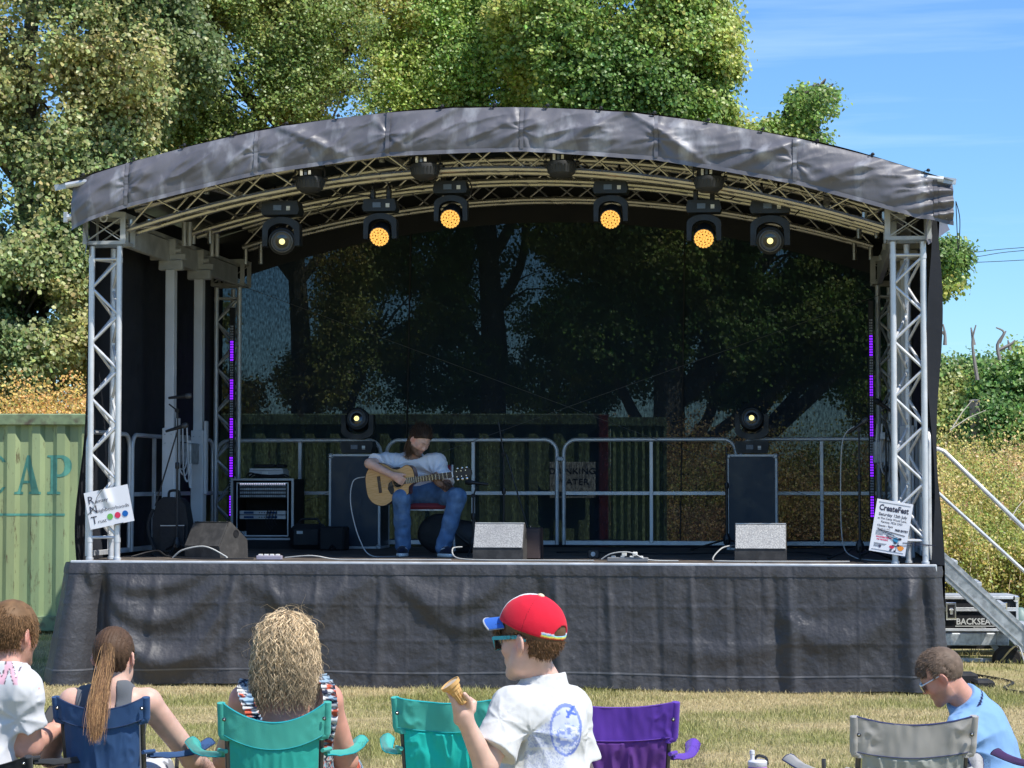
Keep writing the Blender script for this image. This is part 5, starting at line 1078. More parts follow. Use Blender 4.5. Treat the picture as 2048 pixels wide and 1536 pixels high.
# ================================================================== SDF MODELLER (bodies, clothes, hair)
class Grid:
    def __init__(s, lo, hi, h):
        s.lo = np.array(lo, np.float32); s.h = h; s.n = np.ceil((np.array(hi) - s.lo) / h).astype(int) + 1
        s.D = np.full(s.n, 1.0, np.float32); s.ax = [s.lo[i] + h * np.arange(s.n[i], dtype=np.float32) for i in range(3)]
    def sub(s, lo, hi):
        a = np.clip(np.floor((np.array(lo) - s.lo) / s.h).astype(int), 0, s.n - 1); b = np.clip(np.ceil((np.array(hi) - s.lo) / s.h).astype(int) + 1, 1, s.n)
        sl = tuple(slice(a[i], max(b[i], a[i] + 1)) for i in range(3)); X, Y, Z = np.meshgrid(*[s.ax[i][sl[i]] for i in range(3)], indexing='ij'); return sl, np.stack([X, Y, Z], -1)
    def put(s, sl, d, k, neg=False):
        D = s.D[sl]
        if neg:
            if k <= 0: s.D[sl] = np.maximum(D, -d); return
            h = np.clip(.5 - .5 * (D + d) / k, 0, 1); s.D[sl] = D * (1 - h) + (-d) * h + k * h * (1 - h); return
        if k <= 0: s.D[sl] = np.minimum(D, d); return
        h = np.clip(.5 + .5 * (D - d) / k, 0, 1); s.D[sl] = D * (1 - h) + d * h - k * h * (1 - h)
    def cap(s, a, b, r1, r2=None, k=.02, neg=False):
        r2 = r1 if r2 is None else r2; a = np.array(a, np.float32); b = np.array(b, np.float32); m = max(r1, r2) + k + 3 * s.h
        sl, P = s.sub(np.minimum(a, b) - m, np.maximum(a, b) + m); ab = b - a; L2 = max(float(ab @ ab), 1e-9); t = np.clip(((P - a) @ ab) / L2, 0, 1)
        d = np.linalg.norm(P - a - t[..., None] * ab, axis=-1) - (r1 + (r2 - r1) * t); s.put(sl, d, k, neg); return s
    def ell(s, c, r, Rm=None, k=.02, neg=False):
        c = np.array(c, np.float32); r = np.array(r, np.float32); m = float(r.max()) + k + 3 * s.h; sl, P = s.sub(c - m, c + m); q = P - c
        if Rm is not None: q = q @ np.array(Rm, np.float32)
        k0 = np.linalg.norm(q / r, axis=-1); k1 = np.linalg.norm(q / (r * r), axis=-1) + 1e-6; d = k0 * (k0 - 1) / k1; s.put(sl, d, k, neg); return s
    def fun(s, f):
        X, Y, Z = np.meshgrid(*s.ax, indexing='ij'); P = np.stack([X, Y, Z], -1); s.D = f(P, s.D); return s
    def near(s, f, w=.04):
        """add displacement only near the surface"""
        m = np.abs(s.D) < w; i = np.argwhere(m); P = s.lo + i * s.h; s.D[m] += f(P.astype(np.float32)); return s
    def chain(s, pts, rs, k=.02):
        for i in range(len(pts) - 1): s.cap(pts[i], pts[i + 1], rs[i], rs[i + 1], k)
        return s
    def surf(s):
        D = s.D; S = D < 0; nx, ny, nz = D.shape
        c = np.zeros((nx - 1, ny - 1, nz - 1), np.int8)
        for a in (0, 1):
            for b in (0, 1):
                for d in (0, 1): c += S[a:nx - 1 + a, b:ny - 1 + b, d:nz - 1 + d]
        act = (c > 0) & (c < 8); ids = np.argwhere(act); vid = np.full(act.shape, -1, np.int64); vid[act] = np.arange(len(ids))
        acc = np.zeros((len(ids), 3)); cnt = np.zeros(len(ids)); i0 = ids
        corners = [(a, b, d) for a in (0, 1) for b in (0, 1) for d in (0, 1)]; val = {q: D[i0[:, 0] + q[0], i0[:, 1] + q[1], i0[:, 2] + q[2]] for q in corners}
        for q in corners:
            for ax in range(3):
                if q[ax] == 0:
                    p = list(q); p[ax] = 1; p = tuple(p); v0, v1 = val[q], val[p]; m = (v0 < 0) != (v1 < 0); t = np.where(m, v0 / np.where(m, v0 - v1, 1), 0)
                    e = np.array(q, float)[None].repeat(len(ids), 0); e[:, ax] += t; acc[m] += e[m]; cnt[m] += 1
        V = s.lo + (ids + acc / cnt[:, None]) * s.h; F = []
        for ax in range(3):
            b, c_ = (ax + 1) % 3, (ax + 2) % 3; sh = list(D.shape); sl0 = [slice(None)] * 3; sl1 = [slice(None)] * 3; sl0[ax] = slice(0, sh[ax] - 1); sl1[ax] = slice(1, sh[ax])
            A, B = S[tuple(sl0)], S[tuple(sl1)]; e = np.argwhere(A != B); ok = (e[:, b] > 0) & (e[:, c_] > 0) & (e[:, b] < sh[b] - 1) & (e[:, c_] < sh[c_] - 1); e = e[ok]
            if not len(e): continue
            fl = A[e[:, 0], e[:, 1], e[:, 2]]; q = []
            for db, dc in ((0, 0), (-1, 0), (-1, -1), (0, -1)):
                t = e.copy(); t[:, b] += db; t[:, c_] += dc; q.append(vid[t[:, 0], t[:, 1], t[:, 2]])
            q = np.stack(q, 1); q[~fl] = q[~fl][:, ::-1]; F.append(q)
        F = np.concatenate(F); return V.astype(np.float32), F[(F >= 0).all(1)][:, ::-1] if False else F[(F >= 0).all(1)]
def relax(V, F, it=2, lam=.5):
    n = len(V); 
    for _ in range(it):
        acc = np.zeros_like(V); cnt = np.zeros(n)
        for i in range(4):
            a, b = F[:, i], F[:, (i + 1) % 4]; 
            for c in range(3): acc[:, c] += np.bincount(a, V[b, c], n) + np.bincount(b, V[a, c], n)
            cnt += np.bincount(a, minlength=n) + np.bincount(b, minlength=n)
        V = V + lam * (acc / np.maximum(cnt, 1)[:, None] - V)
    return V
def sdf_obj(name, G, m, parent, color=None, it=2, origin=None):
    V, F = G.surf(); V = relax(V, F, it); C = color(V) if color is not None else None
    o = Vector(parent.location) if origin is None else Vector(origin)
    return link(name, np_mesh(name, V - np.array(o), F, m, C, True), parent)
nv3 = lambda v: np.array(v, float) / np.linalg.norm(v)
class Head:
    """head frame: f forward, l to the person's left, u up"""
    def __init__(s, c, f, up=(0, 0, 1), sc=1.0, roll=0.):
        s.c = np.array(c, float); s.f = nv3(f); u = np.array(up, float); l = nv3(np.cross(u, s.f)); u = np.cross(s.f, l)
        s.l = l * math.cos(roll) + u * math.sin(roll); s.u = np.cross(s.f, s.l); s.s = sc; s.R = np.stack([s.f, s.l, s.u], 1)
    def w(s, x, y, z): return s.c + s.s * (s.f * x + s.l * y + s.u * z)
    def loc(s, P): return ((P - s.c) @ s.R) / s.s
    def skull(s, G, infl=0., k=.02):
        q = s.s
        G.ell(s.w(-.015, 0, .03), (np.array([.099, .077, .092]) + infl) * q, s.R, k * q); G.ell(s.w(.022, 0, -.035), (np.array([.068, .062, .082]) + infl) * q, s.R, .03 * q)
    def add(s, G, chin=1., ears=True, neck=True, jaw=1., nose=1.):
        q = s.s; w = s.w; s.skull(G); R_ = s.R
        G.cap(w(.015, .045, -.075), w(.072, .010, -.105), .022 * q * jaw, .018 * q * chin, .03 * q); G.cap(w(.015, -.045, -.075), w(.072, -.010, -.105), .022 * q * jaw, .018 * q * chin, .03 * q)
        G.cap(w(.0, .058, -.04), w(.01, .05, -.078), .020 * q, .018 * q, .03 * q); G.cap(w(.0, -.058, -.04), w(.01, -.05, -.078), .020 * q, .018 * q, .03 * q)
        for y in (-1, 1):
            G.ell(w(.058, y * .038, -.025), np.array([.026, .022, .026]) * q, R_, .02 * q)       # cheek
            G.cap(w(.078, y * .014, .022), w(.068, y * .045, .018), .012 * q, .010 * q, .016 * q)   # brow
            G.ell(w(.094, y * .030, .002), np.array([.013, .016, .011]) * q, R_, .012 * q, True)  # socket
            G.ell(w(.0755, y * .030, .001), np.array([.0125, .0125, .0125]) * q, R_, .004 * q)
        G.cap(w(.084, 0, .008), w(.104 * nose, 0, -.030), .0075 * q, .0115 * q, .012 * q); G.cap(w(.092, .010, -.034), w(.092, -.010, -.034), .007 * q, .007 * q, .008 * q)
        G.cap(w(.083, .018, -.062), w(.083, -.018, -.062), .0085 * q, None, .010 * q); G.cap(w(.082, .015, -.073), w(.082, -.015, -.073), .008 * q, None, .008 * q)
        G.cap(w(.095, .020, -.067), w(.095, -.020, -.067), .003 * q, None, .003 * q, True)
        if ears:
            for y in (-1, 1):
                Rr = R_ @ np.array(Matrix.Rotation(y * -.45, 3, 'Z') @ Matrix.Rotation(.12, 3, 'Y'))
                G.ell(w(-.014, y * .086, -.008), np.array([.021, .0085, .033]) * q, Rr, .005 * q); G.ell(w(-.012, y * .098, -.003), np.array([.011, .008, .019]) * q, Rr, .004 * q, True); G.ell(w(-.006, y * .080, -.036), np.array([.009, .007, .010]) * q, Rr, .006 * q)
def skin_col(base, head=None, beard=0., hairc=None, flush=.0, extra=None):
    base = np.array(base, float)
    def f(V):
        C = np.repeat(base[None], len(V), 0) * (1 + .28 * (fbm(V, 42, 3)[:, None] - .5)); C[:, 1:] *= (1 - .12 * (fbm(V, 9, 2)[:, None] - .5))
        if head is not None:
            q = head.loc(V); g = lambda x, y, z, r: np.exp(-(((q[:, 0] - x) ** 2 + (np.abs(q[:, 1]) - y) ** 2 + (q[:, 2] - z) ** 2) / r ** 2))[:, None]
            C = C * (1 - g(.06, .042, -.03, .025) * np.array([0, .22, .2]) * .8) * (1 - g(0, .085, -.01, .03) * np.array([0, .3, .3]))
            lip = np.exp(-(((q[:, 0] - .09) / .02) ** 2 + (q[:, 1] / .02) ** 2 + ((q[:, 2] + .067) / .010) ** 2))[:, None]; C = C * (1 - lip * np.array([.15, .45, .4]))
            br = np.exp(-(((np.abs(q[:, 1]) - .03) / .018) ** 2 + ((q[:, 2] - .026) / .006) ** 2))[:, None] * (q[:, 0] > .05)[:, None]
            if hairc is not None: C = C * (1 - br * .75) + np.array(hairc) * br * .75
            if beard > 0:
                m = np.clip(((-.045 - q[:, 2]) / .014), 0, 1) * (q[:, 0] > -.02) * (q[:, 2] > -.16); m = m * (1 - lip[:, 0]); m = m * beard * (.75 + .5 * fbm(V, 90, 2)); m = np.clip(m, 0, 1)[:, None]; C = C * (1 - m) + np.array(hairc) * m
        if extra is not None: C = extra(V, C)
        return np.clip(C, .01, 1)
    return f
M_skin = mat('skin', (1, 1, 1), .48, 0, 0, attr='Col', spec=.4, bump=.15, bs=300, bdist=.002)
M_skin.node_tree.nodes['Principled BSDF'].inputs['Subsurface Weight'].default_value = .12
M_skin.node_tree.nodes['Principled BSDF'].inputs['Subsurface Radius'].default_value = (.012, .004, .002)
M_hair = mat('hair', (1, 1, 1), .62, 0, 0, attr='Col', spec=.25)
M_cloth = mat('cotton_cloth', (1, 1, 1), .85, 0, 0, attr='Col', spec=.2, bump=.25, bs=420, bdist=.002, sheen=.1)
M_denim = mat('blue_denim', (.07, .15, .29), .85, 0, .25, 14, .4, 260, c2=(.12, .20, .32), c2s=7, c2t=(.48, .72), bdist=.003)
def fingers(G, wrist, fw, across, nrm, sc=1., curl=(.5, .5, .5, .5), spread=.0, thumb=(.6, .5, .2), base_r=.0095, k=.006, tdir=None):
    """hand: fw along the hand, across towards the thumb side, nrm out of the palm. five fingers, each its own chain"""
    W = np.array(wrist, float); fw = nv3(fw); nrm = nv3(np.array(nrm) - fw * np.dot(nrm, fw)); ac = np.cross(fw, nrm); ac = ac * (1 if np.dot(ac, across) > 0 else -1)
    P = lambda a, b, c: W + sc * (fw * a + ac * b + nrm * c)
    G.cap(W, P(.03, .0, 0), .024 * sc, .026 * sc, .02 * sc)
    for b in (-.027, -.009, .009, .027): G.cap(P(.02, b * .6, 0), P(.078, b, -.002), .0155 * sc, .0125 * sc, .010 * sc)
    L = [(.030, .019, .016), (.036, .023, .018), (.040, .026, .018), (.036, .022, .017)]   # pinky .. index
    for i, b in enumerate((-.028, -.0095, .0095, .028)):
        a = 0.; p = P(.080, b, -.002); c = curl[3 - i] if len(curl) == 4 else .5; sp = spread * (i - 1.5)
        for j, l in enumerate(L[i]):
            a += c * (1.0, 1.15, .75)[j]; d = fw * math.cos(a) + nrm * math.sin(a) + ac * sp; d = nv3(d); q = p + d * l * sc; r0 = base_r * sc * (1, .93, .85, .75)[j]; r1 = base_r * sc * (1, .93, .85, .75)[j + 1]; G.cap(p, q, r0, r1, k * sc * .5); p = q
    t0 = P(.018, .024, .004); d1 = nv3(fw * thumb[0] + ac * thumb[1] + nrm * thumb[2]) if tdir is None else nv3(tdir[0]); t1 = t0 + d1 * .040 * sc; d2 = nv3(d1 * .8 + nrm * .35 + fw * .25) if tdir is None else nv3(tdir[1]); t2 = t1 + d2 * .030 * sc; t3 = t2 + nv3(d2 + nrm * .25) * .022 * sc
    G.cap(t0, t1, .0155 * sc, .0115 * sc, .012 * sc); G.cap(t1, t2, .0112 * sc, .0102 * sc, .004); G.cap(t2, t3, .0102 * sc, .0085 * sc, .003)
def strands(roots, tang, length, nseg, w, cols, wave=0., wf=20., grav=.0, curl3=0., taper=.8, jit=.15, target=None, clumpn=0):
    """hair as thin three-sided strands"""
    n = len(roots); L = length * rng.uniform(.75, 1.15, n) if np.isscalar(length) else length; p = roots.copy(); d = tang / (np.linalg.norm(tang, axis=1)[:, None] + 1e-9); d = d + rng.normal(0, jit, (n, 3)); st = (L / nseg)[:, None]
    ph = rng.uniform(0, 6.28, n); ph2 = rng.uniform(0, 6.28, n); wfv = wf * rng.uniform(.75, 1.3, n); wav = wave * rng.uniform(.5, 1.4, n); pts = []
    side = np.cross(d, [0, 0, 1.]); side /= np.linalg.norm(side, axis=1)[:, None] + 1e-9
    for k in range(nseg + 1):
        s_ = (L * k / nseg); fade = min(1, k / 2.)
        off = side * (np.sin(s_ * wfv + ph) * wav * fade)[:, None] + np.cross(side, [0, 0, 1.]) * (np.cos(s_ * wfv + ph2) * wav * curl3 * fade)[:, None]
        pts.append(p + off); 
        if target is not None: d = target(p, d, k / nseg)
        d = d + np.array([0, 0, -grav]); d = d / (np.linalg.norm(d, axis=1)[:, None] + 1e-9); p = p + d * st
    pts = np.stack(pts, 1)  # n,k,3
    T = np.gradient(pts, axis=1); T /= np.linalg.norm(T, axis=2)[..., None] + 1e-9; a = np.cross(T, rng.normal(0, 1, (n, 1, 3))); a /= np.linalg.norm(a, axis=2)[..., None] + 1e-9; b = np.cross(T, a)
    ww = w * rng.uniform(.7, 1.3, n)[:, None] * (1 - taper * (np.arange(nseg + 1) / nseg) ** 2)[None]; V = np.stack([pts + (a * math.cos(q) + b * math.sin(q)) * ww[..., None] for q in (0, 2.09, 4.19)], 2); V = V.reshape(-1, 3)
    K = nseg + 1; base = (np.arange(n) * K * 3)[:, None, None] + (np.arange(nseg) * 3)[None, :, None] + np.arange(3)[None, None]; nxt = (np.arange(n) * K * 3)[:, None, None] + (np.arange(nseg) * 3)[None, :, None] + np.array([1, 2, 0])[None, None]
    F = np.stack([base, nxt, nxt + 3, base + 3], -1).reshape(-1, 4); C = np.repeat(cols, K * 3, 0); return V, F, C
def join_np(L): V = np.concatenate([a[0] for a in L]); off = np.cumsum([0] + [len(a[0]) for a in L[:-1]]); return V, np.concatenate([a[1] + o for a, o in zip(L, off)]), np.concatenate([a[2] for a in L])
def pick(G_or_V, F, n):
    V = G_or_V; f = F[rng.integers(0, len(F), n)]; w = rng.dirichlet([1, 1, 1, 1], n); p = (V[f] * w[..., None]).sum(1); nn = np.cross(V[f[:, 2]] - V[f[:, 0]], V[f[:, 3]] - V[f[:, 1]]); nn /= np.linalg.norm(nn, axis=1)[:, None] + 1e-9; return p, nn
def wrinkle(amp, sc=6, st=(1, 1, 1), ridge=True, seed=0):
    st = np.array(st, np.float32)
    def f(P):
        n = fbm(P * st + seed * 7.3, sc, 3)
        return -amp * (1 - 2 * np.abs(n - .5) * 2) if ridge else amp * (n - .5) * 2
    return f
def folds(anchor, amp, n, r0, wd, ph=0., ax=(0, 2)):
    a_ = np.array(anchor)
    def f(P):
        dx = P[:, ax[0]] - a_[ax[0]]; dz = P[:, ax[1]] - a_[ax[1]]; r = np.linalg.norm(P - a_, axis=1); th = np.arctan2(dz, dx); return amp * np.abs(np.sin(th * n / 2 + ph + 6 * r)) ** .7 * np.exp(-((r - r0) / wd) ** 2)
    return f
def person(name_loc, label): return empty('person', name_loc, 0, label, 'person')
Rz = lambda a: np.array(Matrix.Rotation(a, 3, 'Z'))
def torso(G, hip, chest, neck, shL, shR, yaw, w=1., infl=0., k=.05, depth=1.):
    R_ = Rz(yaw); hip, chest, neck, shL, shR = map(np.array, (hip, chest, neck, shL, shR)); mid = hip * .5 + chest * .5
    G.ell(hip, (np.array([.165, .115, .11]) + 0) * w + infl, R_, k); G.ell(mid, np.array([.140 * w + infl, .105 * w * depth + infl, .15 * w + infl]), R_, k)
    G.ell(chest, np.array([.155 * w + infl, .105 * w * depth + infl, .15 * w + infl]), R_, k); G.cap(shL, shR, .055 * w + infl, None, k); c = (shL + shR) / 2
    for s_ in (shL, shR): G.cap(c * .4 + s_ * .6 + np.array([0, 0, .0]), neck, .040 * w + infl * .6, .040 * w + infl * .5, k * .6)
    G.cap(chest + [0, 0, .08], neck, .07 * w + infl, .048 * w + infl, k * .6)
A = lambda px, py, Y: np.array(at(px, py, Y))

# ================================================================== CAMPING CHAIRS
M_pole = mat('grey_chair_tube', (.10, .10, .105), .35, .6, .1)
M_net2 = screen_mat('cup_net', (.02, .02, .02), .86, weave=300)
def camp_chair(x, Y, w, zt, rz, colr, trim, label, name='camping_chair', back_low=.44, dip=.03, bulge=.05, band=.11, arms=(1, 1), trimw=.0036, pocket=False, wr=.006, tl=0., armz=.0, shade2=None):
    g = empty(name, (x, Y, 0), rz, label, 'camping chair', 'folding camping chairs')
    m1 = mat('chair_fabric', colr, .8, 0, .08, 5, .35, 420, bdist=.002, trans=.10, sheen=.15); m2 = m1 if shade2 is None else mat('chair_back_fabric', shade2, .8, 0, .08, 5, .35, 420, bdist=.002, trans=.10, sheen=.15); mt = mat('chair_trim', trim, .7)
    h = w / 2; yb = lambda z: -.10 * (z - .42) / (zt - .42) - .02
    for s_ in (-1, 1):
        a = (s_ * (h - .01), yb(.40) + .02, .40); b_ = (s_ * h, yb(zt) + tl, zt - .01); mb = MB(); mb.tube([a, b_], .0095, 10); mb.build('back_pole', M_pole, g)
        for (p, q) in [((s_ * (h + .01), -.02, .42), (s_ * (h + .03), .40, .015)), ((s_ * (h + .01), .42, .40), (s_ * (h + .03), -.10, .015)), ((s_ * h, .40, .02), (-s_ * (h - .02), .40, .38)), ((s_ * h, -.08, .02), (-s_ * (h - .02), -.04, .40))]:
            mb = MB(); mb.tube([p, q], .0085, 8); lg = mb.build('leg', M_pole, g)
        for yy in (.40, -.10): mb = MB(); mb.lathe([(.02, 0), (.022, .01), (.012, .035)], 12, c=(s_ * (h + .03), yy, 0)); mb.build('foot', M_black, g)
        mb = MB(); mb.tube([(s_ * (h + .03), .36, .40), (s_ * (h + .035), .37, .685 + armz)], .008, 8); mb.build('arm_post', M_pole, g)
    # back sheet : one curved cloth with wrinkles
    nu_, nv_ = 90, 90; U, T = np.meshgrid(np.linspace(-1, 1, nu_), np.linspace(0, 1, nv_), indexing='ij')
    zz = back_low + (zt + .015 - dip * (1 - U ** 2) ** 1.0 - back_low) * T; prof = (1 - np.abs(U) ** 2.2)
    bandT = 1 - band / (zt - back_low); X_ = U * (h + .012 * T - .020 * (T < bandT)); Y_ = yb(zz) + tl * T - .016 - bulge * prof * (1.15 - .55 * T); Pn = np.stack([U * w * 4, zz * 3, zz * 0 + x * 9], -1)
    Y_ = Y_ + wr * 2.2 * (fbm(Pn, 1.6, 3) - .5) * prof - wr * (1 - 4 * np.abs(fbm(Pn + 30, 2.6, 2) - .5)) * prof * (T < 1 - band / (zt - back_low)) - wr * .6 * (1 - 4 * np.abs(fbm(np.stack([U * 3, zz * 14, zz * 0 + x], -1), 1.3, 2) - .5)) * np.exp(-((np.abs(U) - .8) / .2) ** 2)
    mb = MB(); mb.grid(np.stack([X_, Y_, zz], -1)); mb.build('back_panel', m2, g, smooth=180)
    nb = nv_ - int(nv_ * band / (zt - back_low)); Yb = Y_ - .006 - .003 * (fbm(Pn, 3, 2) - .5)
    mb = MB(); mb.grid(np.stack([X_[:, nb:], Yb[:, nb:], zz[:, nb:]], -1)); mb.build('top_band', m1, g, smooth=180)
    mb = MB(); mb.tube([(X_[i, nb], Yb[i, nb] - .001, zz[i, nb]) for i in range(0, nu_, 3)], .0016, 5); mb.build('stitching', mt, g)
    mb = MB(); rim = [(X_[i, -1], Y_[i, -1] - .003, zz[i, -1]) for i in range(0, nu_, 2)]; mb.tube(rim, trimw, 6); mb.build('top_piping', mt, g)
    for s_, i in ((-1, 0), (1, nu_ - 1)):
        mb = MB(); mb.tube([(X_[i, j] + s_ * .006, Y_[i, j] + .006, zz[i, j]) for j in range(nb - 4, nv_)], [.0155] * (nv_ - nb + 4), 12); mb.build('pole_sleeve', m1, g)
        mb = MB(); mb.tube([(X_[i, j] + s_ * .0175, Y_[i, j] + .006, zz[i, j]) for j in range(nb - 4, nv_, 2)], trimw * .7, 5); mb.build('sleeve_piping', mt, g)
        j = nb + (nv_ - nb) // 2; p = (X_[i, j] - s_ * .004, Y_[i, j] - .020, zz[i, j]); mb = MB(); mb.lathe([(.007, 0), (.0075, .003), (.004, .005), (.001, .005)], 12, M=Matrix.Rotation(math.pi / 2, 4, 'X'), c=p); rv = mb.build('rivet', M_black, g); mb = MB(); mb.lathe([(.0035, .005), (.002, .0065)], 8, M=Matrix.Rotation(math.pi / 2, 4, 'X'), c=p); mb.build('rivet_head', M_chrome, rv)
    U, T = np.meshgrid(np.linspace(-1, 1, 24), np.linspace(0, 1, 24), indexing='ij'); mb = MB(); mb.grid(np.stack([U * h, -.04 + .44 * T, .425 - .05 * (1 - U ** 2) * np.sin(np.pi * np.clip(T, .05, 1))], -1)); mb.build('seat', m1, g, smooth=180)
    for s_ in (-1, 1):
        if not arms[(s_ + 1) // 2]: continue
        U, T = np.meshgrid(np.linspace(-1, 1, 14), np.linspace(0, 1, 30), indexing='ij'); wd = .020 + .008 * T; sag = -.022 * np.sin(np.pi * T)
        X2 = s_ * (h + .012 + .11 * T + .02 * np.sin(np.pi * T)) + U * wd * (.4 + .6 * T) + s_ * .03 * T; Y2 = -.06 + .46 * T; Z2 = .70 + armz + sag - .02 * np.abs(U) ** 2 + .006 * (fbm(np.stack([U * 2, T * 5, T * 0 + s_], -1), 2, 2) - .5)
        mb = MB(); mb.grid(np.stack([X2, Y2, Z2], -1)); ar = mb.build('armrest', m1, g, smooth=180)
        mb = MB(); mb.tube([(X2[-1, j], Y2[-1, j], Z2[-1, j]) for j in range(0, 30, 2)] + [(X2[i, -1], Y2[i, -1], Z2[i, -1]) for i in range(13, -1, -2)] + [(X2[0, j], Y2[0, j], Z2[0, j]) for j in range(29, -1, -2)], trimw * .7, 5); mb.build('armrest_piping', mt, ar)
        mb = MB(); mb.tube([(s_ * (h + .0), -.10, .702 + armz), (s_ * (h + .03), -.04, .70 + armz)], .008, 8); mb.build('arm_loop', m1, ar)
        if s_ > 0:
            mb = MB(); mb.lathe([(.046, 0), (.045, -.11), (.03, -.12), (.001, -.12)], 20, c=(X2[7, 25], .33, Z2[7, 25] - .004)); mb.f.pop(); mb.mi.pop(); mb.f.pop(); mb.mi.pop(); mb.build('cup_net', M_net2, ar)
    return g
def chair_px(xl, xr, ytop, Y, **k):
    a = A(xl, ytop, Y); b_ = A(xr, ytop, Y); return camp_chair((a[0] + b_[0]) / 2, Y + .1, b_[0] - a[0], a[2] + .005, **k)
chair_px(127, 290, 1403, 8.32, rz=R(-3), colr=(.022, .075, .20), trim=(.01, .03, .09), label='blue camping chair with the ponytailed woman in it', dip=.045, bulge=.05, band=.085, arms=(0, 1), armz=-.03)
chair_px(449, 640, 1414, 8.15, rz=R(5), colr=(.055, .42, .34), shade2=(.015, .38, .31), trim=(.0, .30, .34), label='turquoise camping chair under the curly-haired woman', dip=.072, bulge=.055, band=.12, armz=-.005)
chair_px(809, 1004, 1405, 8.15, rz=R(-8), colr=(.06, .46, .38), shade2=(.0, .50, .42), trim=(.0, .34, .36), label='empty turquoise camping chair behind the boy in the red cap', dip=.02, bulge=.0, band=.115, wr=.014)
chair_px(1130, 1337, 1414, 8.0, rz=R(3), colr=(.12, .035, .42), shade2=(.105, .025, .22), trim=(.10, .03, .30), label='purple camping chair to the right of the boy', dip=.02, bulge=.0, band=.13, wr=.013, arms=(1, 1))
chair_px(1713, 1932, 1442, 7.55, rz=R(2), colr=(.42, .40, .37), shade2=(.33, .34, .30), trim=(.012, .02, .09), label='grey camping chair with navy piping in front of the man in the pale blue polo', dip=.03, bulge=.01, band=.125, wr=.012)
# only the arm strap of the left man's own chair and of one at the right edge can be seen
camp_chair(A(20, 1500, 8.05)[0] - .16, 8.15, .46, .68, R(-4), (.02, .022, .026), (.01, .01, .01), 'low black camping chair carrying the man at the left edge', back_low=.40, dip=.05, bulge=.04, band=.05, armz=-.02)
camp_chair(A(2120, 1500, 8.0)[0] + .34, 8.3, .46, .72, R(6), (.06, .012, .10), (.02, .01, .04), 'dark purple chair whose arm strap enters at the lower right corner', arms=(1, 1), armz=-.055)

# ================================================================== PEOPLE
SK1 = (.62, .38, .28)
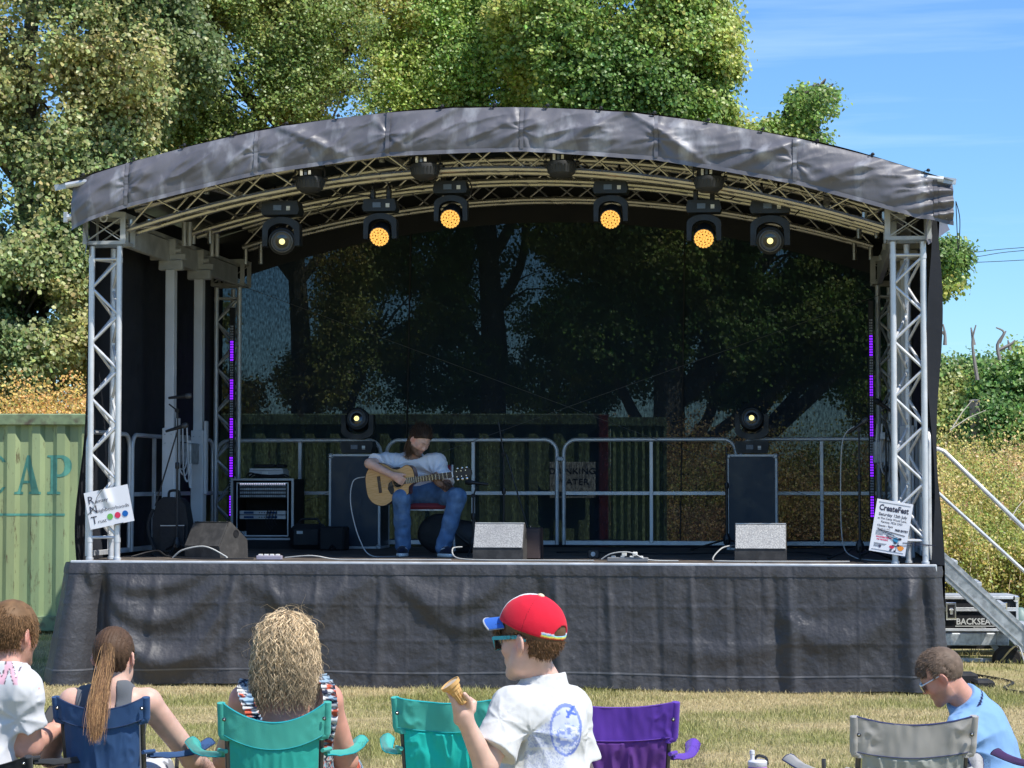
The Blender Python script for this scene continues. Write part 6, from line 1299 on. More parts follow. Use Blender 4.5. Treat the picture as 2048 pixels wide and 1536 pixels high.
# ---- ponytailed woman
def ear_gap(q): return np.where((((q[..., 0] + .006) / .030) ** 2 + ((q[..., 2] + .014) / .038) ** 2 < 1) & (np.abs(q[..., 1]) > .05), .02, -1)
def woman_pony():
    o = A(229, 1400, 8.55); o[2] = 0; g = person(o, 'woman with a long blonde-brown ponytail and grey vest top in the blue chair'); hc = A(229, 1313, 8.52); H = Head(hc, (.14, .97, .02), sc=.90)
    nk = A(231, 1378, 8.50); hip = A(215, 1600, 8.52); hip[2] = .50; chest = A(215, 1447, 8.52); shL = A(146, 1404, 8.52); shR = A(292, 1402, 8.54)
    G = Grid((-2.05, 8.15, -.02), (-1.05, 9.45, 1.15), .0062); torso(G, hip, chest, nk, shL, shR, .05, .90)
    G.cap(nk + [0, 0, -.02], H.w(-.01, 0, -.06), .052, .047, .02); H.add(G)
    eR, wR = A(385, 1518, 8.72), A(440, 1556, 9.0); G.cap(shR + [.012, 0, -.01], eR, .050, .043, .03); G.cap(eR, wR, .042, .026, .02); fingers(G, wR, (.5, .8, -.1), (-1, 0, 0), (0, 0, -1), .92, (.3, .35, .4, .4))
    eL, wL = A(98, 1512, 8.66), A(140, 1560, 8.98); G.cap(shL, eL, .047, .04, .03); G.cap(eL, wL, .04, .026, .02); fingers(G, wL, (.3, .9, -.1), (1, 0, 0), (0, 0, -1), .92, (.3, .35, .4, .4))
    for s_ in (-1, 1):
        h_ = hip + [s_ * .09, .03, -.02]; k_ = hip + [s_ * .12, .46, .02]; f_ = hip + [s_ * .11, .52, -.44]; G.cap(h_, k_, .082, .06, .04); G.cap(k_, f_, .055, .036, .02); G.cap(f_, f_ + [s_ * .02, .15, -.015], .034, .026, .02)
    sdf_obj('body', G, M_skin, g, skin_col((.66, .42, .33), H))
    G = Grid((-1.95, 8.2, .35), (-1.15, 9.1, 1.08), .006); torso(G, hip, chest, nk, shL, shR, .05, .90, .008)
    def cut(P, D):
        q = P - chest; u = q[..., 0]; z = q[..., 2]; strap = (np.abs(np.abs(u + .004) - .078) < .030); scoop = z - (.02 + 0 * u) ; m = np.where(strap, z - .17, z - (.035 - .12 * np.abs(u)))
        D = np.maximum(D, np.minimum(m, 1)); D = np.maximum(D, np.abs(u) - .155 + np.clip(z, 0, .1) * .45); return np.maximum(D, -(P[..., 2] - .40))
    G.fun(cut); G.near(wrinkle(.003, 7, (1, 1, .5))); sdf_obj('vest_top', G, M_cloth, g, lambda V: np.repeat(np.array([[.12, .13, .145]]), len(V), 0))
    G = Grid((-1.95, 8.3, .0), (-1.2, 9.25, .68), .008)
    for s_ in (-1, 1): G.cap(hip + [s_ * .08, .02, -.02], hip + [s_ * .12, .40, .02], .098, .078, .05)
    G.near(wrinkle(.004, 8)); sdf_obj('shorts', G, M_cloth, g, lambda V: np.repeat(np.array([[.55, .55, .56]]), len(V), 0) * (1 - .6 * (fbm(V, 22, 2)[:, None] > .56)))
    # hair: pulled-back cap and the pony tail
    G = Grid(hc - .16, hc + .16, .004); H.skull(G, .009)
    G.fun(lambda P, D: np.maximum(D, .022 + .55 * (H.loc(P)[..., 0]) - H.loc(P)[..., 2] - .045 - .02 * (H.loc(P)[..., 0] < -.03))); G.fun(lambda P, D: np.maximum(D, ear_gap(H.loc(P))))
    tie = H.w(-.085, -.004, .058); G.ell(tie, (.024, .024, .024), None, .02); G.near(lambda P: .0016 * np.sin(H.loc(P)[:, 1] * 420 + 30 * H.loc(P)[:, 2])); V, F = G.surf(); V = relax(V, F, 1)
    hcol = np.array([.075, .042, .024]); C0 = hcol * (.8 + .8 * fbm(V * np.array([1, 1, .3]), 60, 2)[:, None]); hb = link('hair', np_mesh('hair', V - o, F, M_hair, C0, True), g)
    N_ = 1500; p, nn = pick(V, F, N_); q = H.loc(p); dirv = tie - p; tn = dirv - nn * (dirv * nn).sum(1)[:, None]; L = np.linalg.norm(dirv, axis=1) * .95; S1 = strands(p + nn * .001, tn, L, 6, .0008, hcol * rng.uniform(.6, 2.0, (N_, 1)), wave=.001, jit=.05, target=lambda P, d, t: d * .7 + nv(tie - P) * .5)
    n2 = 2600; a = rng.uniform(0, 6.28, n2); rr = np.sqrt(rng.uniform(0, 1, n2)) * .020; root = tie + np.stack([np.cos(a) * rr, -.012 + 0 * a, np.sin(a) * rr], -1)
    fan = np.stack([np.cos(a) * rr * 1.4, -.35 + 0 * a, .15 + 0 * a], -1); bx = rng.normal(0, .015, n2)
    def tgt(P, d, t):
        ax = tie[0] + .004 - .010 * t + bx * (.9 + .35 * math.sin(math.pi * min(t * 1.1, 1)) - .45 * max(t - .6, 0)) ; pull = np.stack([(ax - P[:, 0]) * 5.5, (tie[1] - .060 - .235 * min(max(t * 4.5 - .2, 0), 1) - P[:, 1]) * 6, -1.0 + 0 * P[:, 0]], -1); return d * .45 + pull * .55
    tt = rng.uniform(0, 1, n2)[:, None]; cc = np.where(tt > .45, np.array([.29, .17, .08]), np.array([.12, .065, .035])) * rng.uniform(.6, 1.6, (n2, 1)); S2 = strands(root, fan, .37, 16, .0011, cc, wave=.004, wf=26, curl3=.6, jit=.12, target=tgt)
    K = 17 * 3; tk = np.tile(np.repeat(np.arange(17) / 16, 3), n2)[:, None]; C2 = S2[2] * (.55 + 1.15 * tk); S2 = (S2[0], S2[1], np.clip(C2, 0, .8))
    Vh, Fh, Ch = join_np([S1, S2]); st = link('ponytail', np_mesh('ponytail', Vh - o, Fh, M_hair, Ch), g)
    mb = MB(); mb.box((H.w(.055, -.072, -.002) - o), (.012, .004, .014), Matrix(H.R), ch=.002); mb.tube([H.w(.06, -.078, .008) - o, H.w(-.005, -.082, .012) - o], .002, 5); mb.build('sunglasses', M_black, g)
nv = lambda a: a / (np.linalg.norm(a, axis=-1)[..., None] + 1e-9)
woman_pony()
# ---- curly-haired woman
def floral(V):
    C = np.repeat(np.array([[.02, .025, .05]]), len(V), 0); n = fbm(V, 26, 2); m = fbm(V + 9, 34, 2); C[n > .56] = [.62, .62, .60]; C[(m > .60)] = [.52, .10, .05]; C[(n < .40)] = [.30, .42, .52]; C[(n > .46) & (n < .49)] = [.5, .5, .5]; return C
M_floral = mat('floral_cloth', (1, 1, 1), .8, 0, 0, attr='Col', spec=.2)
def woman_curly():
    o = A(575, 1400, 8.45); o[2] = 0; g = person(o, 'woman with big curly blonde hair and a floral ruffled dress'); hc = A(574, 1292, 8.40); H = Head(hc, (.15, .97, .05), sc=.92)
    nk = A(574, 1372, 8.36); hip = A(585, 1600, 8.46); hip[2] = .48; chest = A(572, 1455, 8.42); shL = A(492, 1402, 8.40); shR = A(652, 1400, 8.42)
    G = Grid((-1.45, 8.05, -.02), (-.45, 9.4, 1.25), .0064); torso(G, hip, chest, nk, shL, shR, -.05, 1.10, 0, .05, 1.1); G.cap(nk, H.w(-.01, 0, -.06), .056, .05, .02); H.add(G)
    eR, wR = A(690, 1520, 8.55), A(700, 1570, 8.85); G.cap(shR, eR, .056, .05, .03); G.cap(eR, wR, .045, .028, .02); fingers(G, wR, (-.3, .9, -.1), (-1, 0, 0), (0, 0, -1), .95, (.3, .35, .4, .4))
    eL, wL = A(452, 1518, 8.55), A(470, 1570, 8.85); G.cap(shL, eL, .056, .05, .03); G.cap(eL, wL, .045, .028, .02); fingers(G, wL, (.3, .9, -.1), (1, 0, 0), (0, 0, -1), .95, (.3, .35, .4, .4))
    for s_ in (-1, 1):
        h_ = hip + [s_ * .09, .03, -.02]; k_ = hip + [s_ * .12, .46, .02]; f_ = hip + [s_ * .11, .52, -.42]; G.cap(h_, k_, .09, .065, .04); G.cap(k_, f_, .06, .038, .02); G.cap(f_, f_ + [0, .15, -.015], .034, .026, .02)
    sdf_obj('body', G, M_skin, g, skin_col((.66, .31, .22), H))
    G = Grid((-1.35, 8.1, .1), (-.5, 9.2, 1.05), .0065); torso(G, hip, chest, nk, shL, shR, -.05, 1.10, .010, .05, 1.1)
    for s_ in (-1, 1): G.cap(hip + [s_ * .08, .02, -.02], hip + [s_ * .13, .46, .02], .115, .10, .06); G.cap(hip + [s_ * .13, .46, .02], hip + [s_ * .13, .5, -.22], .09, .10, .06)
    def cut(P, D): z = P[..., 2] - chest[2]; return np.maximum(np.maximum(D, z - .0), -(P[..., 2] - .14))
    G.fun(cut); G.near(wrinkle(.005, 9)); sdf_obj('dress', G, M_floral, g, floral)
    for s_, pts in ((-1, [(494, 1358, 8.40), (489, 1375, 8.33), (494, 1398, 8.27), (503, 1420, 8.25), (512, 1438, 8.25)]), (1, [(641, 1348, 8.40), (655, 1366, 8.33), (661, 1395, 8.28), (663, 1430, 8.27), (656, 1470, 8.28), (650, 1492, 8.30)])):
        P = smooth_path([A(*p) for p in pts], 14); n = len(P); U = []
        for j in range(10):
            row = []
            for i, p in enumerate(P):
                ph = i * 1.15 + .6 * math.sin(i * .37); wv = .010 * math.sin(ph); x_ = (j / 9 - .5) * .052; row.append((p.x - o[0] + x_, p.y - o[1] - .008 - wv * (.3 + abs(j / 4.5 - 1)) - .006, p.z + .004 * math.cos(ph) * abs(j / 4.5 - 1)))
            U.append(row)
        Ar = np.array(U); mb = MB(); mb.grid(Ar); me = mb.mesh('ruffle_strap', M_floral, 180); a_ = me.color_attributes.new('Col', 'FLOAT_COLOR', 'POINT'); Vv = np.array([v.co[:] for v in me.vertices]); c4 = np.ones((len(Vv), 4), np.float32); c4[:, :3] = floral(Vv + np.array([.3, 0, .2])); a_.data.foreach_set('color', c4.ravel()); link('ruffle_strap', me, g)
    # curls
    G = Grid(hc - .2, hc + .2, .006); H.skull(G, .020); G.ell(H.w(-.03, 0, -.05), (.08, .085, .09), H.R, .05); G.fun(lambda P, D: np.maximum(D, H.loc(P)[..., 0] - .055)); V, F = G.surf(); bc = np.array([.10, .065, .035]); link('hair', np_mesh('hair', V - o, F, M_hair, np.repeat(bc[None], len(V), 0), True), g)
    N_ = 5600; p, nn = pick(V, F, N_); q = H.loc(p); k = (q[:, 2] > -.06); p, nn, q = p[k], nn[k], q[k]; N_ = len(p); out = nn * .6 + np.array([0, 0, -.25]) + (p - hc) * .6
    L = np.clip(.33 * rng.uniform(.6, 1.0, N_) - (.10 - q[:, 2]) * .8, .06, .245)
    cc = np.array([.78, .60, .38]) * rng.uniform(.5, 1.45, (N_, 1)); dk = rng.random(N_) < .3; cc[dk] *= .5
    rl = .155 + .045 * (fbm(p * 1.0, 28, 2) - .3) * 2
    def tgt(P, d, t):
        r = P - hc; r[:, 2] *= .25; r = nv(r); return d * .62 + np.stack([r[:, 0] * .13 - np.clip((P[:, 0] - hc[0]) / rl, -1.2, 1.2) ** 3 * .33, r[:, 1] * .22 - np.clip((P[:, 1] - hc[1]) / .15, -1, 1) ** 3 * .3, 0 * r[:, 0] - .46], -1) * (1 if t < .6 else .8) + np.array([0, -.02, 0])
    S1 = strands(p, out, L, 20, .0011, cc, wave=.012, wf=64, curl3=1., jit=.25, target=tgt, taper=.6)
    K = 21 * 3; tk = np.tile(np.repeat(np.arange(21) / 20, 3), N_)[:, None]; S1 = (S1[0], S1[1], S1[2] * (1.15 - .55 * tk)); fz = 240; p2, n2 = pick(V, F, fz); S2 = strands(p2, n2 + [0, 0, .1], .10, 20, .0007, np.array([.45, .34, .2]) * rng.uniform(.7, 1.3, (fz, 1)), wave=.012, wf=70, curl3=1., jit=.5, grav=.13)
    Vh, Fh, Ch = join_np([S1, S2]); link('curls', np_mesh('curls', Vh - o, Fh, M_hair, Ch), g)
woman_curly()
# ---- man at the left edge
def ear_gap(q): return np.where((((q[..., 0] + .006) / .030) ** 2 + ((q[..., 2] + .014) / .038) ** 2 < 1) & (np.abs(q[..., 1]) > .05), .02, -1)
def short_hair(g, o, H, infl, region, colr, n=2600, ln=.022, w=.0011, name='hair', up=.35, jit=.35, res=.004, wave=0., flow=None, density=None):
    c = H.c; G = Grid(c - .17, c + .17, res); H.skull(G, infl); G.fun(lambda P, D: np.maximum(np.maximum(D, region(H.loc(P))), ear_gap(H.loc(P)))); G.near(wrinkle(.002, 40)); V, F = G.surf(); V = relax(V, F, 1); colr = np.array(colr); C0 = colr * (.65 + .7 * fbm(V, 50, 2)[:, None]); link(name, np_mesh(name, V - o, F, M_hair, C0, True), g)
    p, nn = pick(V, F, n)
    if density is not None: k = rng.random(n) < density(H.loc(p)); p, nn = p[k], nn[k]
    tn = nn * up + (np.array(flow) if flow is not None else -H.u * .5 - H.f * .2); cc = colr * rng.uniform(.6, 2.0, (len(p), 1)); V2, F2, C2 = strands(p - nn * .002, tn, ln, 5, w, cc, wave=wave, wf=60, jit=jit, grav=.05); link(name + '_strands', np_mesh(name + '_strands', V2 - o, F2, M_hair, C2), g)
def man_left():
    o = A(20, 1400, 8.25); o[2] = 0; g = person(o, 'man with thinning brown hair and white T-shirt at the left edge'); hc = A(28, 1268, 8.25); H = Head(hc, (.55, .82, -.12), sc=.97)
    nk = A(18, 1340, 8.22); hip = A(-60, 1600, 8.2); hip[2] = .45; chest = A(-36, 1440, 8.26); shL = A(-110, 1392, 8.32); shR = A(48, 1384, 8.17)
    eR, wR = A(58, 1492, 8.24), A(104, 1462, 8.44); eL, wL = A(-70, 1500, 8.5), A(60, 1470, 8.65)
    G = Grid((-2.55, 7.95, -.02), (-1.55, 9.25, 1.3), .0064); torso(G, hip, chest, nk, shL, shR, -.35, 1.08); G.cap(nk, H.w(-.01, 0, -.06), .060, .056, .02); H.add(G)
    G.cap(shR, eR, .056, .048, .03); G.cap(eR, wR, .046, .031, .02); fingers(G, wR, (.75, .35, .35), (0, .2, 1), (-.3, -.2, .6), 1.0, (.75, .8, .8, .8), thumb=(.5, .4, .5)); G.cap(shL, eL, .055, .046, .03); G.cap(eL, wL, .045, .031, .02); fingers(G, wL, (.9, 0, .1), (0, .2, 1), (0, -1, .2), 1.0, (.5, .6, .6, .6))
    for s_ in (-1, 1): G.cap(hip + [s_ * .09 + .03, .03, -.02], hip + [s_ * .13 + .16, .44, .05], .08, .06, .04); G.cap(hip + [s_ * .13 + .16, .44, .05], hip + [s_ * .13 + .18, .5, -.40], .056, .038, .02); G.cap(hip + [s_ * .13 + .18, .5, -.41], hip + [s_ * .13 + .22, .65, -.42], .036, .028, .02)
    sdf_obj('body', G, M_skin, g, skin_col((.62, .33, .25), H, .5, (.2, .11, .06)))
    G = Grid((-2.5, 7.95, .35), (-1.6, 8.8, 1.2), .006)
    e2 = shR + (eR - shR) * .60; G.cap(shR, e2, .062, .070, .03); e3 = shL + (eL - shL) * .56; G.cap(shL, e3, .069, .072, .03)
    ax = nv3(eR - shR); axl = nv3(eL - shL); G.fun(lambda P, D: np.maximum(np.maximum(D, (P - e2) @ ax - 9 * (np.linalg.norm(P - e2, axis=-1) > .14)), (P - e3) @ axl - 9 * (np.linalg.norm(P - e3, axis=-1) > .14))); torso(G, hip, chest, nk, shL, shR + [-.02, 0, 0], -.35, 1.0, .016); nkp = nk + [.0, -.0, -.004]
    def cut(P, D):
        q = P - nkp; D = np.where((np.linalg.norm(q, axis=-1) < .12), np.maximum(D, q[..., 2] + q[..., 1] * .35 - .012), D); return np.maximum(D, -(P[..., 2] - .40))
    G.fun(cut); G.near(folds(A(35, 1440, 8.12), .009, 7, .09, .09)); G.near(folds(A(60, 1400, 8.1), .004, 7, .06, .06, 1.)); G.near(wrinkle(.010, 5, (1, 1, .7))); G.near(wrinkle(.005, 12, (1, 1, .6), seed=2)); 
    def colr(V):
        C = np.repeat(np.array([[.62, .62, .64]]), len(V), 0); a, b_ = A(-45, 1325, 8.1), A(37, 1370, 8.1); u = (V[:, 0] - a[0]) / (b_[0] - a[0]); v = (V[:, 2] - b_[2]) / (a[2] - b_[2])
        zg = np.abs(((u * 2.6 + .25 * v) % 1.0) * 2 - 1) ; on = (u > 0) & (u < 1) & (v > 0) & (v < 1) & (V[:, 1] < chest[1]); st = np.abs(zg - v); C[on & (st < .36)] = [.03, .03, .04]; C[on & (st < .27)] = [.72, .42, .50]; return C
    sdf_obj('t_shirt', G, M_cloth, g, colr)
    G = Grid((-2.5, 7.95, .0), (-1.5, 9.1, .68), .008)
    for s_ in (-1, 1): G.cap(hip + [s_ * .08 + .02, .02, -.02], hip + [s_ * .13 + .14, .38, .05], .10, .088, .05)
    G.near(wrinkle(.004, 8)); sdf_obj('shorts', G, M_cloth, g, lambda V: np.repeat(np.array([[.03, .032, .035]]), len(V), 0))
    short_hair(g, o, H, .009, lambda q: np.maximum(.50 * q[..., 0] - q[..., 2] - .052 - .035 * (q[..., 0] < -.02), q[..., 0] - .065), (.17, .095, .045), 6500, .023, .0010, up=.24, jit=.35, wave=.003, density=lambda q: np.where((q[:, 2] > .080) & (q[:, 0] > -.085), .12, 1.0))
    mb = MB(); p = Vector(A(97, 1450, 8.48) - o); mb.box(p, (.037, .005, .072), Matrix.Rotation(.5, 3, 'Y') @ Matrix.Rotation(-.5, 3, 'X'), ch=.004); 
    ph = mb.build('phone', M_black, None); ph.location = Vector(o); tag(ph, 'black phone held by the man at the left edge', 'phone')
man_left()
# ---- man in the pale blue polo
def man_polo():
    o = A(1960, 1500, 9.8); o[2] = 0; g = person(o, 'man in a pale blue polo shirt and white-framed sunglasses bending his head'); hc = A(1881, 1352, 9.8); H = Head(hc, (-.80, .22, -.50), up=(-.45, 0, 1), sc=.94)
    nk = A(1932, 1405, 9.84); hip = A(1990, 1585, 9.8); hip[2] = .34; chest = A(1962, 1478, 9.84); shL = A(1925, 1468, 9.70); shR = A(1950, 1430, 10.02); eL, wL = A(1862, 1545, 9.62), A(1815, 1520, 9.75)
    G = Grid((1.45, 9.35, -.02), (2.4, 10.4, 1.1), .0066); torso(G, hip, chest, nk, shL, shR, 1.25, 1.02); G.cap(nk, H.w(-.02, 0, -.05), .058, .056, .02); H.add(G)
    G.cap(shL, eL, .052, .046, .03); G.cap(eL, wL, .044, .03, .02); fingers(G, wL, (-.9, .2, .1), (0, 0, 1), (0, 1, -.2), 1.0, (.5, .6, .6, .6)); eR, wR = A(1880, 1550, 10.15), A(1822, 1525, 10.05); G.cap(shR, eR, .052, .046, .03); G.cap(eR, wR, .044, .03, .02); fingers(G, wR, (-.9, -.2, .1), (0, 0, 1), (0, -1, -.2), 1.0, (.5, .6, .6, .6))
    for s_ in (-1, 1): k_ = hip + [-.44, s_ * .13, .10]; G.cap(hip + [-.03, s_ * .09, 0], k_, .082, .06, .04); G.cap(k_, k_ + [-.02, 0, -.40], .056, .038, .02); G.cap(k_ + [-.02, 0, -.41], k_ + [-.17, 0, -.43], .036, .028, .02)
    sdf_obj('body', G, M_skin, g, skin_col((.58, .30, .22), H, .35, (.16, .10, .07)))
    G = Grid((1.5, 9.35, .15), (2.4, 10.4, 1.02), .006); e2 = shL + (eL - shL) * .6; G.cap(shL, e2, .068, .072, .03); e3 = shR + (eR - shR) * .6; G.cap(shR, e3, .068, .072, .03); ax = nv3(eL - shL); G.fun(lambda P, D: np.maximum(D, (P - e2) @ ax - 9 * (np.linalg.norm(P - e2, axis=-1) > .14))); torso(G, hip, chest, nk, shL, shR, 1.25, 1.04, .018); nkd = nv3(H.w(-.02, 0, -.05) - nk); nkp = nk + nkd * .030
    G.cap(nk - nkd * .02, nk + nkd * .045, .080, .070, .015)
    def cut(P, D):
        q = P - nkp; return np.where(np.linalg.norm(q, axis=-1) < .13, np.maximum(D, q @ nkd - .012), D)
    G.fun(cut); G.near(folds(A(1925, 1500, 9.68), .010, 9, .12, .12)); G.near(folds(A(1915, 1425, 9.72), .004, 8, .08, .06)); G.near(wrinkle(.010, 5, (1, 1, .8))); G.near(wrinkle(.004, 13, (1, 1, .8), seed=2))
    def colr(V):
        C = np.repeat(np.array([[.20, .36, .62]]), len(V), 0); d = (V - nkp) @ nkd; r = np.linalg.norm((V - nkp) - d[:, None] * nkd, axis=1); C[(np.abs(d + .026) < .0045) & (r < .10)] = [.01, .015, .06]; return C
    sdf_obj('polo_shirt', G, M_cloth, g, colr)
    G = Grid((1.2, 9.4, .0), (2.4, 10.3, .62), .009)
    for s_ in (-1, 1): G.cap(hip + [-.02, s_ * .08, 0], hip + [-.38, s_ * .13, .09], .10, .085, .05)
    sdf_obj('shorts', G, M_cloth, g, lambda V: np.repeat(np.array([[.03, .035, .05]]), len(V), 0))
    short_hair(g, o, H, .010, lambda q: np.maximum(np.maximum(.62 * q[..., 0] - q[..., 2] + .0, -(q[..., 2] + .055)), np.where(np.abs(q[..., 1]) > .06, .55 * np.abs(q[..., 0] + .01) * 0 + (q[..., 0] > .02) * .02 - .0 , -1)) , (.15, .105, .075), 5200, .016, .0009, up=.25, jit=.22, flow=tuple(H.f * .5))
    M_fr = mat('white_sunglass_frame', (.75, .78, .8), .3); mb = MB()
    for y in (-1, 1): mb.tube([H.w(.094, y * .062, .012) - o, H.w(.0, y * .082, .014) - o, H.w(-.02, y * .083, -.004) - o], .0028, 6)
    mb.tube([H.w(.096, -.062, .014) - o, H.w(.106, 0, .014) - o, H.w(.096, .062, .014) - o], .0035, 6); gl = mb.build('sunglasses', M_fr, g)
    mb = MB()
    for y in (-1, 1):
        c = H.w(.101, y * .034, -.004) - o; mb.box(c, (.002, .026, .019), Matrix(H.R @ Rz(y * .22)), ch=.001)
    mb.build('lens', M_glass, gl)
    mb = MB(); mb.box((0, 0, .20), (.24, .24, .03), ch=.01); 
    for x_ in (-.2, .2):
        for y_ in (-.2, .2): mb.tube([(x_, y_, 0), (x_, y_, .2)], .012, 6)
    s = empty('low_stool', (hip[0], hip[1], 0), 0, 'low folding stool under the man in the blue polo', 'stool'); mb.build('seat_and_legs', M_black, s)
man_polo()
# ---- boy with ice-cream cone
def boy():
    Y0 = 6.6; o = A(1080, 1500, Y0); o[2] = 0; g = person(o, 'boy in a red cap and teal sunglasses holding an ice-cream cone'); hc = A(1060, 1283, Y0); hc = A(1061, 1280, Y0); H = Head(hc, (-.84, .54, -.06), sc=.93)
    nk = A(1088, 1363, 6.62); shL = A(1030, 1418, 6.54); shR = A(1134, 1420, 6.68); chest = A(1088, 1455, 6.62); hip = np.array([chest[0] + .0, 6.62, .66]); yaw = R(-36)
    eL, wL = A(972, 1532, 6.46), A(931, 1442, 6.40); eR, wR = A(1166, 1545, 6.70), A(1180, 1650, 6.60)
    G = Grid((-.32, 6.2, -.01), (.42, 6.95, 1.42), .0042); W = .76
    torso(G, hip, chest, nk, shL, shR, yaw, W, 0, .04); G.cap(nk, H.w(-.015, 0, -.06), .045, .043, .025); H.add(G, chin=1.0, jaw=1.15, nose=.97)
    G.cap(shL, eL, .040, .034, .03); G.cap(eL, wL, .036, .0235, .015); G.cap(shR, eR, .040, .032, .03); G.cap(eR, wR, .031, .022, .015)
    # holding hand
    hd = nv3(A(922, 1400, 6.37) - wL); fw = nv3(hd + np.array([.0, .0, .1])); ac = np.array([-.75, -.6, 0]); nr = np.array([-.45, .80, .1]); P = lambda a, b, c: wL + .8 * (fw * a + ac_ * b + nr_ * c); nr_ = nv3(nr - fw * (nr @ fw)); ac_ = nv3(np.cross(nr_, fw)); ac_ = ac_ if ac_ @ ac > 0 else -ac_
    G.cap(wL, P(.03, 0, 0), .021, .023, .015)
    for b in (-.026, -.009, .009, .026): G.cap(P(.02, b * .6, 0), P(.062, b, 0), .0145, .0115, .008)
    for b, c, L in [(-.027, .85, (.026, .018, .014)), (-.010, .80, (.031, .021, .016)), (.009, .72, (.034, .023, .017)), (.027, .42, (.034, .022, .017))]:
        p = P(.064, b, 0); a = 0
        for j, l in enumerate(L): a += c * (1, 1.15, .7)[j]; d = nv3(fw * math.cos(a) + nr_ * math.sin(a)); q = p + d * l * .85; G.cap(p, q, .0092 * (1, .92, .84)[j], .0092 * (.92, .84, .74)[j], .002); p = q
    G.cap(A(939, 1418, 6.385), A(937, 1400, 6.368), .0105, .0092, .004); G.cap(A(937, 1400, 6.368), A(929, 1388, 6.345), .0088, .0074, .002); G.cap(A(946, 1420, 6.40), A(948, 1405, 6.405), .0100, .0088, .004); G.cap(A(948, 1405, 6.405), A(939, 1397, 6.43), .0085, .0072, .002)
    t0 = P(.012, .028, .004); t1 = A(913, 1412, 6.365); t2 = A(908, 1396, 6.36); G.cap(t0, t1, .013, .0098, .008); G.cap(t1, t2, .0096, .0080, .003)
    fingers(G, wR, (0, -.1, -1), (0, -1, 0), (-1, 0, 0), .8, (.25, .3, .35, .4))
    for s_ in (-1, 1):
        d = np.array([math.cos(yaw), math.sin(yaw), 0]) * s_; h_ = hip + d * .065 + [0, 0, -.05]; k_ = h_ + d * .015 + [-.01, .02, -.27]; a_ = k_ + [0, -.02, -.29]; G.cap(h_, k_, .062, .045, .03); G.cap(k_, a_, .043, .028, .02); G.cap(a_ + [0, 0, -.01], a_ + np.array([-.07, .11, -.03]), .028, .024, .02)
    sdf_obj('body', G, M_skin, g, skin_col((.66, .42, .33), H, 0, (.16, .09, .05)), it=2)
    # T-shirt
    G = Grid((-.30, 6.25, .48), (.40, 6.95, 1.16), .0034)
    e2 = shL + (eL - shL) * .70; e3 = shR + (eR - shR) * .78; G.cap(shL, e2, .050, .062, .03); G.cap(shR, e3, .050, .056, .03); axl, axr = nv3(eL - shL), nv3(eR - shR); G.fun(lambda P, D: np.maximum(np.maximum(D, np.minimum((P - e2) @ axl, 1)  - 9 * (np.linalg.norm(P - e2, axis=-1) > .12)), (P - e3) @ axr - 9 * (np.linalg.norm(P - e3, axis=-1) > .12)))
    torso(G, hip + [0, 0, .02], chest, nk, shL, shR, yaw, W, .016, .04); G.ell(hip + [0, 0, .05], (.165, .125, .16), Rz(yaw), .05); nkd = nv3(np.array([-.12, .1, 1])); nkp = nk + nkd * -.004
    G.cap(nkp - nkd * .02, nkp + nkd * .010, .058, .052, .012)
    def cut(P, D):
        q = P - nkp; D = np.where(np.linalg.norm(q, axis=-1) < .09, np.maximum(D, q @ nkd - .012), D)
        return np.maximum(D, -(P[..., 2] - .52))
    G.fun(cut); G.near(folds(A(1062, 1465, 6.5), .0045, 7, .06, .07)); G.near(folds(A(1160, 1470, 6.6), .0035, 7, .05, .06, 1.)); G.near(folds(A(1090, 1370, 6.56), .0015, 9, .06, .05, .5)); G.near(folds(A(1000, 1440, 6.44), .004, 7, .05, .05, .3)); G.near(wrinkle(.008, 5, (1, 1, .6))); G.near(wrinkle(.0045, 13, (1, 1, .6), seed=3)); G.near(wrinkle(.002, 34, (1, 1, .7), seed=5))
    dl = [A(1040, 1440, 6.5), A(1062, 1470, 6.5), A(1058, 1400, 6.5)]
    def colr(V):
        C = np.repeat(np.array([[.60, .60, .59]]), len(V), 0); c = A(1131, 1460, 6.56); px_ = (V[:, 0] / V[:, 1]) * FPX + 1024; d = V - np.array([0, 0, CZ]); ang = np.arctan2(d[:, 2], V[:, 1]); py_ = 768 - FPX * np.tan(ang - PITCH)
        back = V[:, 1] < 6.64 + .45 * (V[:, 0] - .1); rx, rz_ = (px_ - 1131) / 30, (py_ - 1460) / 50; rr = np.hypot(rx, rz_); n = fbm(V, 95, 3); n2 = fbm(V * np.array([1, 1, 2.2]), 70, 3); blue = np.array([.07, .14, .55]); pale = np.array([.45, .55, .80])
        ring = np.abs(rr - 1) < .05 + .03 * (rz_ < 0); low = (rr < 1) & (py_ > 1450 + 18 * np.sin(px_ * .12) * .3 + 22 * (n - .5)); top_ = (rr < 1) & ~low
        def put(m, c_, a): C[m & back] = C[m & back] * (1 - a) + np.array(c_) * a
        put(top_, pale, .35); put(low, pale, .55); put(low & (n > .47), blue, .6); put(low & (n2 > .60), (.8, .8, .85), .8); put(ring, blue, .75)
        bird = ((np.abs((px_ - 1142) + .5 * (py_ - 1420)) < 3.2) & (np.abs(py_ - 1424) < 13)) | ((np.abs((py_ - 1426) - .35 * (px_ - 1142)) < 2.4) & (np.abs(px_ - 1142) < 10)); put(bird, blue, .95)
        bd2 = (np.abs((py_ - 1430) + .6 * (px_ - 1113)) < 2) & (np.abs(px_ - 1113) < 6); put(bd2, blue, .6)
        m1 = (py_ > 1468 - .75 * (px_ - 1062)) & (py_ > 1440) & (py_ < 1495) & (px_ < 1128) & (px_ > 1056) & (rr > 1.02); put(m1, pale, .30); put(m1 & (np.abs(((n * 9) % 1) - .5) < .16), (.18, .22, .5), .55)
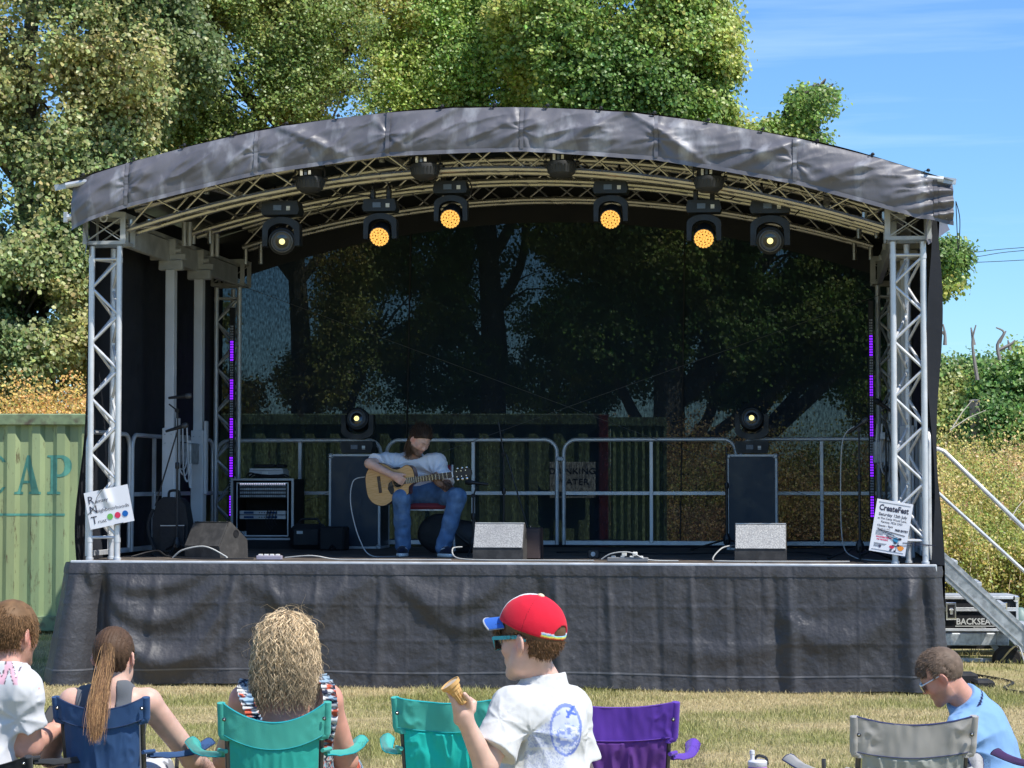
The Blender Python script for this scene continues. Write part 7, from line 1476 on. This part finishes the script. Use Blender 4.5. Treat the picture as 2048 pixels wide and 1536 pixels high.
        m2 = (py_ > 1500) & (px_ > 1048) & (px_ < 1128); put(m2, pale, .2); put(m2 & (np.abs(((n2 * 10) % 1) - .5) < .16), (.2, .24, .45), .5)
        return C
    sdf_obj('t_shirt', G, M_cloth, g, colr, it=1)
    G = Grid((-.25, 6.3, .25), (.42, 6.95, .75), .008); 
    for s_ in (-1, 1): d = np.array([math.cos(yaw), math.sin(yaw), 0]) * s_; G.cap(hip + d * .06, hip + d * .09 + [-.01, .02, -.26], .085, .080, .04)
    sdf_obj('shorts', G, M_cloth, g, lambda V: np.repeat(np.array([[.05, .07, .13]]), len(V), 0))
    short_hair(g, o, H, .0075, lambda q: np.maximum(np.maximum(.55 * q[..., 0] - q[..., 2] - .028, -(q[..., 2] + .062)), np.where(q[..., 2] < .012, (q[..., 0] + .030) * 1.0 , -1)), (.13, .07, .035), 3600, .014, .0009, up=.5, jit=.25, res=.0035, density=lambda q: (-(q[:, 0] + .012) * .352 + (q[:, 2] - .043) * .936) < -.012)
    # fringe under the brim
    n_ = 420; p = np.stack([H.w(.086 + rng.uniform(-.014, .008), rng.uniform(-.055, .062), .052 + rng.uniform(-.012, .008)) for _ in range(n_)]); V2, F2, C2 = strands(p, np.repeat((H.f * .55 - H.u * .8)[None], n_, 0), .034, 6, .0010, np.array([.15, .085, .04]) * rng.uniform(.6, 1.8, (n_, 1)), wave=.002, wf=80, jit=.22, grav=.1); link('fringe', np_mesh('fringe', V2 - o, F2, M_hair, C2), g)
    # sunglasses
    Mt = mat('teal_sunglass_frame', (.02, .33, .40), .3); mb = MB()
    for y in (-1, 1): mb.bar(H.w(.098, y * .066, .012) - o, H.w(.0, y * .084, .014) - o, .004, .011, H.u); mb.bar(H.w(.0, y * .084, .014) - o, H.w(-.036, y * .086, .002) - o, .004, .008, H.u)
    mb.bar(H.w(.100, .068, .011) - o, H.w(.108, 0, .011) - o, .005, .009, H.u); mb.bar(H.w(.108, 0, .011) - o, H.w(.100, -.068, .011) - o, .005, .009, H.u)
    for y in (-1, 1): mb.bar(H.w(.102, y * .061, .01) - o, H.w(.099, y * .055, -.026) - o, .004, .004, H.f); mb.bar(H.w(.099, y * .056, -.026) - o, H.w(.104, y * .015, -.026) - o, .004, .004, H.u)
    gl = mb.build('sunglasses', Mt, g); mb = MB()
    for y in (-1, 1): mb.box(H.w(.102, y * .036, -.008) - o, (.0015, .025, .018), Matrix(H.R @ Rz(y * .2)), ch=.0005)
    mb.build('lens', M_glass, gl)
    # cap : crown, brim, button, strap
    K = Head(H.w(-.012, 0, .043), H.f * math.cos(.36) + H.u * math.sin(.36), up=H.u, sc=.93)
    Gc = Grid(hc + [-.2, -.2, -.1], hc + [.2, .2, .22], .0034); Gc.ell(K.w(.0, 0, .0), np.array([.116, .094, .103]) * .93, K.R, .0)
    op = K.w(-.108, 0, .0)
    def cutc(P, D):
        q = K.loc(P); D2 = np.maximum(D, -(D + .006)); D2 = np.maximum(D2, -(q[..., 2] + .006)); hole_ = np.linalg.norm((P - op) * np.array([1, 1, 1.]), axis=-1) - .037; hz = np.where(q[..., 2] > .008, hole_, 1); return np.maximum(D2, -hz)
    Gc.fun(cutc)
    def capc(V):
        q = K.loc(V); C = np.repeat(np.array([[.62, .012, .035]]), len(V), 0) * (1 + .1 * (fbm(V, 30, 2)[:, None] - .5)); ang = np.arctan2(q[:, 1], q[:, 0]); C[(np.abs(ang) < .50)] = [.72, .70, .68]; C[np.abs(np.abs(ang) - 1.75) < .012] *= .6
        back = (q[:, 0] < -.078) & (q[:, 2] < .012); bands = [(.75, .75, .8), (.20, .35, .75), (.25, .6, .25), (.85, .75, .15), (.85, .35, .05), (.65, .05, .05)]
        for i, b_ in enumerate(bands): C[back & (q[:, 2] <= .012 - i * .003)] = b_
        return C
    Gc.near(wrinkle(.0018, 12)); V, F = Gc.surf(); V = relax(V, F, 2); cp = empty('cap', Vector(o) + Vector(K.c - o), 0, 'red and white children\'s cap with blue brim and rainbow strap, on the boy', 'cap'); co = Vector(K.c)
    link('crown', np_mesh('crown', V - np.array(co), F, M_cloth, capc(V), True), cp)
    mb = MB(); U, T = np.meshgrid(np.linspace(-1, 1, 30), np.linspace(0, 1, 12), indexing='ij'); a_ = U * 1.0; r0x, r0y = .108, .086
    Q = []
    for lay in (0, 1):
        X_ = r0x * np.cos(a_) + T * .068 * np.cos(a_ * .55) ; Y_ = r0y * np.sin(a_) * (1 - .05 * T); Z_ = -.002 - .018 * (U ** 2) * (1 - .2 * T) - T * .030 - lay * .004; Q.append((K.c + .93 * (X_[..., None] * K.f + Y_[..., None] * K.l + Z_[..., None] * K.u)) - np.array(co))
    mb.grid(Q[0]); mb.build('brim', mat('blue_brim_cloth', (.03, .13, .50), .8, 0, .05, bump=.2, bs=300), cp, smooth=180); m2 = MB(); m2.grid(Q[1][::-1]); m2.tube([Vector(Q[0][i, -1]) - Vector(K.u) * .002 for i in range(30)], .0032, 6); m2.build('brim_lining', mat('grey_brim_edge', (.35, .36, .38), .8), cp, smooth=180)
    mb = MB(); mb.lathe([(.011, 0), (.010, .004), (.005, .007), (.0005, .008)], 14, M=Matrix(K.R).to_4x4(), c=K.w(0, 0, .1025) - np.array(co)); mb.build('button', mat('cream_button', (.7, .6, .4), .7), cp)
    # cone
    ct = Vector(A(927, 1404, 6.36)); rim = Vector(A(899, 1366, 6.35)); ax = (rim - ct).normalized(); q = ax.to_track_quat('Z', 'Y').to_matrix().to_4x4(); L = (rim - ct).length
    cn = empty('ice_cream_cone', ct, 0, 'small wafer cup cone held up by the boy', 'ice-cream cone'); mb = MB(); mb.lathe([(.009, -.004), (.0105, .0), (.012, L * .35), (.0135, L * .42), (.0165, L * .47), (.0175, L * .62), (.021, L * .66), (.023, L * .80), (.029, L * .84), (.031, L), (.0285, L), (.020, L * .8), (.001, L * .76)], 30, M=q)
    mb.build('wafer', mat('wafer', (.62, .36, .13), .75, 0, .12, 40, .5, 160, bdist=.002), cn); mb = MB(); mb.lathe([(.028, L * .93), (.022, L * .97), (.012, L * .95), (.001, L * .955)], 24, M=q); mb.build('ice_cream', mat('melting_ice_cream', (.72, .55, .38), .35), cn)
    mb = MB()
    for k in range(12): a = k * 2 * math.pi / 12; v0 = q @ Vector((.0120 * math.cos(a), .0120 * math.sin(a), L * .05)); v1 = q @ Vector((.0182 * math.cos(a + .2), .0182 * math.sin(a + .2), L * .64)); mb.bar(v0, v1, .0016, .0016)
    mb.build('wafer_ribs', mat('wafer_pale', (.7, .45, .18), .75), cn)['kind'] = 'stuff'
boy()
# ---- seated guitarist
def guitarist():
    Q = lambda px, py, s_: np.array(SP(px, py, s_)); o = Q(850, 1113, 1.35); o[2] = DZ; g = person(o, 'guitarist in a white T-shirt and blue jeans playing seated at the centre of the stage')
    U3, V3 = np.array(SU), np.array(SV); hc = Q(841, 881, 1.28); H = Head(hc, U3 * .55 - V3 * .50 + np.array([0, 0, -.62]), up=(0.25, -.1, 1), sc=.98)
    nk = Q(827, 913, 1.44); shR = Q(770, 924, 1.36); shL = Q(874, 926, 1.40); hip = Q(842, 1000, 1.66); hip[2] = DZ + .57; chest = Q(832, 952, 1.50)
    eR, wR = Q(739, 927, 1.12), Q(786, 951, 1.06); eL, wL = Q(899, 980, 1.22), Q(881, 968, 1.08)
    kR, kL = Q(803, 995, 1.14), Q(915, 995, 1.12); aR, aL = Q(806, 1092, 1.26), Q(886, 1094, 1.16)
    G = Grid(o + [-.75, -.75, -.03], o + [.62, .55, 1.35], .0072); torso(G, hip + [0, .04, 0], chest, nk, shL, shR, SROT, .94); G.cap(nk, H.w(-.02, 0, -.05), .058, .056, .02); H.add(G, chin=1.2)
    G.cap(shR, eR, .050, .044, .03); G.cap(eR, wR, .043, .028, .02); G.cap(shL, eL, .050, .043, .03); G.cap(eL, wL, .041, .028, .02)
    fingers(G, wR, U3 * .75 - np.array([0, 0, .45]), -V3 * .2 + np.array([0, 0, 1]), V3, 1.05, (.55, .7, .75, .8), thumb=(.9, .5, .1)); fingers(G, wL, np.array([0, 0, .9]) - U3 * .55 - V3 * .15, -U3 + np.array([0, 0, .2]), V3 * .6 - U3 * .2, 1.05, (.8, .85, .9, .9), thumb=(.8, .2, .6))
    for (k_, a_) in ((kR, aR), (kL, aL)): G.cap(hip + (k_ - hip) * .3, k_, .045, .045, .02); G.cap(k_, a_, .05, .035, .02); G.cap(a_, [a_[0], a_[1], DZ + .05], .035, .035, .02)
    def tat(V, C):
        d = np.linalg.norm(V - (eL * .5 + wL * .5), axis=1); m = (d < .085) & (fbm(V, 60, 2) > .46) & (np.linalg.norm(V - wL, axis=1) > .03); C[m] *= .35; return C
    sdf_obj('body', G, M_skin, g, skin_col((.70, .42, .31), H, .8, (.075, .042, .026), extra=tat))
    # T-shirt
    G = Grid(o + [-.62, -.4, .35], o + [.5, .6, 1.12], .0072); e2 = shR + (eR - shR) * .62; e3 = shL + (eL - shL) * .72; G.cap(shR, e2, .072, .078, .03); G.cap(shL, e3, .070, .074, .03); a1, a2 = nv3(eR - shR), nv3(eL - shL)
    G.fun(lambda P, D: np.maximum(np.maximum(D, (P - e2) @ a1 - 9 * (np.linalg.norm(P - e2, axis=-1) > .15)), (P - e3) @ a2 - 9 * (np.linalg.norm(P - e3, axis=-1) > .15)))
    torso(G, hip, chest, nk, shL, shR, SROT, 1.0, .022); nd = nv3(H.w(-.02, 0, -.05) - nk); npk = nk + nd * .012; G.fun(lambda P, D: np.maximum(np.where(np.linalg.norm(P - npk, axis=-1) < .13, np.maximum(D, (P - npk) @ nd - .018), D), -(P[..., 2] - hip[2] + .03)))
    G.near(folds(Q(790, 935, 1.3), .014, 11, .10, .10)); G.near(folds(Q(868, 950, 1.3), .014, 11, .10, .10, 1.)); G.near(wrinkle(.010, 5, (1, 1, .8))); G.near(wrinkle(.005, 12, seed=4)); sdf_obj('t_shirt', G, M_cloth, g, lambda V: np.repeat(np.array([[.80, .77, .78]]), len(V), 0))
    # jeans
    G = Grid(o + [-.5, -.65, .02], o + [.55, .6, .75], .0075); G.ell(hip + [0, 0, .0], (.205, .17, .145), Rz(SROT), .05); G.cap(kR * .35 + hip * .65, kL * .35 + hip * .65, .100, None, .06)
    for (k_, a_, s_) in ((kR, aR, -1), (kL, aL, 1)): G.cap(hip + U3 * s_ * .08 - [0, 0, .01], k_, .090, .070, .05); G.cap(k_, k_ * .5 + a_ * .5, .071, .060, .02); G.cap(k_ * .5 + a_ * .5, a_ + [0, 0, .0], .060, .062, .03)
    G.near(wrinkle(.010, 7)); G.near(wrinkle(.005, 16, seed=2)); sdf_obj('jeans', G, M_denim, g)
    # shoes
    Mw = mat('white_rubber_sole', (.72, .72, .70), .6)
    for (a_, ang, nm) in ((aR, -.05, 'l'), (aL, .42, 'r')):
        f = np.array([math.sin(ang), -math.cos(ang), 0]); l = np.cross([0, 0, 1], f); b_ = np.array([a_[0], a_[1], DZ]); R3 = np.stack([f, l, np.array([0, 0, 1.])], 1)
        G = Grid(b_ - .22, b_ + .24, .006); G.ell(b_ + f * .055 + [0, 0, .05], (.135, .047, .05), R3, .02); G.ell(b_ - f * .01 + [0, 0, .085], (.055, .043, .06), R3, .03); G.fun(lambda P, D: np.maximum(np.maximum(D, -(P[..., 2] - DZ - .028)), P[..., 2] - DZ - .125))
        def sc(V): C = np.repeat(np.array([[.012, .016, .035]]), len(V), 0); q = (V - b_) @ R3; C[(np.abs(q[:, 1]) < .020) & (q[:, 0] > .0) & (q[:, 0] < .105) & (((q[:, 0] * 75) % 1) < .5) & (q[:, 2] > .06)] = [.7, .7, .7]; C[(np.abs(q[:, 2] - .062 - .25 * np.abs(q[:, 0] - .03)) < .006) & (np.abs(q[:, 1]) > .03)] = [.65, .65, .65]; return C
        sdf_obj('shoe', G, M_cloth, g, sc); G = Grid(b_ - .22, b_ + .24, .006); G.ell(b_ + f * .055 + [0, 0, .018], (.145, .054, .06), R3, 0); G.fun(lambda P, D: np.maximum(np.maximum(D, DZ + .002 - P[..., 2]), P[..., 2] - DZ - .032)); sdf_obj('shoe_sole', G, Mw, g)
    # hair: tied back, loose lengths down the left
    G = Grid(hc - .2, hc + .2, .006); H.skull(G, .012); G.fun(lambda P, D: np.maximum(D, .9 * H.loc(P)[..., 0] - H.loc(P)[..., 2] + .014)); V, F = G.surf(); V = relax(V, F, 1); hcol = np.array([.045, .026, .016]); link('hair', np_mesh('hair', V - o, F, M_hair, hcol * (.6 + .9 * fbm(V * np.array([1, 1, .4]), 60, 2)[:, None]), True), g)
    N_ = 900; p, nn = pick(V, F, N_); bun = H.w(-.085, .02, .075); tn = (bun - p) - nn * ((bun - p) * nn).sum(1)[:, None]; S0 = strands(p + nn * .001, tn, .09, 6, .0013, hcol * rng.uniform(.6, 2.2, (N_, 1)), jit=.1)
    n1 = 260; S1 = strands(np.repeat(bun[None], n1, 0) + rng.normal(0, .010, (n1, 3)), rng.normal(0, 1, (n1, 3)) + np.array([0, 0, .5]), .06, 8, .0016, hcol * rng.uniform(.7, 2.4, (n1, 1)), wave=.004, wf=90, curl3=1, jit=.3, grav=.12)
    n2 = 520; rt = np.stack([H.w(rng.uniform(-.085, -.045), rng.uniform(-.075, -.03), rng.uniform(-.045, .02)) for _ in range(n2)]); S2 = strands(rt, np.repeat((-H.l * .3 - H.u * .3)[None], n2, 0) + np.array([-.12, -.05, -1]), .17, 14, .0018, np.array([.10, .055, .028]) * rng.uniform(.6, 2.0, (n2, 1)), wave=.007, wf=38, curl3=.7, jit=.14, grav=.12)
    Vh, Fh, Ch = join_np([S0, S1, S2]); link('loose_hair', np_mesh('loose_hair', Vh - o, Fh, M_hair, Ch), g)
    # ---- guitar, own frame: x along the neck, z across the body, y depth (top faces -y)
    gc = Vector(Q(785, 966, 1.16)); GT = empty('acoustic_guitar', gc, 0, 'acoustic guitar with pale spruce top and black headstock in the guitarist\'s hands', 'guitar')
    tip = Vector(Q(932, 946, 1.02)); xa = (tip - gc).normalized(); ya = (Vector(V3) - xa * Vector(V3).dot(xa)).normalized(); za = xa.cross(ya).normalized(); za = za if za.z > 0 else -za; Mg = Matrix((xa, ya, za)).transposed().to_4x4(); GT.matrix_world = Matrix.Translation(gc) @ Mg
    S = .97
    def half(sg):
        pts = [(-.245, 0), (-.238, .09), (-.20, .155), (-.14, .190), (-.08, .196), (-.02, .172), (.03, .135), (.075, .118), (.12, .125), (.165, .142), (.20, .138), (.232, .105), (.243, .05), (.245, 0)]
        if sg < 0: pts = [(-.245, 0), (-.238, .09), (-.20, .155), (-.14, .190), (-.08, .196), (-.02, .172), (.03, .135), (.075, .118), (.11, .122), (.14, .128), (.165, .115), (.172, .085), (.18, .055), (.21, .035), (.24, .028)]
        return [Vector((x, z * sg)) for x, z in pts]
    up_ = [p for p in smooth_path([Vector((p.x, p.y, 0)) for p in half(1)], 4)]; dn = [p for p in smooth_path([Vector((p.x, p.y, 0)) for p in half(-1)], 4)]; outl = [(p.x * S, p.y * S) for p in up_] + [(p.x * S, p.y * S) for p in dn[::-1][:-1]]
    Ms = mat('spruce_top', (.56, .30, .11), .28, 0, .10, 10, stretch=(1, 1, 14), coat=.4); Mr = mat('mahogany_sides', (.13, .035, .02), .3, 0, .2, 8, coat=.4); Mf = mat('rosewood', (.05, .028, .018), .5); Mgl = mat('dark_rosette', (.012, .01, .01), .5)
    mb = MB(); mb.prism(outl[::-1], -.042, -.048); mb.build('top', Ms, GT); mb = MB(); mb.prism([(x * .995, z * .995) for x, z in outl][::-1], .045, -.0415); mb.build('body', Mr, GT)
    mb = MB(); n = len(outl); mb.tube([(x, -.047, z) for x, z in outl], .0028, 5, closed=True); mb.build('binding', Mgl, GT)
    cx = .075 * S
    mb = MB(); mb.add([(cx, -.0492, 0)] + [(cx + .047 * math.cos(a), -.0492, .047 * math.sin(a)) for a in np.linspace(0, 2 * math.pi, 29)[:-1]], [(0, 1 + (k + 1) % 28, 1 + k) for k in range(28)]); mb.build('sound_hole', mat('hole_black', (.004, .004, .004), .9), GT, smooth=0)
    mb = MB(); mb.tube([(cx + .054 * math.cos(a), -.049, .054 * math.sin(a)) for a in np.linspace(0, 2 * math.pi, 29)[:-1]], .0022, 4, closed=True); mb.build('rosette', Mgl, GT)
    mb = MB(); mb.prism([(cx - .055, .02), (cx - .09, -.0), (cx - .105, -.05), (cx - .08, -.10), (cx - .055, -.105), (cx - .045, -.06), (cx - .048, -.03)], -.0498, -.048); mb.build('pickguard', Mgl, GT)
    mb = MB(); mb.box((-.105, -.052, 0), (.014, .005, .075), ch=.003); mb.build('bridge', Mf, GT)
    mb = MB(); mb.box((.36, -.053, 0), (.235, .005, .026)); mb.build('fretboard', Mf, GT); mb = MB(); mb.box((.42, -.038, 0), (.175, .012, .023), ch=.006); mb.build('neck', Mr, GT)
    for k in range(16): x_ = .585 - .44 * (1 - 2 ** (-(k + 1) / 12.)) / .62 ; mb = MB(); mb.box((x_, -.0588, 0), (.0013, .001, .026)); mb.build('fret', M_chrome, GT)
    mb = MB(); mb.box((.598, -.056, 0), (.004, .008, .024)); mb.build('nut', Mw, GT)
    hx = Matrix.Rotation(0, 4, 'Y'); mb = MB(); mb.prism([(.60, -.024), (.62, -.036), (.74, -.045), (.775, -.02), (.775, .02), (.74, .045), (.62, .036), (.60, .024)][::-1], -.046, -.032); mb.build('headstock', M_black, GT)
    for k in range(3):
        for s_ in (-1, 1): x_ = .640 + .043 * k; mb = MB(); mb.tube([(x_, -.046, s_ * .024), (x_, -.062, s_ * .024)], .005, 8); mb.lathe([(.004, 0), (.011, .006), (.011, .014), (.004, .018)], 10, M=Matrix.Rotation(-s_ * math.pi / 2, 4, 'X'), c=(x_, -.038, s_ * .048)); mb.build('tuning_peg', M_chrome, GT)
    for k in range(6): z_ = -.019 + .0076 * k; mb = MB(); mb.tube([(-.105, -.060, z_ * 1.3), (.60, -.061, z_)], .0007, 4); mb.build('string', M_chrome, GT)
    mb = MB(); mb.box((.05, -.02, .125), (.03, .012, .008), ch=.003); mb.box((.085, -.02, .122), (.012, .008, .010), ch=.003); mb.build('preamp', M_black, GT)
    # chair
    ch = on_stage('stacking_chair', -.86, 1.55, DZ, 'steel-legged chair with a dark red padded seat under the guitarist', 'chair'); mb = MB(); mb.box((0, 0, .445), (.205, .20, .028), ch=.02); mb.build('seat', mat('red_seat_pad', (.22, .03, .045), .8), ch); mb = MB(); mb.box((0, -.0, .412), (.20, .195, .006)); mb.build('seat_pan', M_galv, ch)
    for s_ in (-1, 1):
        mb = MB(); mb.tube([(s_ * .20, -.19, .42), (s_ * .225, -.22, 0)], .012, 8); mb.build('leg', M_alu2, ch); mb = MB(); mb.tube([(s_ * .20, .19, .82), (s_ * .20, .16, .42), (s_ * .22, .22, 0)], .012, 8); mb.build('leg', M_alu2, ch); mb = MB(); mb.tube([(s_ * .20, -.19, .415), (s_ * .20, .17, .415)], .011, 8); mb.build('side_rail', M_alu2, ch)
        for y_ in (-.22, .22): mb = MB(); mb.lathe([(.016, 0), (.016, .025)], 8, c=(s_ * .222, y_, 0)); mb.build('rubber_foot', M_rubber, ch)
    mb = MB(); mb.box((0, .19, .72), (.19, .018, .10), ch=.015); mb.build('backrest', mat('red_back_pad', (.22, .03, .045), .8), ch)
    # soft guitar case lying behind the chair
    G = Grid((0, 0, 0), (1, 1, 1), .1); b0 = SW(-.72, 2.25, DZ); c0 = np.array(b0); G = Grid(c0 + [-.5, -.3, 0], c0 + [.7, .4, .5], .012); G.ell(c0 + [-.12, 0, .18], (.22, .08, .185), None, .05); G.ell(c0 + [.12, -.02, .15], (.20, .08, .15), None, .06); G.cap(c0 + [.25, -.02, .14], c0 + [.52, 0, .10], .08, .06, .05); G.fun(lambda P, D: np.maximum(D, -(P[..., 2] - DZ - .003))); G.near(wrinkle(.008, 6)); V, F = G.surf(); gb = empty('guitar_bag', b0, 0, 'black padded guitar bag lying on the stage behind the red chair', 'guitar bag'); link('bag', np_mesh('bag', V - c0, F, M_bag, None, True), gb)
    mb = MB(); mb.tube(smooth_path([(-.1, -.10, .3), (.0, -.12, .2), (.12, -.12, .1), (.2, -.1, .05)], 5), .012, 6); mb.build('strap', M_bag, gb)
guitarist()

# ---- things in the audience foreground
tb = empty('folding_table', (A(1515, 1500, 8.25)[0], 8.3, 0), 0, 'small folding table below the purple bottle', 'table'); mb = MB(); mb.box((0, 0, .455), (.16, .14, .012), ch=.004); mb.build('top', M_black, tb)
for x_ in (-.13, .13):
    for y_ in (-.11, .11): mb = MB(); mb.tube([(x_, y_, .45), (x_ * 1.15, y_ * 1.15, 0)], .008, 8); mb.build('leg', M_pole, tb)
bt = empty('water_bottle', (A(1515, 1500, 8.25)[0], 8.25, .468), 0, 'lilac drinking bottle with a white spout cap near the bottom edge', 'bottle'); M_lil = mat('lilac_plastic', (.42, .20, .48), .35, 0, .12, 12)
mb = MB(); mb.lathe([(.033, 0), (.036, .006), (.036, .155), (.033, .162)], 26); mb.build('body', M_lil, bt); mb = MB(); mb.lathe([(.034, .160), (.036, .163), (.036, .178), (.030, .184), (.001, .185)], 26); mb.build('cap', Mwhite_pl := mat('white_plastic', (.7, .7, .74), .35), bt)
mb = MB(); mb.tube([(-.018, 0, .18), (-.020, 0, .205)], .0085, 10); mb.lathe([(.008, 0), (.010, .003), (.009, .016), (.002, .018)], 12, c=(-.020, 0, .203)); mb.build('spout', Mwhite_pl, bt)
mb = MB(); mb.tube(smooth_path([(-.012, 0, .183), (.0, 0, .198), (.022, 0, .196), (.034, 0, .186), (.036, 0, .165)], 5), .0055, 8); mb.build('carry_loop', M_black, bt)
# dark bag and straps low at the left edge
bg = empty('tote_bag', (A(60, 1500, 7.9)[0], 7.9, 0), 0, 'black sports bag standing beside the left man at the bottom edge', 'bag'); mb = MB(); mb.box((-.05, 0, .29), (.15, .10, .29), ch=.05); mb.build('body', M_bag, bg)
mb = MB(); mb.tube(smooth_path([(-.15, -.09, .52), (-.1, -.1, .60), (.02, -.1, .60), (.07, -.09, .52)], 5), .01, 6); mb.build('handle', M_bag, bg)
